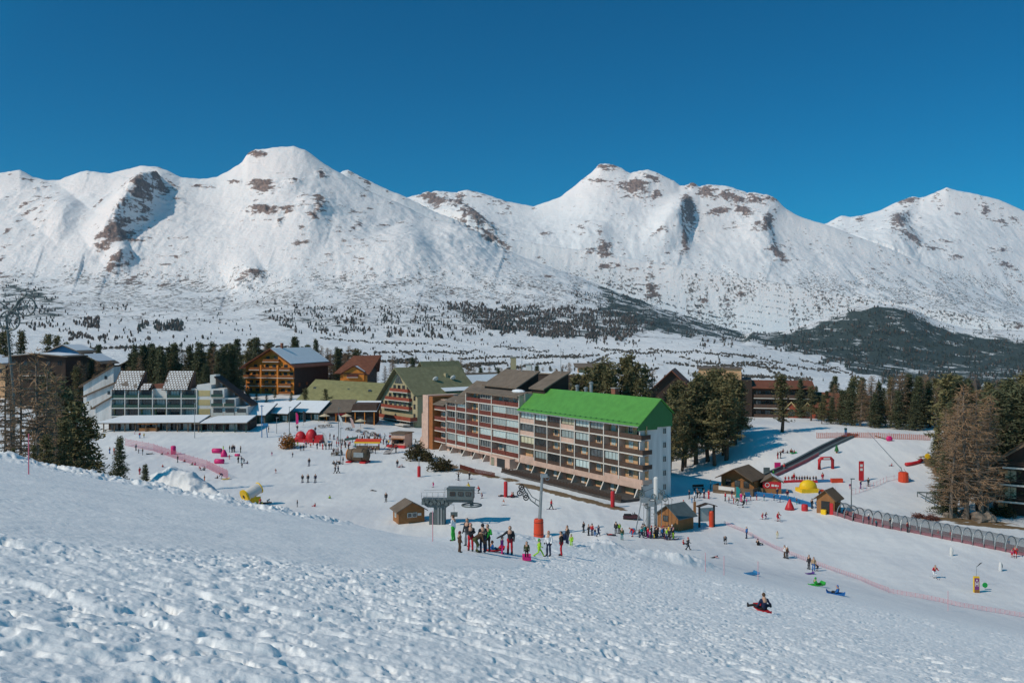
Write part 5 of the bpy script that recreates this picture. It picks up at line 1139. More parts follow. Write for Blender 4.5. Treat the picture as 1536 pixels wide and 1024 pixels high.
def things():
    # ---- lift drive station
    t = new('lift_station', 'dark grey chairlift station with a cabin on top and a flat bullwheel', 'lift station', 661, 785, R(-6))
    MB().box(-1.0, .75, -.7, .7, -1, 3.0).mat(1).box(-.35, -.15, -.78, -.7, -.2, 3).box(.15, .35, -.78, -.7, -.2, 3).build('column', [M_GREYP, M_METAL], t)
    MB().box(-1.75, -1.05, -.6, .5, -1, 1.7).build('cabinet', M_GREYP, t)
    b = MB().prism([(-2.9, 3.9), (-2.9, 3.3), (-1.9, 2.7), (1.0, 2.7), (2.2, 3.6), (5.2, 3.6), (5.2, 4.05), (-2.9, 4.05)], 8, 'y', -.8, .8)
    for i in range(7): b.cbox((-2.6+i*.62, -.95, 3.4+.25*(i % 2)), .5, .5, .5, ry=.3*i)
    b.build('machine_beam', M_GREYP, t)
    b = MB()
    for i in range(5): b.tube([(-2.9+i*.9, -1.1, 4.05), (-2.9+i*.9, -1.1, 5.1)], .035, 5)
    b.tube([(-2.9, -1.1, 5.1), (.9, -1.1, 5.25)], .04, 5).tube([(-2.9, -1.1, 4.6), (.9, -1.1, 4.6)], .03, 5).tube([(-2.9, 1.0, 5.1), (.9, 1.0, 5.25)], .04, 5).tube([(.9, -1.1, 4.0), (.9, -1.1, 6.0), (1.5, -1.1, 6.0)], .05, 5)
    b.build('handrail', M_METAL, t)
    c = MB().box(1.2, 5.3, -1.1, 1.1, 4.06, 5.7).mat(1).box(1.1, 5.4, -1.2, 1.2, 5.703, 5.82).build('cabin', [M_GREYP, M_GREYP], t)
    for x in (2.1, 3.4, 4.6): window(c, x, -1.12, 4.7, .8, .6, 'D', math.pi)
    w = MB().torus((5.0, 0, 3.05), 1.55, .12, 26, 6).tube([(3.5, 0, 3.05), (6.5, 0, 3.05)], .07, 5).tube([(5, -1.5, 3.05), (5, 1.5, 3.05)], .07, 5).lathe([(.3, 0), (.3, .6)], (5, 0, 2.95), 10).build('bullwheel', M_GREYP, t)
    t = new('lift_chair', 'grey lift chair hanging beside the lift station column', 'lift chair', 681, 788)
    t.location.z += 1.1
    MB().box(-.55, .55, -.25, .25, .35, .45).box(-.55, .55, .2, .28, .45, 1.0).build('seat', M_GREYP, t); MB().tube([(0, .25, .4), (0, .3, 1.6), (0, 0, 2.2), (-.8, 0, 2.3)], .05, 6).build('hanger', M_METAL, t); MB().tube([(-.5, -.2, .4), (-.5, -.25, .0), (.5, -.25, .0), (.5, -.2, .4)], .03, 5).build('footrest', M_METAL, t)
    # ---- padded pylon
    t = new('lift_pylon', 'tall steel lift pylon wrapped in a big orange red crash pad', 'lift pylon', 808, 805, R(8))
    MB().tube([(0, 0, -.5), (.25, 0, 4.5), (.55, 0, 9.4)], [.30, .24, .19], 12).build('mast', M_METAL, t)
    MB().lathe([(.66, -.2), (.76, .1), (.74, 1.4), (.70, 2.6), (.62, 2.7)], (0, 0, 0), 14).mat(1).torus((0, 0, .5), .76, .03, 16, 4).torus((0, 0, 2.2), .725, .03, 16, 4).build('crash_pad', [M_ORED, M_DARK], t)
    MB().cbox((.8, 0, 9.1), 1.0, .5, .5).tube([(.5, 0, 9.2), (1.5, 0, 9.0)], .07).torus((1.3, 0, 8.7), .28, .06, 12, 5, Matrix.Rotation(R(90), 3, 'X')).build('head', M_METAL, t)
    a = MB().tube([(.25, 0, 4.4), (-1.2, 0, 5.5), (-2.3, 0, 7.4)], .09, 6).tube([(.35, 0, 5.2), (-1.0, 0, 6.0), (-2.0, 0, 7.6)], .07, 6).tube([(-.6, 0, 5.0), (-.4, 0, 5.7)], .05, 5).build('sheave_arm', M_GREYP, t)
    for x, z in ((-2.5, 7.1), (-2.85, 6.6), (-2.0, 6.3), (-1.9, 5.9), (-2.6, 7.5)): MB().torus((x, 0, z), .36, .09, 14, 6, Matrix.Rotation(R(90), 3, 'X')).lathe([(.12, -.1), (.12, .1)], (x, 0, z), 8, Matrix.Rotation(R(90), 3, 'X')).build('sheave', M_DARK, a)
    # ---- drag lift drive tower
    t = new('drag_lift_tower', 'cluttered grey drag lift drive tower with a pale silver cylinder on top', 'lift tower', 978, 800)
    MB().tube([(-.55, 0, -.5), (-.55, 0, 5.2)], .3, 10).tube([(.55, .1, -.5), (.55, .1, 5.6)], .22, 10).build('column', M_METAL, t)
    MB().lathe([(.1, 5.0), (.36, 5.1), (.36, 8.3), (.2, 8.5)], (.6, 0, 0), 12).build('cylinder', M_WHITE, t)
    b = MB().cbox((-1.1, 0, 5.1), 1.3, .9, .9, ry=.2).cbox((-.2, -.5, 4.6), .9, .7, .8).cbox((.9, -.3, 4.9), .8, .8, .6, ry=-.3).cbox((1.3, 0, 5.6), .6, .5, 1.0).tube([(-1.9, 0, 5.4), (1.6, 0, 5.1)], .1, 6); b.build('gearbox', M_METAL, t)
    for x, z in ((-1.5, 5.9), (1.5, 6.2), (.2, 5.6), (1.9, 5.3), (-.8, 4.2)): MB().torus((x, -.35, z), .34, .08, 14, 5, Matrix.Rotation(R(80), 3, 'X')).tube([(x-.3, -.35, z), (x+.3, -.35, z)], .04, 4).build('sheave', M_GREYP, t)
    MB().tube([(-2.6, -.2, -.3), (-1.6, 0, 4.9)], .08, 6).tube([(-1.6, 0, .2), (-.6, 0, 3)], .04, 5).tube([(1.3, -.2, -.3), (1.5, 0, 5)], .05, 5).build('brace', M_METAL, t)
    b = MB()
    for i in range(9): b.tube([(-.25, -.4, .2+i*.5), (.35, -.4, .2+i*.5)], .025, 4)
    b.tube([(-.25, -.4, -.2), (-.25, -.4, 4.6)], .03, 4).tube([(.35, -.4, -.2), (.35, -.4, 4.6)], .03, 4); b.build('ladder', M_METAL, t)
    for x in (2.0, 2.5, 3.0, -1.2): MB().tube([(x, .2, 1.2), (x, .2, 6.0-abs(x)*.3)], .025, 4).cbox((x, .2, 1.1), .5, .08, .08).build('drag_bar', M_DARK, t)
    MB().tube([(-1.9, 0, 6.0), (.6, 0, 7.0), (3.2, .2, 5.0)], .03, 4).build('cable', M_DARK, t)
    MB().box(-3.3, -2.7, -1.2, -.7, -.4, 1.0).build('control_box', M_BLUE, t)
    MB().torus((-2.5, -1.6, .45), .5, .05, 14, 5, Matrix.Rotation(R(75), 3, 'X')).torus((-1.9, -1.6, .4), .45, .05, 14, 5, Matrix.Rotation(R(80), 3, 'X')).build('queue_hoop', M_METAL, t)
    # ---- left cableway wheels above the larches
    P = on(22, 150); t = thing('cable_pylon', 'dark cableway pylon with two spoked wheels above the left larches', 'lift pylon', P)
    MB().tube([(-.5, 0, -1), (-.2, 0, 20)], [.5, .25], 8).tube([(-4, 0, 34-P.z-.5), (-1.5, 0, 33.2-P.z), (2.2, 0, 37.4-P.z)], .18, 6).tube([(-.2, 0, 20), (-1.5, 0, 33.5-P.z)], .2, 6).tube([(-2.8, 0, 36-P.z), (1, 0, 33-P.z)], .12, 6).build('mast', M_GREYP, t)
    for x, z, r in ((-.75, 32.6-P.z, 1.75), (2.1, 35.1-P.z, 1.65)):
        b = MB().torus((x, -.2, z), r, .14, 26, 6, Matrix.Rotation(R(90), 3, 'X')).lathe([(.3, -.2), (.3, .2)], (x, -.2, z), 10, Matrix.Rotation(R(90), 3, 'X'))
        for k in range(6): b.tube([(x, -.2, z), (x+r*math.cos(k*1.047), -.2, z+r*math.sin(k*1.047))], .08, 5)
        b.build('wheel', M_GREYP, t)
    # ---- timber huts
    t = hut(613, 781, 4.3, 3.2, 2.1, 3.3, R(180+24), 'ticket_hut', 'small brown ticket hut with white framed windows left of the lift station', M_WOOD, M_TILE)
    for x in (-.5, .35): window(t, x, 1.62, .9, .75, .75, 'D', 0, M_WFRAME, 1)
    MB().box(-1.6, -1.0, 1.602, 1.66, 1.1, 1.5).build('sign_board', M_WHITE, t); window(t, 2.17, 0, .8, .8, .9, 'G', -math.pi/2, M_WFRAME, 1)
    t = hut(1013, 791, 4.2, 3.6, 2.2, 3.7, R(180-50), 'lift_hut', 'dark brown lift hut with a mossy roof behind the drag lift queue', M_WOOD, M_GREYP)
    window(t, .4, 1.82, 1.2, 1.0, .9, 'D', 0, M_FRAME, 1)
    t = hut(1114, 735, 6.6, 5, 2.8, 4.6, R(180-38), 'ski_school_hut', 'large timber ski school hut with a grey roof and fenced deck', M_WOOD, M_WOODG, porch=1.5)
    for x in (-1.8, 0, 1.8): window(t, x, 2.52, 1.0, 1.1, 1.3, 'D', 0, M_FRAME, 1)
    MB().box(-4.2, 3.8, 2.55, 5.2, -.6, .35).build('deck', M_WOODG, t)
    f = MB().box(-4.2, 3.8, 5.14, 5.2, .4, 1.4).box(3.74, 3.8, 2.6, 5.1, .4, 1.4).box(-4.2, -4.14, 2.6, 5.1, .4, 1.4).box(-4.9, -4.2, 2.0, 2.1, -.4, 1.2).build('deck_fence', M_WOODG, t)
    MB().box(-.6, 2.6, 5.21, 5.25, .6, 1.3).build('banner', M_WHITE, f)
    t = hut(1157, 738, 3.4, 2.6, 2.3, 3.3, R(180-12), 'ski_school_kiosk', 'red fronted ski school kiosk with a snowy roof beside the larger hut', M_WOOD, M_TILE, snow=True)
    MB().box(-1.69, 1.69, 1.302, 1.36, 1.0, 2.25).build('sign_board', M_REDP, t)
    MB().torus((.85, 1.38, 1.62), .38, .07, 16, 5, Matrix.Rotation(R(90), 3, 'X')).box(-.9, -.5, 1.362, 1.39, 1.35, 1.7).box(-.4, .1, 1.362, 1.39, 1.35, 1.75).box(-1.2, -1.0, 1.362, 1.39, 1.35, 1.62).build('emblem', M_WHITE, t)
    MB().box(1.9, 4.6, .6, .7, -.4, 1.1).mat(1).box(2.5, 3.8, .703, .74, .2, 1.0).build('side_fence', [M_WOODG, M_WHITE], t)
    t = hut(1243, 768, 3.0, 3.0, 2.6, 3.9, R(180-40), 'tunnel_hut', 'little orange timber hut at the mouth of the tunnel lift', M_WOOD, M_WOODG)
    MB().box(-.7, .7, 1.502, 1.56, -.3, 2.1).build('opening', M_DARK, t); MB().box(-1.3, -.75, 1.503, 1.62, -.3, 1.9).build('door', M_REDP, t); MB().box(-.3, .5, 1.7, 2.3, -.3, .75).build('crash_pad', M_YEL, t)
    # ---- tunnel lift
    path = [(1256, 770), (1288, 780), (1330, 789), (1370, 796), (1405, 803), (1450, 812), (1500, 822), (1550, 833), (1620, 848)]
    P = [at(*p) for p in path]; acc = []
    for a, c in zip(P[:-1], P[1:]):
        n = max(1, round((c-a).length/1.55))
        for i in range(n): acc.append(a.lerp(c, i/n))
    acc.append(P[-1]); O = P[0].copy(); t = thing('tunnel_lift', 'arched glass tunnel covering the conveyor lift along the nursery piste', 'conveyor lift', O)
    acc = [Vector((q.x, q.y, float(ground(q.x, q.y))))-O for q in acc]
    rad = 1.4; ring = []
    hm = None
    for i, q in enumerate(acc):
        d = acc[min(i+1, len(acc)-1)]-acc[max(i-1, 0)]; d.z = 0; d.normalize(); nrm = Vector((-d.y, d.x, 0))
        rg = [q+nrm*rad*math.cos(a)+Vector((0, 0, .5+1.55*math.sin(a))) for a in [math.pi*k/12 for k in range(13)]]
        ring.append(rg)
        MB().tube([rg[0]-Vector((0, 0, .7))]+rg+[rg[-1]-Vector((0, 0, .7))], .085, 6).build('hoop', M_METAL, t)
    for nm, i0, i1 in (('cover', 6, len(acc)-4), ('cover', 0, 6)):
        b = MB()
        for i in range(i0, i1):
            r0, r1 = ring[i], ring[i+1]; k0, k1 = (0, 12) if i0 else (0, 5)
            for k in range(k0, k1): b.add([r0[k], r0[k+1], r1[k+1], r1[k]], [(0, 1, 2, 3)])
        b.build(nm, FILM, t)
    b = MB(); s = MB()
    for i in range(len(acc)-1):
        for mb, o_, w_, h_ in ((b, 0, .5, .22), (s, 1.15, .07, .6), (s, -1.15, .07, .6)):
            d = acc[i+1]-acc[i]; e = Vector((d.x, d.y, 0)).normalized(); n_ = Vector((-e.y, e.x, 0)); pts = []
            for q in (acc[i], acc[i+1]):
                pts += [q+n_*(o_+w_), q+n_*(o_-w_)]
            mb.slab([pts[0]+Vector((0, 0, h_)), pts[1]+Vector((0, 0, h_)), pts[3]+Vector((0, 0, h_)), pts[2]+Vector((0, 0, h_))], h_+.3)
    b.build('belt', M_DARK, t); s.build('side_skirt', mat('mauve_skirt', (.22, .10, .12), .7, .2), t)
    # ---- magic carpet up the beginner slope
    P = [at(*p) for p in ((1147, 716), (1180, 701), (1210, 686), (1242, 669), (1268, 657), (1280, 652))]; O = P[0].copy()
    t = thing('conveyor_carpet', 'long dark conveyor carpet climbing the beginner slope', 'conveyor lift', O); b = MB(); s = MB(); pk = MB()
    acc = [a.lerp(c, i/4)-O for a, c in zip(P[:-1], P[1:]) for i in range(4)]+[P[-1]-O]
    acc = [Vector((q.x, q.y, float(ground(q.x+O.x, q.y+O.y))-O.z)) for q in acc]
    for i in range(len(acc)-1):
        d = acc[i+1]-acc[i]; e = Vector((d.x, d.y, 0)).normalized(); n_ = Vector((-e.y, e.x, 0))
        for mb, o_, w_, h_ in ((b, 0, .55, .3), (s, .95, .3, .42), (s, -.95, .3, .42))+(((pk, -1.5, .05, .55),) if i < 9 else ()):
            pts = [q+n_*(o_+g_*w_)+Vector((0, 0, h_)) for q in (acc[i], acc[i+1]) for g_ in (1, -1)]
            mb.slab([pts[0], pts[1], pts[3], pts[2]], h_+.3)
    b.build('belt', M_DARK, t); s.build('side_rail', M_GREYP, t); pk.build('side_panel', mat('rose_panel', (.36, .09, .11), .7, .25, .5), t)
    for k, q in enumerate((acc[2], acc[4])): MB().box(q.x-2.6, q.x-1.3, q.y-.1, q.y+.1, q.z, q.z+1.1).build('barrier', [M_GREYP, M_PINKP][k % 2], t)
    # ---- snow cannon
    t = new('snow_cannon', 'white and yellow fan snow cannon tilted on the snow bank', 'snow cannon', 379, 757, R(20)); t.scale = (1.3,)*3
    ax = Vector((-.80, -.42, -.36)).normalized(); a_, b_ = frame_of(ax); M = Matrix((a_, b_, ax)).transposed(); c = Vector((-.1, 0, 1.75))
    MB().lathe([(.55, -1.3), (.72, -1.15), (.78, -.4), (.74, .7), (.70, 1.0)], c, 20, M).build('barrel', M_WHITE, t)
    MB().lathe([(.74, 1.0), (.92, 1.0), (.95, 1.28), (.80, 1.3)], c, 20, M).mat(1).lathe([(.0, 1.12), (.79, 1.12)], c, 20, M).mat(0).torus(c-ax*1.2, .74, .09, 20, 6, M).build('nozzle_ring', [M_YEL, M_DARK], t)
    b = MB().lathe([(.1, 1.0), (.25, 1.0), (.25, 1.32), (.05, 1.36)], c, 10, M); 
    for k in range(6): b.tube([c+ax*1.2, c+ax*1.2+a_*.75*math.cos(k*1.05)+b_*.75*math.sin(k*1.05)], .05, 4)
    b.build('fan', M_DARK, t)
    MB().cbox((0, 0, .75), .9, .7, 1.0).box(-.9, 1.3, -.45, .45, -.3, .3).tube([(0, -.5, .4), (-.3, -.8, 1.5)], .07, 5).tube([(0, .5, .4), (0, .8, 1.6)], .07, 5).cbox((.7, 0, .7), .7, .5, .7).build('cradle', M_YEL, t)
    MB().box(1.3, 2.5, -.1, .1, .1, .25).box(1.0, 1.7, -.9, .9, -.2, -.05).lathe([(.28, -.12), (.28, .12)], (.8, -.7, .05), 12, Matrix.Rotation(R(90), 3, 'X')).build('trailer', M_DARK, t)
    # ---- red padded poles
    for px, py, h, ph, lb, lamp in ((628.5, 715, 4.1, 2.3, 'red padded pole standing by the brown bush below the pink block', 1), (758.5, 745, 3.0, 2.9, 'red padded pole between the sitting skiers on the middle piste', 0), (919, 761, 3.1, 2.9, 'red padded pole at the corner of the terrace fence', 0), (1067, 790, 2.7, 2.5, 'orange red padded pole leaning on the piste map board', 0)):
        t = new('padded_pole', lb, 'padded pole', px, py, 0, 'padded poles on the piste')
        MB().tube([(0, 0, -.3), (0, 0, h)], .09, 8).build('pole', M_METAL, t)
        MB().lathe([(.30, -.1), (.36, .1), (.36, ph-.2), (.28, ph)], (0, 0, 0), 12).build('crash_pad', M_ORED if px > 1000 else M_REDP, t)
        if lamp: MB().cbox((0, 0, h), .5, .5, .25).build('lamp_head', M_METAL, t)
    # ---- snow gun lance with padded base
    t = new('snow_lance', 'tilted snow lance on an orange padded base on the beginner slope', 'snow lance', 1355, 722, 0)
    MB().lathe([(.9, -.2), (1.0, .1), (.95, 1.8), (.7, 1.95)], (0, 0, 0), 12).build('crash_pad', M_ORED, t)
    MB().tube([(0, 0, .5), (-.4, 0, 2.6), (-5.4, 3.5, 9.3)], [.12, .1, .05], 6).tube([(.3, 0, .2), (-.5, 0, 3)], .06, 5).tube([(1.8, 0, 0), (.1, 0, 2.6)], .05, 5).build('lance', M_METAL, t)
    # ---- signs
    t = new('map_board', 'dark framed piste map board with a grey panel under a small roof', 'sign board', 1060, 790, R(180+14))
    for x in (-1.25, 1.25): MB().box(x-.12, x+.12, -.12, .12, -.3, 3.3).build('post', M_DARKWOOD, t)
    MB().box(-1.1, 1.1, -.06, .06, .9, 3.0).build('panel', mat('board_grey', (.33, .37, .36), .6, .08), t)
    MB().slab([(-1.6, .5, 3.3), (0, .5, 3.75), (0, -.5, 3.75), (-1.6, -.5, 3.3)], .1).slab([(0.004, .5, 3.75), (1.6, .5, 3.3), (1.6, -.5, 3.3), (0.004, -.5, 3.75)], .1).build('roof', M_DARKWOOD, t)
    t = new('course_marker', 'upright purple marker board with a white emblem and yellow frame', 'sign board', 1464.5, 888, R(180-8))
    t.scale = (.74, .8, 1)
    MB().box(-.42, .42, -.16, .16, -.2, 1.85).build('frame', M_YEL, t)
    MB().box(-.34, .34, .163, .2, .35, 1.7).mat(1).box(-.34, .34, .162, .21, -.1, .3).build('panel', [mat('purple_panel', (.19, .04, .17), .6, .1), M_WOOD], t)
    MB().box(-.22, -.12, .203, .23, .75, 1.3).box(.12, .22, .203, .23, .75, 1.3).box(-.12, .12, .203, .23, .97, 1.09).lathe([(.1, 0), (.1, .03)], (0, .205, 1.45), 10, Matrix.Rotation(R(-90), 3, 'X')).build('emblem', M_WHITE, t)
    o = MB().lathe([(.0, -.04), (.3, -.04), (.3, .04), (0, .04)], (0, 0, .55), 20, Matrix.Rotation(R(90), 3, 'X')).mat(1).tube([(0, 0, -.2), (0, 0, .25)], .03, 5).build('marker_disc', [mat('green_disc', (.01, .33, .06), .5), M_METAL]); put(o, 1477.5, 884, 0, 'round green disc on a stake beside the purple marker board', 'marker')
    o = MB().tube([(0, 0, -.3), (.05, 0, 1.6), (.12, .1, 2.4)], .03, 5).mat(1).prism([(.1, 2.3), (.5, 2.75), (.8, 2.85), (.45, 2.55)], 4, 'y', .05, .09).build('feather_flag', [M_METAL, M_DARK]); put(o, 1464, 879, 0, 'curved dark flag bent over above the purple marker board', 'flag')
    t = new('banner', 'tall red feather banner with white marks on the beginner slope', 'banner', 1292, 722, 0); MB().tube([(0, 0, -.3), (0, 0, 4.2)], .05, 6).build('pole', M_METAL, t)
    MB().box(-.5, .5, -.05, .05, .2, 4.1).mat(1).box(-.25, .25, -.08, -.052, 3.0, 3.5).box(-.25, .25, -.08, -.052, 2.2, 2.7).build('cloth', [M_REDP, M_WHITE], t)
    # ---- inflatables and pads
    t = new('inflatable_arch', 'red inflatable start arch on the beginner slope', 'arch', 1239, 703, R(5))
    MB().tube([(-1.45, 0, -.1), (-1.45, 0, 1.9), (-1.1, 0, 2.25), (1.1, 0, 2.25), (1.45, 0, 1.9), (1.45, 0, -.1)], .36, 10).build('tube', M_REDP, t, True)
    MB().box(-.7, .7, -.42, -.37, 2.1, 2.45).build('emblem', M_WHITE, t)
    t = new('bouncy_castle', 'red bouncy castle with two rounded domes in the village plaza', 'inflatable', 462, 662, R(-4), s=1.2)
    MB().box(-3.4, 3.4, -1.4, 1.4, -.2, .7).build('base', M_REDP, t); MB().ell((-1.7, 0, .8), 1.3, 1.2, 1.6).build('dome', M_REDP, t, True); MB().ell((.8, 0, .9), 1.4, 1.3, 2.0).build('dome', M_REDP, t, True); MB().box(2.0, 3.6, -1.0, 1.0, .7, 1.5).build('slide_wall', M_REDP, t)
    def pad(nm, mb, m, px, py, rz, lb, gr=None, sm=False): o = mb.build(nm, m, None, sm); put(o, px, py, rz, lb, 'inflatable', gr); return o
    pad('inflatable_block', MB().lathe([(.45, -.1), (.62, .15), (.62, 1.9), (.45, 2.1)], n=14), M_PINKP, 260, 681, 0, 'tall magenta inflatable block at the pink net', 'magenta inflatables', True)
    pad('inflatable_roll', MB().tube([(-1.25, 0, .5), (-1.1, 0, .55), (1.1, 0, .55), (1.25, 0, .5)], [.3, .62, .62, .3], 12), M_PINKP, 325.5, 679, 0, 'magenta inflatable roll left of the magenta pyramid', 'magenta inflatables', True)
    pad('inflatable_pyramid', MB().lathe([(.85, -.1), (.8, .6), (.35, 1.6), (.1, 1.75)], n=10), M_PINKP, 336, 684.5, 0, 'magenta inflatable pyramid in the middle of the children group', 'magenta inflatables', True)
    pad('inflatable_roll', MB().tube([(-1.15, 0, .5), (-1.0, 0, .52), (1.0, 0, .52), (1.15, 0, .5)], [.3, .6, .6, .3], 12), M_PINKP, 329, 695, 0, 'magenta inflatable roll nearest the camera below the pyramid', 'magenta inflatables', True)
    pad('inflatable_roll', MB().tube([(-.6, 0, .3), (.6, 0, .3)], .32, 10), M_PINKP, 356, 684, 0, 'short magenta roll beside the teal trousered adult', 'magenta inflatables', True)
    pad('cone_marker', MB().lathe([(.85, 0), (.7, .5), (.12, 1.75), (.05, 1.8)], n=12), M_REDP, 1184.5, 764, 0, 'red cone shaped inflatable on the nursery piste', 'red inflatables', True)
    pad('inflatable_block', MB().lathe([(.45, -.1), (.55, .1), (.55, 1.0), (.4, 1.15)], n=12), M_REDP, 1207, 766, 0, 'small red block right of the red cone', 'red inflatables', True)
    pad('pink_pad', MB().ell((0, 0, .5), .8, .5, .7), M_PINKP, 1334, 661, 0, 'pink pad at the end of the dark hose on the slope top', None, True)
    pad('crash_mat', MB().box(-1.15, 1.15, -.4, .4, 0, .75), M_ORED, 1255, 723, R(4), 'long orange red crash mat right of the children row', None)
    pad('crash_mat', MB().box(-1.3, 1.3, -.6, .6, 0, .35), M_BLUE, 1235, 722, R(4), 'blue crash mat beside the orange red one', None)
    pad('slide_border', MB().tube([(-2.6, -.3, .25), (-1.0, 0, .3), (.8, .4, .5), (2.0, .9, .9)], .38, 8), M_REDP, 1374, 697, R(10), 'curved red padded border climbing to an orange disc', None, True)
    pad('orange_disc', MB().lathe([(.0, -.1), (.62, -.1), (.62, .1), (0, .1)], (0, 0, .7), 16, Matrix.Rotation(R(75), 3, 'X')), M_YEL, 1391.5, 689, 0, 'orange disc at the top of the curved red border', None)
    t = new('play_tent', 'yellow inflatable play tent on the beginner slope', 'tent', 1212, 737, R(10), s=1.05)
    MB().ell((0, 0, .9), 1.7, 1.2, 1.3, 12, 6).build('canopy', M_YEL, t, True); MB().box(-1.9, 1.6, -1.3, 1.2, -.2, .7).build('base', M_YEL, t); MB().box(1.7, 3.0, -.6, .4, -.1, .3).build('mat', M_ORED, t)
    # ---- barrel bar
    t = new('barrel_bar', 'giant wooden barrel bar on red runners in the plaza', 'bar', 538, 693, R(-14))
    Mx = Matrix.Rotation(R(90), 3, 'Y')
    MB().lathe([(1.25, -2.6), (1.5, -1.2), (1.55, 0), (1.5, 1.2), (1.3, 2.4)], (0, 0, 1.75), 18, Mx).build('barrel', M_WOODG, t, True)
    MB().lathe([(0.05, -2.7), (1.32, -2.7), (1.36, -2.5)], (0, 0, 1.75), 18, Mx).build('front_disc', M_ORANGE, t); MB().torus((-2.72, 0, 1.75), .7, .14, 14, 5, Mx).build('emblem', M_TAN, t)
    for x in (-1.3, 1.3): MB().torus((x, 0, 1.75), 1.53, .06, 20, 5, Mx).build('hoop', M_DARK, t)
    MB().box(-.6, 1.8, -1.58, -1.2, 1.4, 2.5).build('serving_hatch', M_METAL, t); MB().box(-2.6, -1.4, -1.6, 1.6, -.2, .35).box(.9, 2.3, -1.6, 1.6, -.2, .35).build('runner', M_REDP, t)
    # ---- snowmobile
    t = new('snowmobile', 'dark maroon snowmobile parked on the piste by the drag lift tower', 'snowmobile', 947, 779, R(-4)); t.scale = (.85,)*3
    MB().prism([(-1.5, .35), (1.3, .3), (1.6, .6), (.9, 1.05), (.4, 1.0), (-.3, .75), (-1.4, .85), (-1.6, .6)], 8, 'y', -.45, .45).build('body', mat('maroon_paint', (.07, .028, .035), .45, .15), t)
    MB().box(-1.4, .0, -.3, .3, .86, 1.1).build('seat', M_DARK, t); MB().prism([(.45, 1.0), (.8, 1.0), (.6, 1.5)], 3, 'y', -.3, .3).build('windscreen', M_DGLASS, t); MB().tube([(.2, -.45, 1.25), (.3, 0, 1.1), (.2, .45, 1.25)], .04, 5).build('handlebar', M_DARK, t)
    for y in (-.4, .4): MB().tube([(.4, y, .1), (1.4, y, .08), (1.8, y, .3)], .07, 5).build('ski', M_DARK, t)
    MB().prism([(-1.5, .0), (.3, .0), (.5, .35), (-1.6, .35)], 4, 'y', -.22, .22).build('track', M_DARK, t)
    # ---- fences and nets
    PK = mat('pink_net', (.62, .15, .22), .8, .12); ON = mat('orange_net', (.50, .10, .04), .8, .15); PN = mat('pale_pink_net', (.62, .32, .36), .8, .1)
    net_fence([(188, 668), (230, 676), (270, 690), (310, 702), (342, 718)], 'bright pink safety net across the left of the plaza', PK, 1.75, .42, group='piste safety nets', rails=5, thick=.045)
    net_fence([(1086, 786), (1120, 800), (1160, 822), (1200, 838), (1240, 853), (1290, 870), (1333, 888)], 'sagging pale pink net beside the sledging slope', PN, .55, .4, group='piste safety nets', rails=4, posts=False, thick=.03)
    net_fence([(1333, 889), (1380, 897), (1440, 910), (1500, 920), (1560, 930)], 'pale pink net lying along the lower right piste edge', PN, .5, .4, group='piste safety nets', rails=4, posts=False, thick=.03)
    net_fence([(1225, 657), (1280, 656), (1340, 658), (1395, 660)], 'orange mesh fence along the top of the beginner slope', ON, 1.2, .45, group='piste safety nets', rails=5, thick=.07)
    net_fence([(1278, 742), (1300, 735), (1330, 722), (1352, 718)], 'thin pink rope line below the snow lance', PN, .9, 1.4, group='piste safety nets', rails=2, thick=.03)
    t = net_fence([(1118, 745), (1135, 744), (1160, 747), (1185, 751), (1205, 757), (1218, 761)], 'blue cloth barrier on posts curving towards the tunnel hut', M_BLUE, .8, .12, group='cloth barriers', rails=4, name='cloth_barrier', thick=.13)
    net_fence([(1176, 724), (1200, 723), (1226, 724)], 'red cloth barrier in front of the row of children', M_REDP, .45, .12, group='cloth barriers', rails=3, name='cloth_barrier', thick=.13)
    net_fence([(690, 703), (712, 710), (742, 716)], 'low dark red timber fence along the lawn below the pink block', M_RED, 1.0, .22, name='timber_fence', rails=4, thick=.11)
    t = new('timber_railing', 'grey timber railing left of the low spruce on the slope', 'railing', 1376, 752)
    a = at(1376, 745)-t.location; b_ = at(1404, 746)-t.location; c = at(1402, 760)-t.location
    MB().tube([a+Vector((0, 0, .9)), b_+Vector((0, 0, .9))], .12, 5).tube([a+Vector((0, 0, .9)), c+Vector((0, 0, .9))], .12, 5).build('rail', M_GREYP, t)
    for q in (a, b_, c, (a+c)/2, (a+b_)/2): MB().tube([q-Vector((0, 0, .3)), q+Vector((0, 0, .9))], .08, 5).build('post', M_GREYP, t)
    # slim marker poles
    for i, (px, py, h, m, lb) in enumerate(((43, 712, 2.0, PK, 'thin pink stake on the snow crest below the larches'), (649, 812, 2.0, PN, 'thin pale stake on the track left of the near families'), (1058, 857, 1.7, PN, 'leftmost pale pink stake on the sledging slope'), (1086, 862, 1.7, PN, 'middle pale pink stake on the sledging slope'), (1137, 869, 1.7, PN, 'pale pink stake beside the blue mat'), (1422, 915, 1.9, PN, 'pale pink stake on the lower net at right'), (1253, 752, 2.6, PN, 'thin pink stake behind the tunnel hut'))):
        o = MB().tube([(0, 0, -.3), (0, 0, h)], .03, 6).build('marker_pole', m); put(o, px, py, 0, lb, 'marker pole', 'slim marker poles')
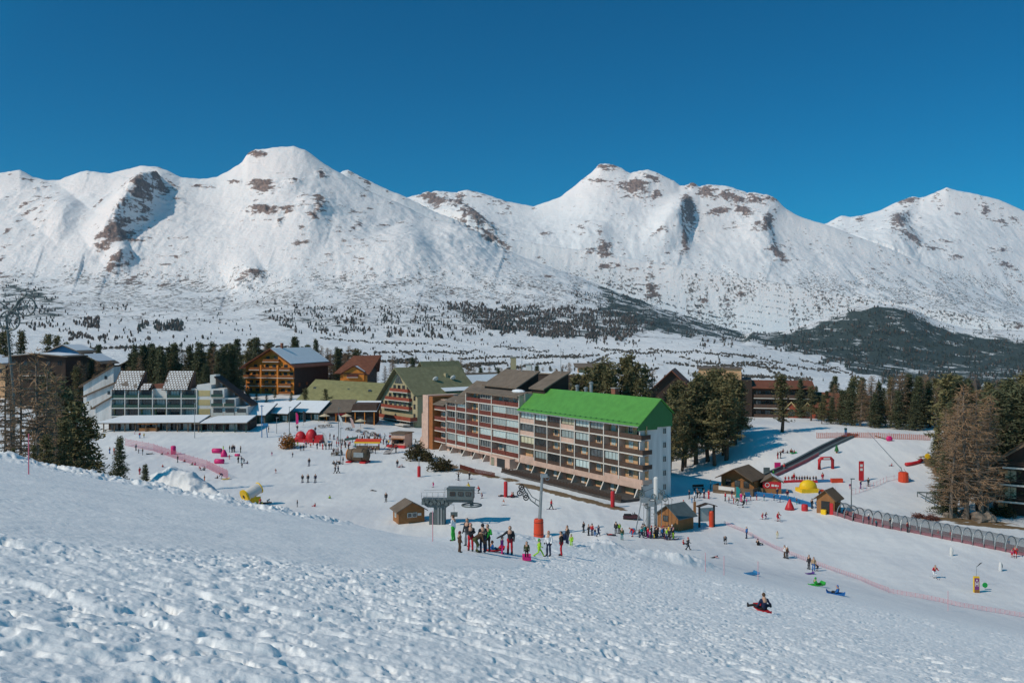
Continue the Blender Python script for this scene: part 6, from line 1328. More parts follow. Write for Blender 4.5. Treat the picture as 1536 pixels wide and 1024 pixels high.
    for px, py, h, m, lb in ((292, 657, 9.5, M_METAL, 'tall pale lamp mast in front of the long shop arcade'), (508, 668, 10, M_GREYP, 'tall dark mast rising behind the plaza crowd'), (434, 650, 7.5, M_GREYP, 'slim mast by the shop with the magenta flag'), (511, 693, 8.0, M_METAL, 'thin steel mast left of the barrel bar'), (1277, 772, 6.0, M_GREYP, 'thin dark lamp pole behind the tunnel lift'), (415, 650, 4.5, M_METAL, 'short thin mast before the lean-to shops')):
        t = new('lamp_mast', lb, 'mast', px, py, 0, 'slim masts'); MB().tube([(0, 0, -.3), (0, 0, h)], [.11, .06], 7).build('pole', m, t); MB().cbox((.2, 0, h), .7, .2, .14).build('lamp_head', m, t)
    t = new('drag_lift_gantry', 'blue steel drag lift gantry in front of the lean-to shops', 'lift pylon', 396, 656)
    MB().tube([(-.6, 0, -.3), (-.6, 0, 9)], .13, 7).build('leg', M_BLUE, t); MB().tube([(.9, .3, -.3), (.5, .3, 3.4)], .12, 7).build('leg', M_BLUE, t); MB().tube([(-.6, 0, 3.2), (.9, .3, 3.2)], .1, 6).cbox((.4, .1, 3.6), 1.4, .6, .7).torus((-.6, 0, 8.7), .5, .07, 14, 5).build('head', M_BLUE, t)
    # ---- flags, parasols, tables on the terraces
    for px, py, h, lean, m, lb in ((489, 670, 3.8, -.9, M_GREYW, 'tilted grey beach flag in the plaza'), (513, 643, 4.2, -1.2, M_WHITE, 'white beach flag leaning by the restaurant door'), (530, 646, 4.0, -1.1, mat('pale_pink_flag', (.6, .38, .33), .7), 'pale pink beach flag right of the white one'), (444, 641, 4.4, -.1, M_PINKP, 'magenta feather flag at the shop front'), (455, 638, 4.4, -.1, M_DARK, 'dark feather flag at the shop front'), (1104, 751, 2.6, 0, mat('teal_flag', (.02, .28, .26), .6), 'teal feather flag behind the ski class')):
        t = new('feather_flag', lb, 'flag', px, py, 0, 'feather flags'); MB().tube([(0, 0, -.3), (lean, 0, h)], .04, 5).build('pole', M_METAL, t)
        MB().prism([(lean*.2+.04, h*.22), (lean*.2+.75, h*.25), (lean*.8+.75, h*.8), (lean+.4, h*.98), (lean+.04, h)], 5, 'y', -.03, .03).build('cloth', m, t)
    for px, py, lb in ((487, 634, 'beige parasol at the left of the restaurant terrace'), (541, 642, 'beige parasol by the restaurant snow roof'), (520, 634, 'beige parasol at the middle of the restaurant terrace')):
        t = new('parasol', lb, 'parasol', px, py, 0, 'restaurant parasols'); MB().tube([(0, 0, -.2), (0, 0, 2.5)], .05, 6).build('pole', M_WOOD, t); MB().lathe([(1.7, 2.1), (1.65, 2.2), (.1, 2.85)], n=10).build('canopy', mat('beige_cloth', (.55, .44, .30), .8), t)
    t = new('awning_stand', 'orange striped awning stand behind the barrel bar', 'stall', 552, 674, R(-4)); t.scale = (1.0,)*3
    MB().slab([(-3.4, -1, 2.1), (3.4, -1, 2.1), (3.4, 1.2, 2.7), (-3.4, 1.2, 2.7)], .12).mat(1).box(-3.4, 3.4, -1.06, -1.003, 1.75, 2.1).build('awning', [M_ORED, M_YEL], t)
    for x in (-3.2, 0, 3.2): MB().tube([(x, -.9, -.3), (x, -.9, 2.0)], .06, 5).build('post', M_DARK, t)
    MB().box(-3, 3, -.6, .4, -.2, .95).build('counter', M_WOODG, t)
    t = new('lean_to', 'small dark canopy left of the orange awning', 'stall', 527, 670, R(8)); MB().slab([(-1.7, -1, 1.9), (1.7, -1, 2.3), (1.7, 1, 2.6), (-1.7, 1, 2.2)], .15).build('awning', M_TEAL, t)
    for x in (-1.5, 1.5): MB().tube([(x, -.9, -.3), (x, -.9, 2.0)], .06, 5).build('post', M_DARK, t)
    t = new('stairway', 'dark outdoor stairway between the stall and the pink kiosk', 'stairs', 579, 681, R(-30)); b = MB()
    for i in range(9): b.box(-1.0, 1.0, i*.42, i*.42+.4, i*.28, i*.28+.12)
    b.build('step', M_DARKWOOD, t); MB().tube([(-1, 0, 1), (-1, 3.7, 3.4)], .06, 5).tube([(1, 0, 1), (1, 3.7, 3.4)], .06, 5).build('handrail', M_DARKWOOD, t)
    tb = {}
    def table(px, py, rz, lb):
        t = new('picnic_table', lb, 'table', px, py, rz, 'terrace tables')
        if not tb:
            tb['t'] = MB().box(-.9, .9, -.35, .35, .7, .77).mesh('tabletop', M_WOODG); tb['b'] = MB().box(-.9, .9, -.14, .14, .42, .47).mesh('bench', M_WOODG); tb['l'] = MB().prism([(-.7, 0), (-.6, 0), (-.2, .7), (-.3, .7)], 4, 'x', -.06, .06).prism([(.7, 0), (.6, 0), (.2, .7), (.3, .7)], 4, 'x', -.06, .06).box(-.05, .05, -.75, .75, .36, .42).mesh('leg', M_WOODG)
        inst('tabletop', tb['t'], t); inst('bench', tb['b'], t, (0, .65, 0)); inst('bench', tb['b'], t, (0, -.65, 0)); inst('leg', tb['l'], t, (.7, 0, 0)); inst('leg', tb['l'], t, (-.7, 0, 0))
    for i, (px, py) in enumerate(((502, 683), (509, 682), (482, 641), (493, 640), (523, 645), (538, 648), (549, 650), (560, 652), (566, 655), (551, 663), (541, 664))):
        table(px, py, .3*i, ('picnic table left of the barrel bar', 'second picnic table left of the barrel bar', 'picnic table under the leftmost parasol', 'picnic table right of the leftmost parasol', 'picnic table by the leaning flags', 'picnic table under the restaurant snow roof', 'picnic table before the hotel canopy', 'middle picnic table before the hotel', 'rightmost picnic table before the hotel', 'picnic table behind the orange awning', 'picnic table left behind the orange awning')[i])
    # sledges and mats with nobody on them
    for px, py, m, lb in ((1127.5, 862, M_BLUE, 'blue padded mat lying on the sledging slope'), (1215, 861, mat('violet_plastic', (.10, .04, .22), .5), 'small violet sled beside the beige jacketed adult'), (338.5, 719, M_YEL, 'yellow sled at the end of the pink net'), (1190, 680, mat('green_plastic', (.02, .35, .10), .5), 'green sled beside the resting group on the slope'), (224, 681, M_DARK, 'dark sled left lying before the pink net')):
        o = MB().prism([(-.7, .12), (-.75, .3), (-.6, .2), (.55, .2), (.75, .42), (.7, .15)], 6, 'y', -.32, .32).build('sled', m); put(o, px, py, R(20), lb, 'sled', 'sleds')
        o.scale = (.8, 1.5, .8) if px == 1127.5 else (.7, .7, .7) if px == 1215 else (1, 1, 1)
    o = MB().box(-.2, .2, -.2, .2, -.3, 2.0).build('wooden_post', M_WOOD); put(o, 1042, 770, 0, 'thick wooden post left of the piste map board', 'post')
    o = MB().box(-.22, .22, -.22, .22, -.2, 2.1).mat(1).box(-.26, .26, -.26, .26, 1.7, 2.15).build('carpet_end_post', [M_BLUE, M_TEAL]); put(o, 1268.5, 655, 0, 'blue post at the top of the conveyor carpet', 'post')
    o = MB().tube([(0, 0, -.2), (0, 0, .5)], .2, 7).mat(1).lathe([(.5, .4), (.35, 1.0), (.1, 1.8)], n=9).build('toy_tree', [M_WOOD, mat('toy_green', (.02, .13, .04), .7)]); put(o, 1255, 679, 0, 'small green toy fir beside the conveyor carpet', 'toy tree')
    for px, py, m, lb in ((1427, 833, M_WHITE, 'white rounded marker cone on the nursery piste'), (1500.5, 856, M_GREYW, 'grey and white rounded figure marker on the nursery piste')):
        o = MB().lathe([(.28, -.1), (.33, .2), (.3, 1.0), (.14, 1.35), (.02, 1.42)], n=12).mat(1).ell((.14, -.12, .8), .2, .2, .42, 8, 5).build('marker_cone', [m, M_GREYP if px > 1450 else m], None, True); put(o, px, py, 0, lb, 'marker', 'white nursery markers'); o.scale = (.72, .72, .85)
    t = new('bench', 'dark slatted bench in the shade behind the ski class', 'bench', 1048, 735, R(15)); MB().box(-1.2, 1.2, -.25, .25, .42, .5).build('seat', M_DARK, t); MB().box(-1.2, 1.2, .22, .28, .6, 1.1).build('backrest', M_DARK, t)
    for x in (-.9, .9): MB().box(x-.05, x+.05, -.22, .22, -.2, .42).build('leg', M_DARK, t)
    o = MB().tube([at(1313, 654)-at(1313, 654), at(1322, 657)-at(1313, 654), at(1331, 660)-at(1313, 654)], .12, 5).build('hose', mat('green_hose', (.03, .09, .05), .6)); o.location = at(1313, 654)+Vector((0, 0, .1)); tag(o, 'dark green hose lying on the top of the slope', 'hose')
def film():
    m, nt, b = _nt('tunnel_film'); b.inputs['Base Color'].default_value = (.16, .18, .19, 1); b.inputs['Roughness'].default_value = .15; b.inputs['Alpha'].default_value = .42
    n = nt.nodes.new('ShaderNodeTexNoise'); n.inputs['Scale'].default_value = 1.2; r = nt.nodes.new('ShaderNodeMapRange'); r.inputs[3].default_value = .25; r.inputs[4].default_value = .55
    tc = nt.nodes.new('ShaderNodeTexCoord'); nt.links.new(tc.outputs['Object'], n.inputs['Vector']); nt.links.new(n.outputs[0], r.inputs[0]); nt.links.new(r.outputs[0], b.inputs['Alpha']); return m
FILM = film()
# ------------------------------------------------------------------ people: one remeshed skin per pose, clothes by face, shared by copies
def chain(b, pts, rs): b.tube(pts, rs, 9); [b.ell(p, r, r, r, 8, 6) for p, r in zip(pts, rs)]
def pose_joints(k):
    V_ = Vector; J = {}
    hip = V_((0, 0, .92)); lean = 0; tw = 0
    la = (V_((-.25, -.03, 1.16)), V_((-.26, .08, .92))); ra = (V_((.25, -.03, 1.16)), V_((.26, .08, .92)))
    ll = (V_((-.11, .03, .5)), V_((-.12, -.02, .08))); rl = (V_((.11, .03, .5)), V_((.13, -.02, .08)))
    chest = V_((0, 0, 1.33)); head = V_((0, .02, 1.64))
    if k == 'hands': la = (V_((-.26, .0, 1.17)), V_((-.1, .24, 1.12))); ra = (V_((.26, .0, 1.17)), V_((.1, .25, 1.1)))
    if k in ('walk', 'stride'):
        s = 1 if k == 'walk' else 1.7
        ll = (V_((-.1, .16*s, .52)), V_((-.1, .28*s, .09))); rl = (V_((.1, -.03*s, .5)), V_((.11, -.34*s, .14)))
        la = (V_((-.25, -.14, 1.15)), V_((-.25, -.12, .92))); ra = (V_((.25, .1, 1.14)), V_((.22, .3, 1.02))); hip.z = .9-.04*(s-1); chest.y = .05
    if k == 'ski':
        hip = V_((0, -.12, .80)); chest = V_((0, .08, 1.17)); head = V_((0, .16, 1.47))
        ll = (V_((-.13, .15, .47)), V_((-.13, -.0, .09))); rl = (V_((.13, .15, .47)), V_((.13, .0, .09)))
        la = (V_((-.31, .12, .98)), V_((-.3, .36, 1.0))); ra = (V_((.31, .12, .98)), V_((.3, .36, 1.0)))
    if k == 'sit':
        hip = V_((0, -.1, .17)); chest = V_((0, -.16, .60)); head = V_((0, -.12, .92))
        ll = (V_((-.2, .32, .30)), V_((-.3, .68, .10))); rl = (V_((.2, .32, .30)), V_((.3, .68, .10)))
        la = (V_((-.3, -.12, .42)), V_((-.28, .12, .3))); ra = (V_((.3, -.12, .42)), V_((.28, .12, .3)))
    if k == 'splay':
        hip = V_((0, -.1, .25)); chest = V_((0, -.18, .68)); head = V_((0, -.14, 1.0))
        ll = (V_((-.36, .3, .32)), V_((-.62, .58, .2))); rl = (V_((.38, .28, .28)), V_((.72, .52, .12)))
        la = (V_((-.33, -.2, .5)), V_((-.34, .02, .32))); ra = (V_((.33, -.2, .5)), V_((.36, .04, .30)))
    if k == 'lie':
        hip = V_((0, 0, .17)); chest = V_((0, .42, .2)); head = V_((0, .74, .28))
        ll = (V_((-.12, -.42, .13)), V_((-.2, -.84, .1))); rl = (V_((.12, -.42, .13)), V_((.2, -.84, .1)))
        la = (V_((-.4, .5, .12)), V_((-.42, .75, .1))); ra = (V_((.4, .5, .12)), V_((.42, .75, .1)))
    if k == 'bend':
        hip = V_((0, -.15, .86)); chest = V_((0, .22, 1.08)); head = V_((0, .48, 1.22))
        la = (V_((-.24, .3, .85)), V_((-.2, .42, .6))); ra = (V_((.24, .3, .85)), V_((.2, .42, .6)))
    if k == 'armout': ra = (V_((.42, .1, 1.2)), V_((.72, .12, 1.05)))
    if k == 'armsup': la = (V_((-.42, 0, 1.42)), V_((-.62, .05, 1.6))); ra = (V_((.42, 0, 1.42)), V_((.66, .05, 1.55)))
    if k == 'carry': la = (V_((-.28, .05, 1.15)), V_((-.08, .3, 1.2))); ra = (V_((.28, .05, 1.15)), V_((.08, .3, 1.05)))
    return hip, chest, head, la, ra, ll, rl
_B = {}
def body(k, child=False):
    key = (k, child)
    if key in _B: return _B[key]
    hip, chest, head, la, ra, ll, rl = pose_joints(k)
    up = (chest-hip).normalized(); b = MB(); seg = []
    def limb(pts, rs, slots):
        chain(b, pts, rs)
        for i in range(len(pts)-1): seg.append((pts[i], pts[i+1], slots[i]))
    sh = Vector((.185, 0, 0))
    limb([hip-up*.02, hip+up*.2, chest, chest+up*.1], [.165, .155, .185, .13], [0, 0, 0]); seg.append((hip-up*.12, hip-up*.06, 1))
    b.ell(hip, .19, .15, .15, 10, 6)
    limb([chest+up*.1, chest+up*.21], [.075, .062], [2])
    hd = head-chest; hr = .118 if not child else .15
    b.ell(head, hr*.86, hr, hr*1.12, 12, 8); b.ell(head+Vector((0, hr*.98, -.01)), .02, .03, .03, 6, 4)
    for s in (-1, 1): b.ell(head+Vector((s*hr*.88, 0, 0)), .018, .03, .04, 6, 4)
    seg.append((head+Vector((0, .05, -.04)), head+Vector((0, .06, .0)), 2)); seg.append((head+Vector((0, -.03, .07)), head+Vector((0, -.05, .1)), 4)); seg.append((head+Vector((0, -.08, -.03)), head+Vector((0, -.08, .06)), 4))
    for s, (e, h) in ((-1, la), (1, ra)):
        S = chest+up*.05+Vector((s*.185, 0, 0)); d = (h-e).normalized()
        limb([S, e, h], [.082, .066, .05], [0, 0])
        hh = h+d*.1; b.ell(h+d*.05, .045, .045, .055, 8, 5); seg.append((h+d*.02, hh+d*.08, 3))
        a_, c_ = frame_of(d)
        for q in range(4): b.tube([h+d*.06+a_*(q-1.5)*.021, h+d*(.13-.008*abs(q-1.4))+a_*(q-1.5)*.022+c_*.012, h+d*(.16-.01*abs(q-1.4))+a_*(q-1.5)*.022+c_*.035], [.013, .011, .009], 5)
        b.tube([h+d*.03+a_*.04, h+d*.08+a_*.07, h+d*.11+a_*.065], [.015, .012, .01], 5)
    for s, (kn, an) in ((-1, ll), (1, rl)):
        Hj = hip+Vector((s*.095, 0, -.03)); limb([Hj, kn, an], [.115, .082, .066], [1, 1])
        d = (an-kn).normalized(); fw = Vector((0, 1, 0)) if abs(d.z) > .55 else Vector((0, .2, .9))
        if k == 'lie': fw = Vector((0, -.9, .1))
        limb([an-d*.03, an+Vector((0, 0, -.015)), an+fw*.17+Vector((0, 0, -.03))], [.078, .07, .058], [3, 3])
    me = b.mesh('body', M_DARK)
    o = bpy.data.objects.new('tmp', me); COL.objects.link(o)
    rm = o.modifiers.new('r', 'REMESH'); rm.mode = 'VOXEL'; rm.voxel_size = .026
    dg = bpy.context.evaluated_depsgraph_get(); out = bpy.data.meshes.new_from_object(o.evaluated_get(dg)); bpy.data.objects.remove(o)
    out.name = 'body_'+k
    n = len(out.polygons); C = np.zeros(n*3, np.float32); out.polygons.foreach_get('center', C); C = C.reshape(-1, 3)
    best = np.full(n, 9e9); sl = np.zeros(n, int)
    for a, c, s in seg:
        a = np.array(a); c = np.array(c); d = c-a; t = np.clip(((C-a)@d)/(d@d+1e-9), 0, 1); q = np.linalg.norm(C-a-t[:, None]*d, axis=1)*(.8 if s in (2, 4) else 1)
        m_ = q < best; best = np.where(m_, q, best); sl = np.where(m_, s, sl)
    out.materials.clear()
    for _ in range(5): out.materials.append(M_DARK)
    out.polygons.foreach_set('material_index', sl.astype(np.int32)); out.polygons.foreach_set('use_smooth', [True]*n); out.update()
    if child:
        V = np.zeros(len(out.vertices)*3, np.float32); out.vertices.foreach_get('co', V); out.vertices.foreach_set('co', V*.655)
    _B[key] = out; return out
PAL = dict(black=(.02, .02, .022), dark=(.035, .036, .042), navy=(.02, .032, .075), blue=(.02, .13, .38), skyblue=(.12, .32, .55), teal=(.01, .20, .22), red=(.48, .022, .035), maroon=(.13, .02, .03), pink=(.62, .03, .20), rose=(.60, .28, .28), orange=(.60, .11, .02), yellow=(.72, .50, .03), lime=(.34, .60, .04), green=(.03, .33, .05), olive=(.07, .08, .035), brown=(.085, .05, .032), beige=(.42, .30, .18), cream=(.62, .55, .38), white=(.68, .69, .72), grey=(.17, .18, .20), purple=(.12, .03, .16))
def cm(c): return mat('cloth_'+c, PAL[c], .85, .22, 7, spec=.15)
SKIN = mat('skin', (.46, .27, .19), .6, .08, 8)
EQ = {}
def equip(t, kind, s):
    if not EQ:
        EQ['ski'] = MB().prism([(-.78, .0), (.7, 0), (.92, .12), (.9, .15), (.68, .035), (-.78, .035)], 6, 'x', -.045, .045)
        EQ['ski'].v = [(v[0], v[1], v[2]) for v in EQ['ski'].v]; EQ['ski'] = EQ['ski'].mesh('ski', mat('ski_sheet', (.10, .06, .12), .4, .5, 3))
        EQ['pole'] = MB().tube([(0, .36, 1.0), (0, .12, .02)], .012, 5).tube([(0, .13, .08), (0, .12, .05)], .04, 6).mesh('ski_pole', M_DARK)
        EQ['board'] = MB().prism([(-.8, .1), (-.65, 0), (.65, 0), (.8, .1), (.8, .13), (.62, .03), (-.62, .03), (-.8, .13)], 8, 'y', -.14, .14).mesh('snowboard', M_PINKP)
        EQ['helmet'] = MB().ell((0, -.01, .03), .128, .148, .135, 12, 7).mesh('helmet', M_DARK, True)
        EQ['pack'] = MB().lathe([(.08, -.22), (.15, -.18), (.16, .1), (.1, .22)], (0, 0, 0), 8).mesh('backpack', M_DARK, True)
        EQ['tube'] = MB().tube([(-.5, -.5, .12), (0, -.55, .12), (.5, -.5, .12), (.55, .4, .12), (-.55, .4, .12), (-.5, -.5, .12)], .1, 6).mesh('x', M_DARK)
    if kind == 'skis':
        for x in (-.125, .125): inst('ski', EQ['ski'], t, (x*s, 0, -.02), None, (s,)*3)
    if kind == 'poles':
        for x in (-.3, .3): inst('ski_pole', EQ['pole'], t, (x*s, 0, 0), None, (s,)*3)
    if kind == 'board': inst('snowboard', EQ['board'], t, (0, 0, -.02), None, (s,)*3)
PH = {'stand': 'standing', 'hands': 'standing', 'walk': 'walking', 'stride': 'striding', 'ski': 'skiing', 'sit': 'sitting', 'splay': 'sitting', 'lie': 'lying', 'bend': 'bending', 'armout': 'standing', 'armsup': 'standing', 'carry': 'standing'}
DARKS = {'black', 'dark'}
def crowd(txt):
    rows = []
    where = group = None
    for ln in txt.strip().splitlines():
        ln = ln.strip()
        if not ln: continue
        if ln[0] == '@': where, group = ln[1:].split('|'); continue
        f = ln.split(); opt = f[7:] if len(f) > 7 else []
        rows.append(dict(px=float(f[0]), py=float(f[1]), pose=f[2], who=f[3], top=f[4], bot=f[5], face=float(f[6]), opt=opt, where=where, group=group))
    def col(c): return 'black' if c in DARKS else {'rose': 'pale pink', 'skyblue': 'light blue'}.get(c, c)
    def desc(r):
        t, b_ = col(r['top']), col(r['bot']); w = 'child' if r['who'] == 'c' else 'adult'
        return f"{w} in all {t}" if t == b_ else f"{w} in {t} and {b_}"
    cnt = {}
    for r in rows:
        k = (desc(r), PH[r['pose']], r['where']); cnt.setdefault(k, []).append(r)
    for k, l in cnt.items():
        l.sort(key=lambda r: r['px'])
        for i, r in enumerate(l):
            r['label'] = f"{k[0]} {k[1]} {k[2]}" if len(l) == 1 else f"{ORD[i]} {k[0]} from the left, {k[1]} {k[2]}"
    for r in rows:
        ch = r['who'] == 'c'; s = 1 if not ch else .655; sc = next((float(o[3:]) for o in r['opt'] if o.startswith('sc:')), 1.0+random.uniform(-.05, .05))
        P = at(r['px'], r['py'])
        t = thing('person', r['label'], 'person', P, R(r['face']), r['group'], sc)
        hatc = next((o[2:] for o in r['opt'] if o.startswith('h:')), random.choice(['dark', 'dark', 'navy', 'brown', 'grey', 'red', 'white']))
        bd = inst('body', body(r['pose'], ch), t)
        if 'up' in r['opt']: bd.location.z = .16
        for i, m_ in enumerate((cm(r['top']), cm(r['bot']), SKIN, cm('dark'), cm(hatc if 'nohat' not in r['opt'] else 'brown'))):
            bd.material_slots[i].link = 'OBJECT'; bd.material_slots[i].material = m_
        for o in r['opt']:
            if o in ('skis', 'poles', 'board'): equip(t, o, s)
            if o == 'helmet' or o == 'pack':
                equip(t, '', s); hd = pose_joints(r['pose'])[2] if o == 'helmet' else pose_joints(r['pose'])[1]+Vector((0, -.2, 0))
                q = inst(o if o == 'helmet' else 'backpack', EQ[o if o == 'helmet' else 'pack'], t, hd*s, None, (s*(1.22 if ch and o == 'helmet' else 1),)*3)
                q.material_slots[0].link = 'OBJECT'; q.material_slots[0].material = cm(hatc if o == 'helmet' else 'navy')
            if o.startswith('sled:'):
                m_ = o[5:]; lb = {'red': 'red', 'pink': 'pink', 'green': 'green', 'blue': 'blue', 'dark': 'dark'}[m_]
                sd = MB().prism([(-.55, .04), (-.6, .2), (-.5, .12), (.5, .12), (.68, .3), (.62, .06)], 6, 'x', -.28, .28)
                so = sd.build('sled', cm(m_)); so.location = P+Vector((0, 0, .02)); so.rotation_euler = (0, 0, R(r['face'])); so.scale = (sc,)*3; tag(so, f"{lb} plastic sled under the {desc(r)} {r['where']}"[:110], 'sled', 'sleds')
                so['label'] = ' '.join(so['label'].split()[:16])
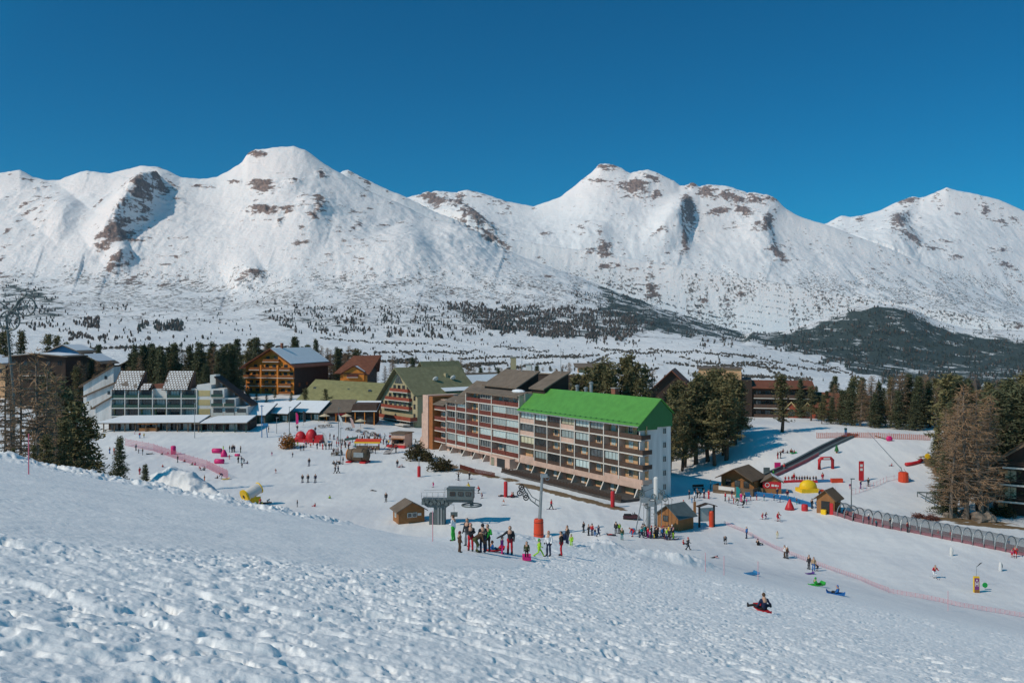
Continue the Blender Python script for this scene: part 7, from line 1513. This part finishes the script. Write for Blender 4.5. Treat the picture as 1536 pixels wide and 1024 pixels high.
FOLK = '''
@among the near families|families on the near track
680 811 hands a white green 60 h:brown
689.4 828 stand c brown brown -60 h:maroon
701 819 stand a dark grey 150
706 826 hands a dark red 180 h:red
716 828 bend a brown olive -70 h:dark
724 828.5 stand a dark navy 20
731.5 827 carry a green black 160 nohat
740 827 sit c blue teal -60 sled:red h:brown
753 830.5 stand c purple pink -80 h:dark
765 831 armout a dark red 175 nohat
790 838.5 stand c olive black 180 h:dark sled:pink
808.5 835 stride c lime lime -90 h:green
823 833 stand a white navy 150 h:red
842 833 stand a black red 90 h:dark pack
851 818.5 stand a dark navy 120
857 820.5 stand c lime lime 150 h:green
@left of the queue|people left of the drag lift queue
875.5 798 stand a dark dark 40
883 802.5 stand a dark black 120
888 803 stand a red navy -40
892.5 803.5 stand c navy blue 20
897.5 804.5 walk a navy navy -90
917 802.5 lie c red red 80 sled:dark
924 800 stand a dark dark 0
929 800 stand a lime black 30 h:white
933 809.5 stand a olive teal 170 h:lime
949 804.5 bend a red red 80
@in the drag lift queue|drag lift queue
962 806.5 walk a teal navy -100 skis
967 804 stand a teal dark -90 skis
972 806 stand a red pink -70 skis
977 805 stand a dark dark -80 skis
981 807 stand c black yellow -80 skis
985 807 stand a black black -60 skis
990 806 stand c white navy -90 skis
993 807 stand a blue navy -90 skis
997 808 stand c navy maroon -80 skis
1000 809 stand a lime navy -90 skis
1005 809.5 stand a dark black -90 skis
1010 808 stand a black lime -80 skis h:rose
1003 805 stand a yellow dark -80 skis
964 803 stand a grey dark -80
970 804 stand a dark dark 60
975 807 stand c pink dark -90 skis
983 804 stand a navy dark -70
987 804.5 stand a maroon black 80
995 805 stand a dark navy -60
1008 805 stand a navy dark -90
959 805 stand c dark grey 40
@on the sledging slope|sledgers
1026 818.5 sit c red black -110 h:red up
1032 824.5 walk a dark dark -90 h:red
1088 815.5 bend a grey black 160
1071.5 836.5 lie c rose dark -60
1120 807 stand a blue navy 90
1137.5 817.5 sit a black black -50
1177 836.5 stand a white brown 100
1180.5 837.5 stand a brown dark -60
1213.5 853 stand a dark dark 120 nohat
1220.5 856 stand a beige blue 170 nohat
1226 856 bend c brown navy 120
1224.5 878.5 sit c green dark -70 h:green sled:green sc:1.3
1254.3 891.5 sit c blue black 70 h:blue sled:blue sc:1.3
1144 917 splay a navy black 8 nohat sled:red sc:.98
@on the nursery piste|skiers on the nursery piste
1143.5 778.5 ski c red red -150 skis h:red
1148.6 777.5 ski c dark purple -150 skis
1167 781.5 ski a red red 200 skis poles
1166 807 stand c cream cream 160 h:cream
1402 866.5 ski a red white 180 skis h:dark
1523 835 ski a red red 150 skis
1518 835 ski c pink red 150 skis
1513 820 stand c blue purple 120
1407 805.5 stand c red red 100 h:orange
1425.6 807 stand c red red 100 h:red
@inside the glass tunnel|riders in the tunnel lift
1303 786 stand a navy dark -100
1314 789 stand c teal navy -100
1335 792.5 stand a dark dark -100
1361 798 stand a maroon dark -100
1280 780 stand a navy black -100
1271 777 stand c black black -100
@near the map board|people by the map board
1025 764 stand a red red -90 skis h:red
1034 748 stand a navy grey 60
1038 754 stand c skyblue skyblue 40
1042 751 stand a white dark 80
1046 746 stand a dark black 60
1050 746.5 bend a dark dark 80
1056 747 stand a navy maroon -60
1063 748 stand a red red -70
1066 733 stand a white grey 90
@in the ski class by the teal flag|ski class
1093.5 754 stand c red navy 60 skis
1100.5 755 stand c red red 70 skis
1107 757.5 bend a olive grey 80
1111.6 752 stand a pink pink -60
1115 761 ski a dark dark 90 skis
1117 753 stand a dark navy 70
1098 747 stand a navy red 60
1104 749 stand c yellow navy 30
1120 756 stand c pink dark 80
1110 748 stand a dark grey -40
1088 751 stand a red dark 90
@beside the blue cloth barrier|riders at the blue barrier
1126 750 stand c blue maroon -90 skis
1135 749.5 stand c navy red -90 skis
1146 750.5 stand c navy teal -90 skis
1161 750.5 stand c navy navy -90 skis
1170 752.5 stand c blue navy -90 skis
1166 744 stand a navy navy 120
1181 747 stand a maroon navy 150
1182 752 stand c teal blue -90 skis
1195 756 stand c maroon teal -90 skis
1218 762.5 stand a black dark -60
1224 761 bend a grey skyblue -90
1229 747 stand a navy dark 90
@on the beginner slope|people on the beginner slope
1166.8 688 stand a maroon red 40
1171 687.5 stand a black dark 60
1174 679 sit a maroon dark 30
1181 679.5 sit c dark navy 20
1187 679 sit a maroon black -20
1191.5 679 sit c red black -40
1291 733 stand a navy purple -90
1302.5 729 stand a dark dark -60
1275 733 stand c purple rose 0
1337 699 sit c red black 60
1234 721 stand a red red 0
1176 706 stand a red grey -60
1160 712 stand c green green -60
@behind the red barrier|row of children
1178 722 stand c red dark 180
1183 721.5 stand c red red 180
1188 721.5 stand c dark red 180
1191 722 stand a red red 200
1195 721.5 stand c dark black 180
1199 721.5 stand c dark black 180
1203 722 stand c navy dark 180
1207 721.5 stand c dark black 180
1211 721.5 stand c dark dark 180
1215 722 stand c black dark 180
1220 721.5 stand c navy dark 180
1224 722 stand c dark black 180
@on the middle piste|skiers on the middle piste
579 752 stand a dark black 180 skis
650 730 ski c pink pink 160 skis
687.7 720 armsup a dark black 40 skis
704 718.5 stand a dark dark -40 skis
703.3 735.5 ski a yellow yellow 60 skis
718.3 739.5 ski a red dark 120 skis
723 747 ski c purple maroon 150 skis
756 757 ski c orange white 120 skis
754.5 744.5 lie a black black 80 skis
767 746 sit a red black 60 skis
771 746 sit a dark dark -60
826.7 763.5 walk a red dark -100 skis
560 736 lie c black dark 70
472 759.5 sit c red red 60
494.6 747.5 sit c lime dark 20
446 760 stand c dark grey 90
401.6 755 bend c white brown -90
392 762 sit c dark black -60
596 700.5 stand a dark navy 180
599.6 701 sit c maroon red 60
603.5 700.5 sit c dark maroon -60
@crossing the open plaza snow|skiers crossing the plaza
453.7 723 stand a dark dark 180 skis
462 723 stand a dark black 180 skis
473 723 stand a navy dark 180 skis
463.7 698 stand a dark navy 180 skis
503 709.5 walk a dark black 100
507.5 709.5 walk a navy dark 100
413.7 709.5 ski c maroon rose 170 skis
407.8 683 ski c purple pink 190 skis
439 685 stand c navy dark 170 skis
451 676 stand a black dark 180
455.3 675.5 stand a dark black 180
@by the red bouncy castle|people at the bouncy castle
446 646 stand a dark navy 180
473 648.5 stand a dark grey 180
435 667.5 stand c red purple 60
442 667.5 stand c black green -40
446.5 668 stand c lime lime 0
457 665.5 bend c red pink 60
462.5 665.5 sit c red navy 30
@in the plaza crowd|plaza crowd
475.8 673 stand a dark navy 60
484 674 stand a red red -40
489 674 stand a dark dark 80
494 673.5 stand a dark maroon 20
497 673 stand a navy dark -80
498 667.5 stand c dark dark 90
495 658.5 stand a dark maroon 120
501 659.5 stand a maroon navy 60
511 666 stand a olive dark 30
514 667 stand a brown dark 90
517 667.5 stand a dark red -30
521.5 662.5 stand a red rose 10
508 668 stand c red pink 0
543.5 662.5 stand a maroon dark 50
547 660.5 stand a dark grey 90
550.5 661 stand a grey navy -50
553.5 662 stand a dark maroon 0
562 663 stand a olive black 10
566 663.5 stand a dark teal 40
553 678 stand a dark grey 90
556.5 680 stand a grey dark 60
571 664 stand a grey black 60
575 666 stand a dark maroon -40
580 668 stand a navy navy 20
540 659 stand c red dark 30
536 661 stand a dark black -60
529 663 stand a brown navy 100
525 668 stand c red maroon 0
559 679 stand a maroon dark 40
563 680 stand a dark navy -90
479 664 stand c navy red 50
483 661 stand a dark grey 0
488 664 stand c teal dark 90
506 660 stand c black red 60
590 672 stand a dark dark 180
567 655 sit a dark navy 50
556 654 sit a grey black -50
545 652 sit a maroon dark 90
585 660 stand a red navy 30
590 663 stand a dark blue -60
583 668 stand a yellow navy 120
577 659 stand a white grey 40
570 658 stand a blue dark 80
563 657 stand a dark rose 10
518 671 stand a dark brown -30
523 674 stand a maroon dark 60
512 673 stand a navy red 90
505 670 stand a red black -80
533 671 stand c lime navy 20
487 668 stand a dark olive 150
480 669 stand a maroon navy 20
470 667 stand a dark red 70
466 671 stand c orange dark 10
459 671 stand a navy brown -40
540 668 stand a olive grey 100
548 667 stand a red maroon 30
594 678 stand a maroon olive 150
568 671 stand c pink navy 60
@by the barrel bar|drinkers by the barrel bar
500.5 681.5 stand a dark maroon 30
504 682.5 stand a grey dark 90
507 681.5 stand a maroon black -60
511.5 682.5 stand a dark dark 180
500.5 696.5 sit a dark grey 20
504.5 696.5 sit a grey dark 60
509 696 sit a dark black -20
514.6 696 stand a dark dark 100
503 699 sit c dark navy 0
@by the magenta inflatables|children at the magenta inflatables
335 675.5 stand c lime lime 150
344.5 678 stand a dark teal 100
348 678.3 stand a dark navy 60
352 678 stand a navy dark 80
349.5 676.5 stand a dark dark 180
361 679 stand a dark olive 90
357.5 694 stand a dark dark 60
362 694.5 stand a navy teal 100
366 694.5 bend a grey grey 60
363 701 stand c dark dark 30
370.7 695.5 sit c dark purple 60
344 688.5 stand c red red 0
331 681 stand c navy pink 40
@along the pink net|sledgers by the pink net
164.6 680 stand a navy blue 150
171 681 stand a orange red 120
204 675.5 stand a grey dark 70
208 679.5 stand c dark dark 90
214 682 stand a dark grey 120
243 682 sit c dark black 60
251.5 681 sit c pink red 60
266.6 693.5 stand a dark dark 100
277 692.5 sit c red maroon 40
288 697.5 sit c dark olive 60
292.6 697.5 sit c pink red 30
300.4 705.5 bend c red maroon 70
306 705.5 sit a grey grey 50
244 700.5 sit c red grey 20
209.6 711.5 stand a red red 60
220.3 716 stand c red dark 30
306.8 721 stand c brown orange 150
325.8 717.5 sit c dark maroon 60
332.6 718 bend a navy grey 110
@in front of the shop arcades|people at the shop arcades
209.6 657 stand a red skyblue 60
216 656 stand c yellow dark 30
202 651 stand c white rose 0
403 648 stand a dark dark 100
'''
# ------------------------------------------------------------------ camera, sun, sky, air
def setup():
    cam = bpy.data.cameras.new('Camera'); co = bpy.data.objects.new('Camera', cam); COL.objects.link(co)
    co.location = (0, 0, EYE); co.rotation_euler = (math.pi/2, 0, 0)
    cam.sensor_width = 36; cam.lens = 36*F/1536; cam.shift_y = -(512-HY)/1536*-1*-1
    cam.shift_y = (HY-512)/1536
    cam.clip_start = .2; cam.clip_end = 40000
    SC.camera = co
    el = R(41); sx, sy = -.875, -.485
    n = math.hypot(sx, sy); to = Vector((sx/n*math.cos(el), sy/n*math.cos(el), math.sin(el)))
    su = bpy.data.lights.new('Sun', 'SUN'); su.energy = SUN_E; su.angle = R(.5); su.color = (1, .865, .70)
    so = bpy.data.objects.new('Sun', su); COL.objects.link(so); so.rotation_euler = to.to_track_quat('Z', 'Y').to_euler(); so.location = (-60, -20, 90)
    w = bpy.data.worlds.new('World'); SC.world = w; w.use_nodes = True
    N, L = w.node_tree.nodes, w.node_tree.links
    sk = N.new('ShaderNodeTexSky'); sk.sky_type = 'NISHITA'; sk.sun_disc = False; sk.sun_elevation = el
    sk.sun_rotation = math.atan2(to.x, to.y); sk.altitude = 1400; sk.air_density = AIR; sk.dust_density = DUST; sk.ozone_density = OZONE
    hs = N.new('ShaderNodeHueSaturation'); hs.inputs['Hue'].default_value = SKY_HUE; hs.inputs['Saturation'].default_value = SKY_SAT; hs.inputs['Value'].default_value = 1
    tc = N.new('ShaderNodeTexCoord'); dp = N.new('ShaderNodeVectorMath'); dp.operation = 'DOT_PRODUCT'; dp.inputs[1].default_value = (-.572, -.667, .477)
    mr = N.new('ShaderNodeMapRange'); mr.inputs[1].default_value = -.15; mr.inputs[2].default_value = .65; mr.inputs[3].default_value = 0; mr.inputs[4].default_value = 1
    ml = N.new('ShaderNodeVectorMath'); ml.operation = 'MULTIPLY'
    tn = N.new('ShaderNodeMix'); tn.data_type = 'RGBA'; tn.inputs[6].default_value = (SKY_F*.30, SKY_F*.98, SKY_F, 1); tn.inputs[7].default_value = (SKY_FILL*2.2, SKY_FILL*.95, SKY_FILL*.64, 1)  # sky behind the camera brightened and warmed as added fill light
    L.new(tc.outputs['Generated'], dp.inputs[0]); L.new(dp.outputs['Value'], mr.inputs[0]); L.new(sk.outputs[0], hs.inputs['Color']); L.new(hs.outputs[0], ml.inputs[0]); L.new(mr.outputs[0], tn.inputs[0]); L.new(tn.outputs[2], ml.inputs[1]); L.new(ml.outputs[0], N['Background'].inputs[0])
    N['Background'].inputs[1].default_value = SKY_S
    SC.view_settings.view_transform = 'Standard'; SC.view_settings.look = 'None'; SC.view_settings.exposure = EXPO; SC.view_settings.gamma = 1
    # the valley air
    m = bpy.data.materials.new('air'); m.use_nodes = True; nt = m.node_tree
    nt.nodes.remove(nt.nodes['Principled BSDF'])
    v = nt.nodes.new('ShaderNodeVolumePrincipled'); v.inputs['Density'].default_value = HAZE; v.inputs['Color'].default_value = (.30, .66, 1, 1)
    v.inputs['Anisotropy'].default_value = .0
    nt.links.new(v.outputs[0], nt.nodes['Material Output'].inputs['Volume'])
    b = MB().box(-13000, 13000, -300, 14800, -900, 2250)
    o = b.build('haze', m); tag(o, 'thin bluish mountain air', kind='stuff')
    SC.cycles.volume_bounces = 1; SC.cycles.max_bounces = 6; SC.cycles.diffuse_bounces = 3
    SC.cycles.use_denoising = True
SUN_E, SKY_S, EXPO, SKY_F, SKY_FILL = 2.9, .085, .03, .80, 2.3
AIR, DUST, OZONE, SKY_HUE, SKY_SAT = 1.0, .3, 3.0, .492, 1.9
HAZE = 1.1e-5
DIRT[:] = [(668, 699, 6, 3, 2.2, 1.0), (700, 708, 6, 2.2, 2.2, 1), (735, 714, 5, 2, 2.2, .9), (765, 720, 4, 2, 2.2, .9), (800, 731, 7, 1.7, 2.13, 1.1), (840, 741, 7, 1.7, 2.13, 1.1), (880, 751, 7, 1.7, 2.13, 1.1), (915, 760, 5, 1.7, 2.13, 1.1), (985, 757, 6, 1.0, 0, .7), (1412, 700, 4, 9, 0, 1), (1424, 714, 4, 5, .3, .9), (1450, 781, 9, 2.2, -.2, 1), (1490, 789, 8, 2, -.3, 1), (1400, 778, 4, 2, 0, .7), (590, 655, 6, 4, 0, .6), (424, 662, 5, 1.5, 0, .5), (1020, 690, 10, 6, 0, .45), (1100, 650, 8, 4, 0, .4)]
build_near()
build_far()
far_trees()
apartments(); village(); white_block()
trees()
things()
crowd(FOLK)
setup()
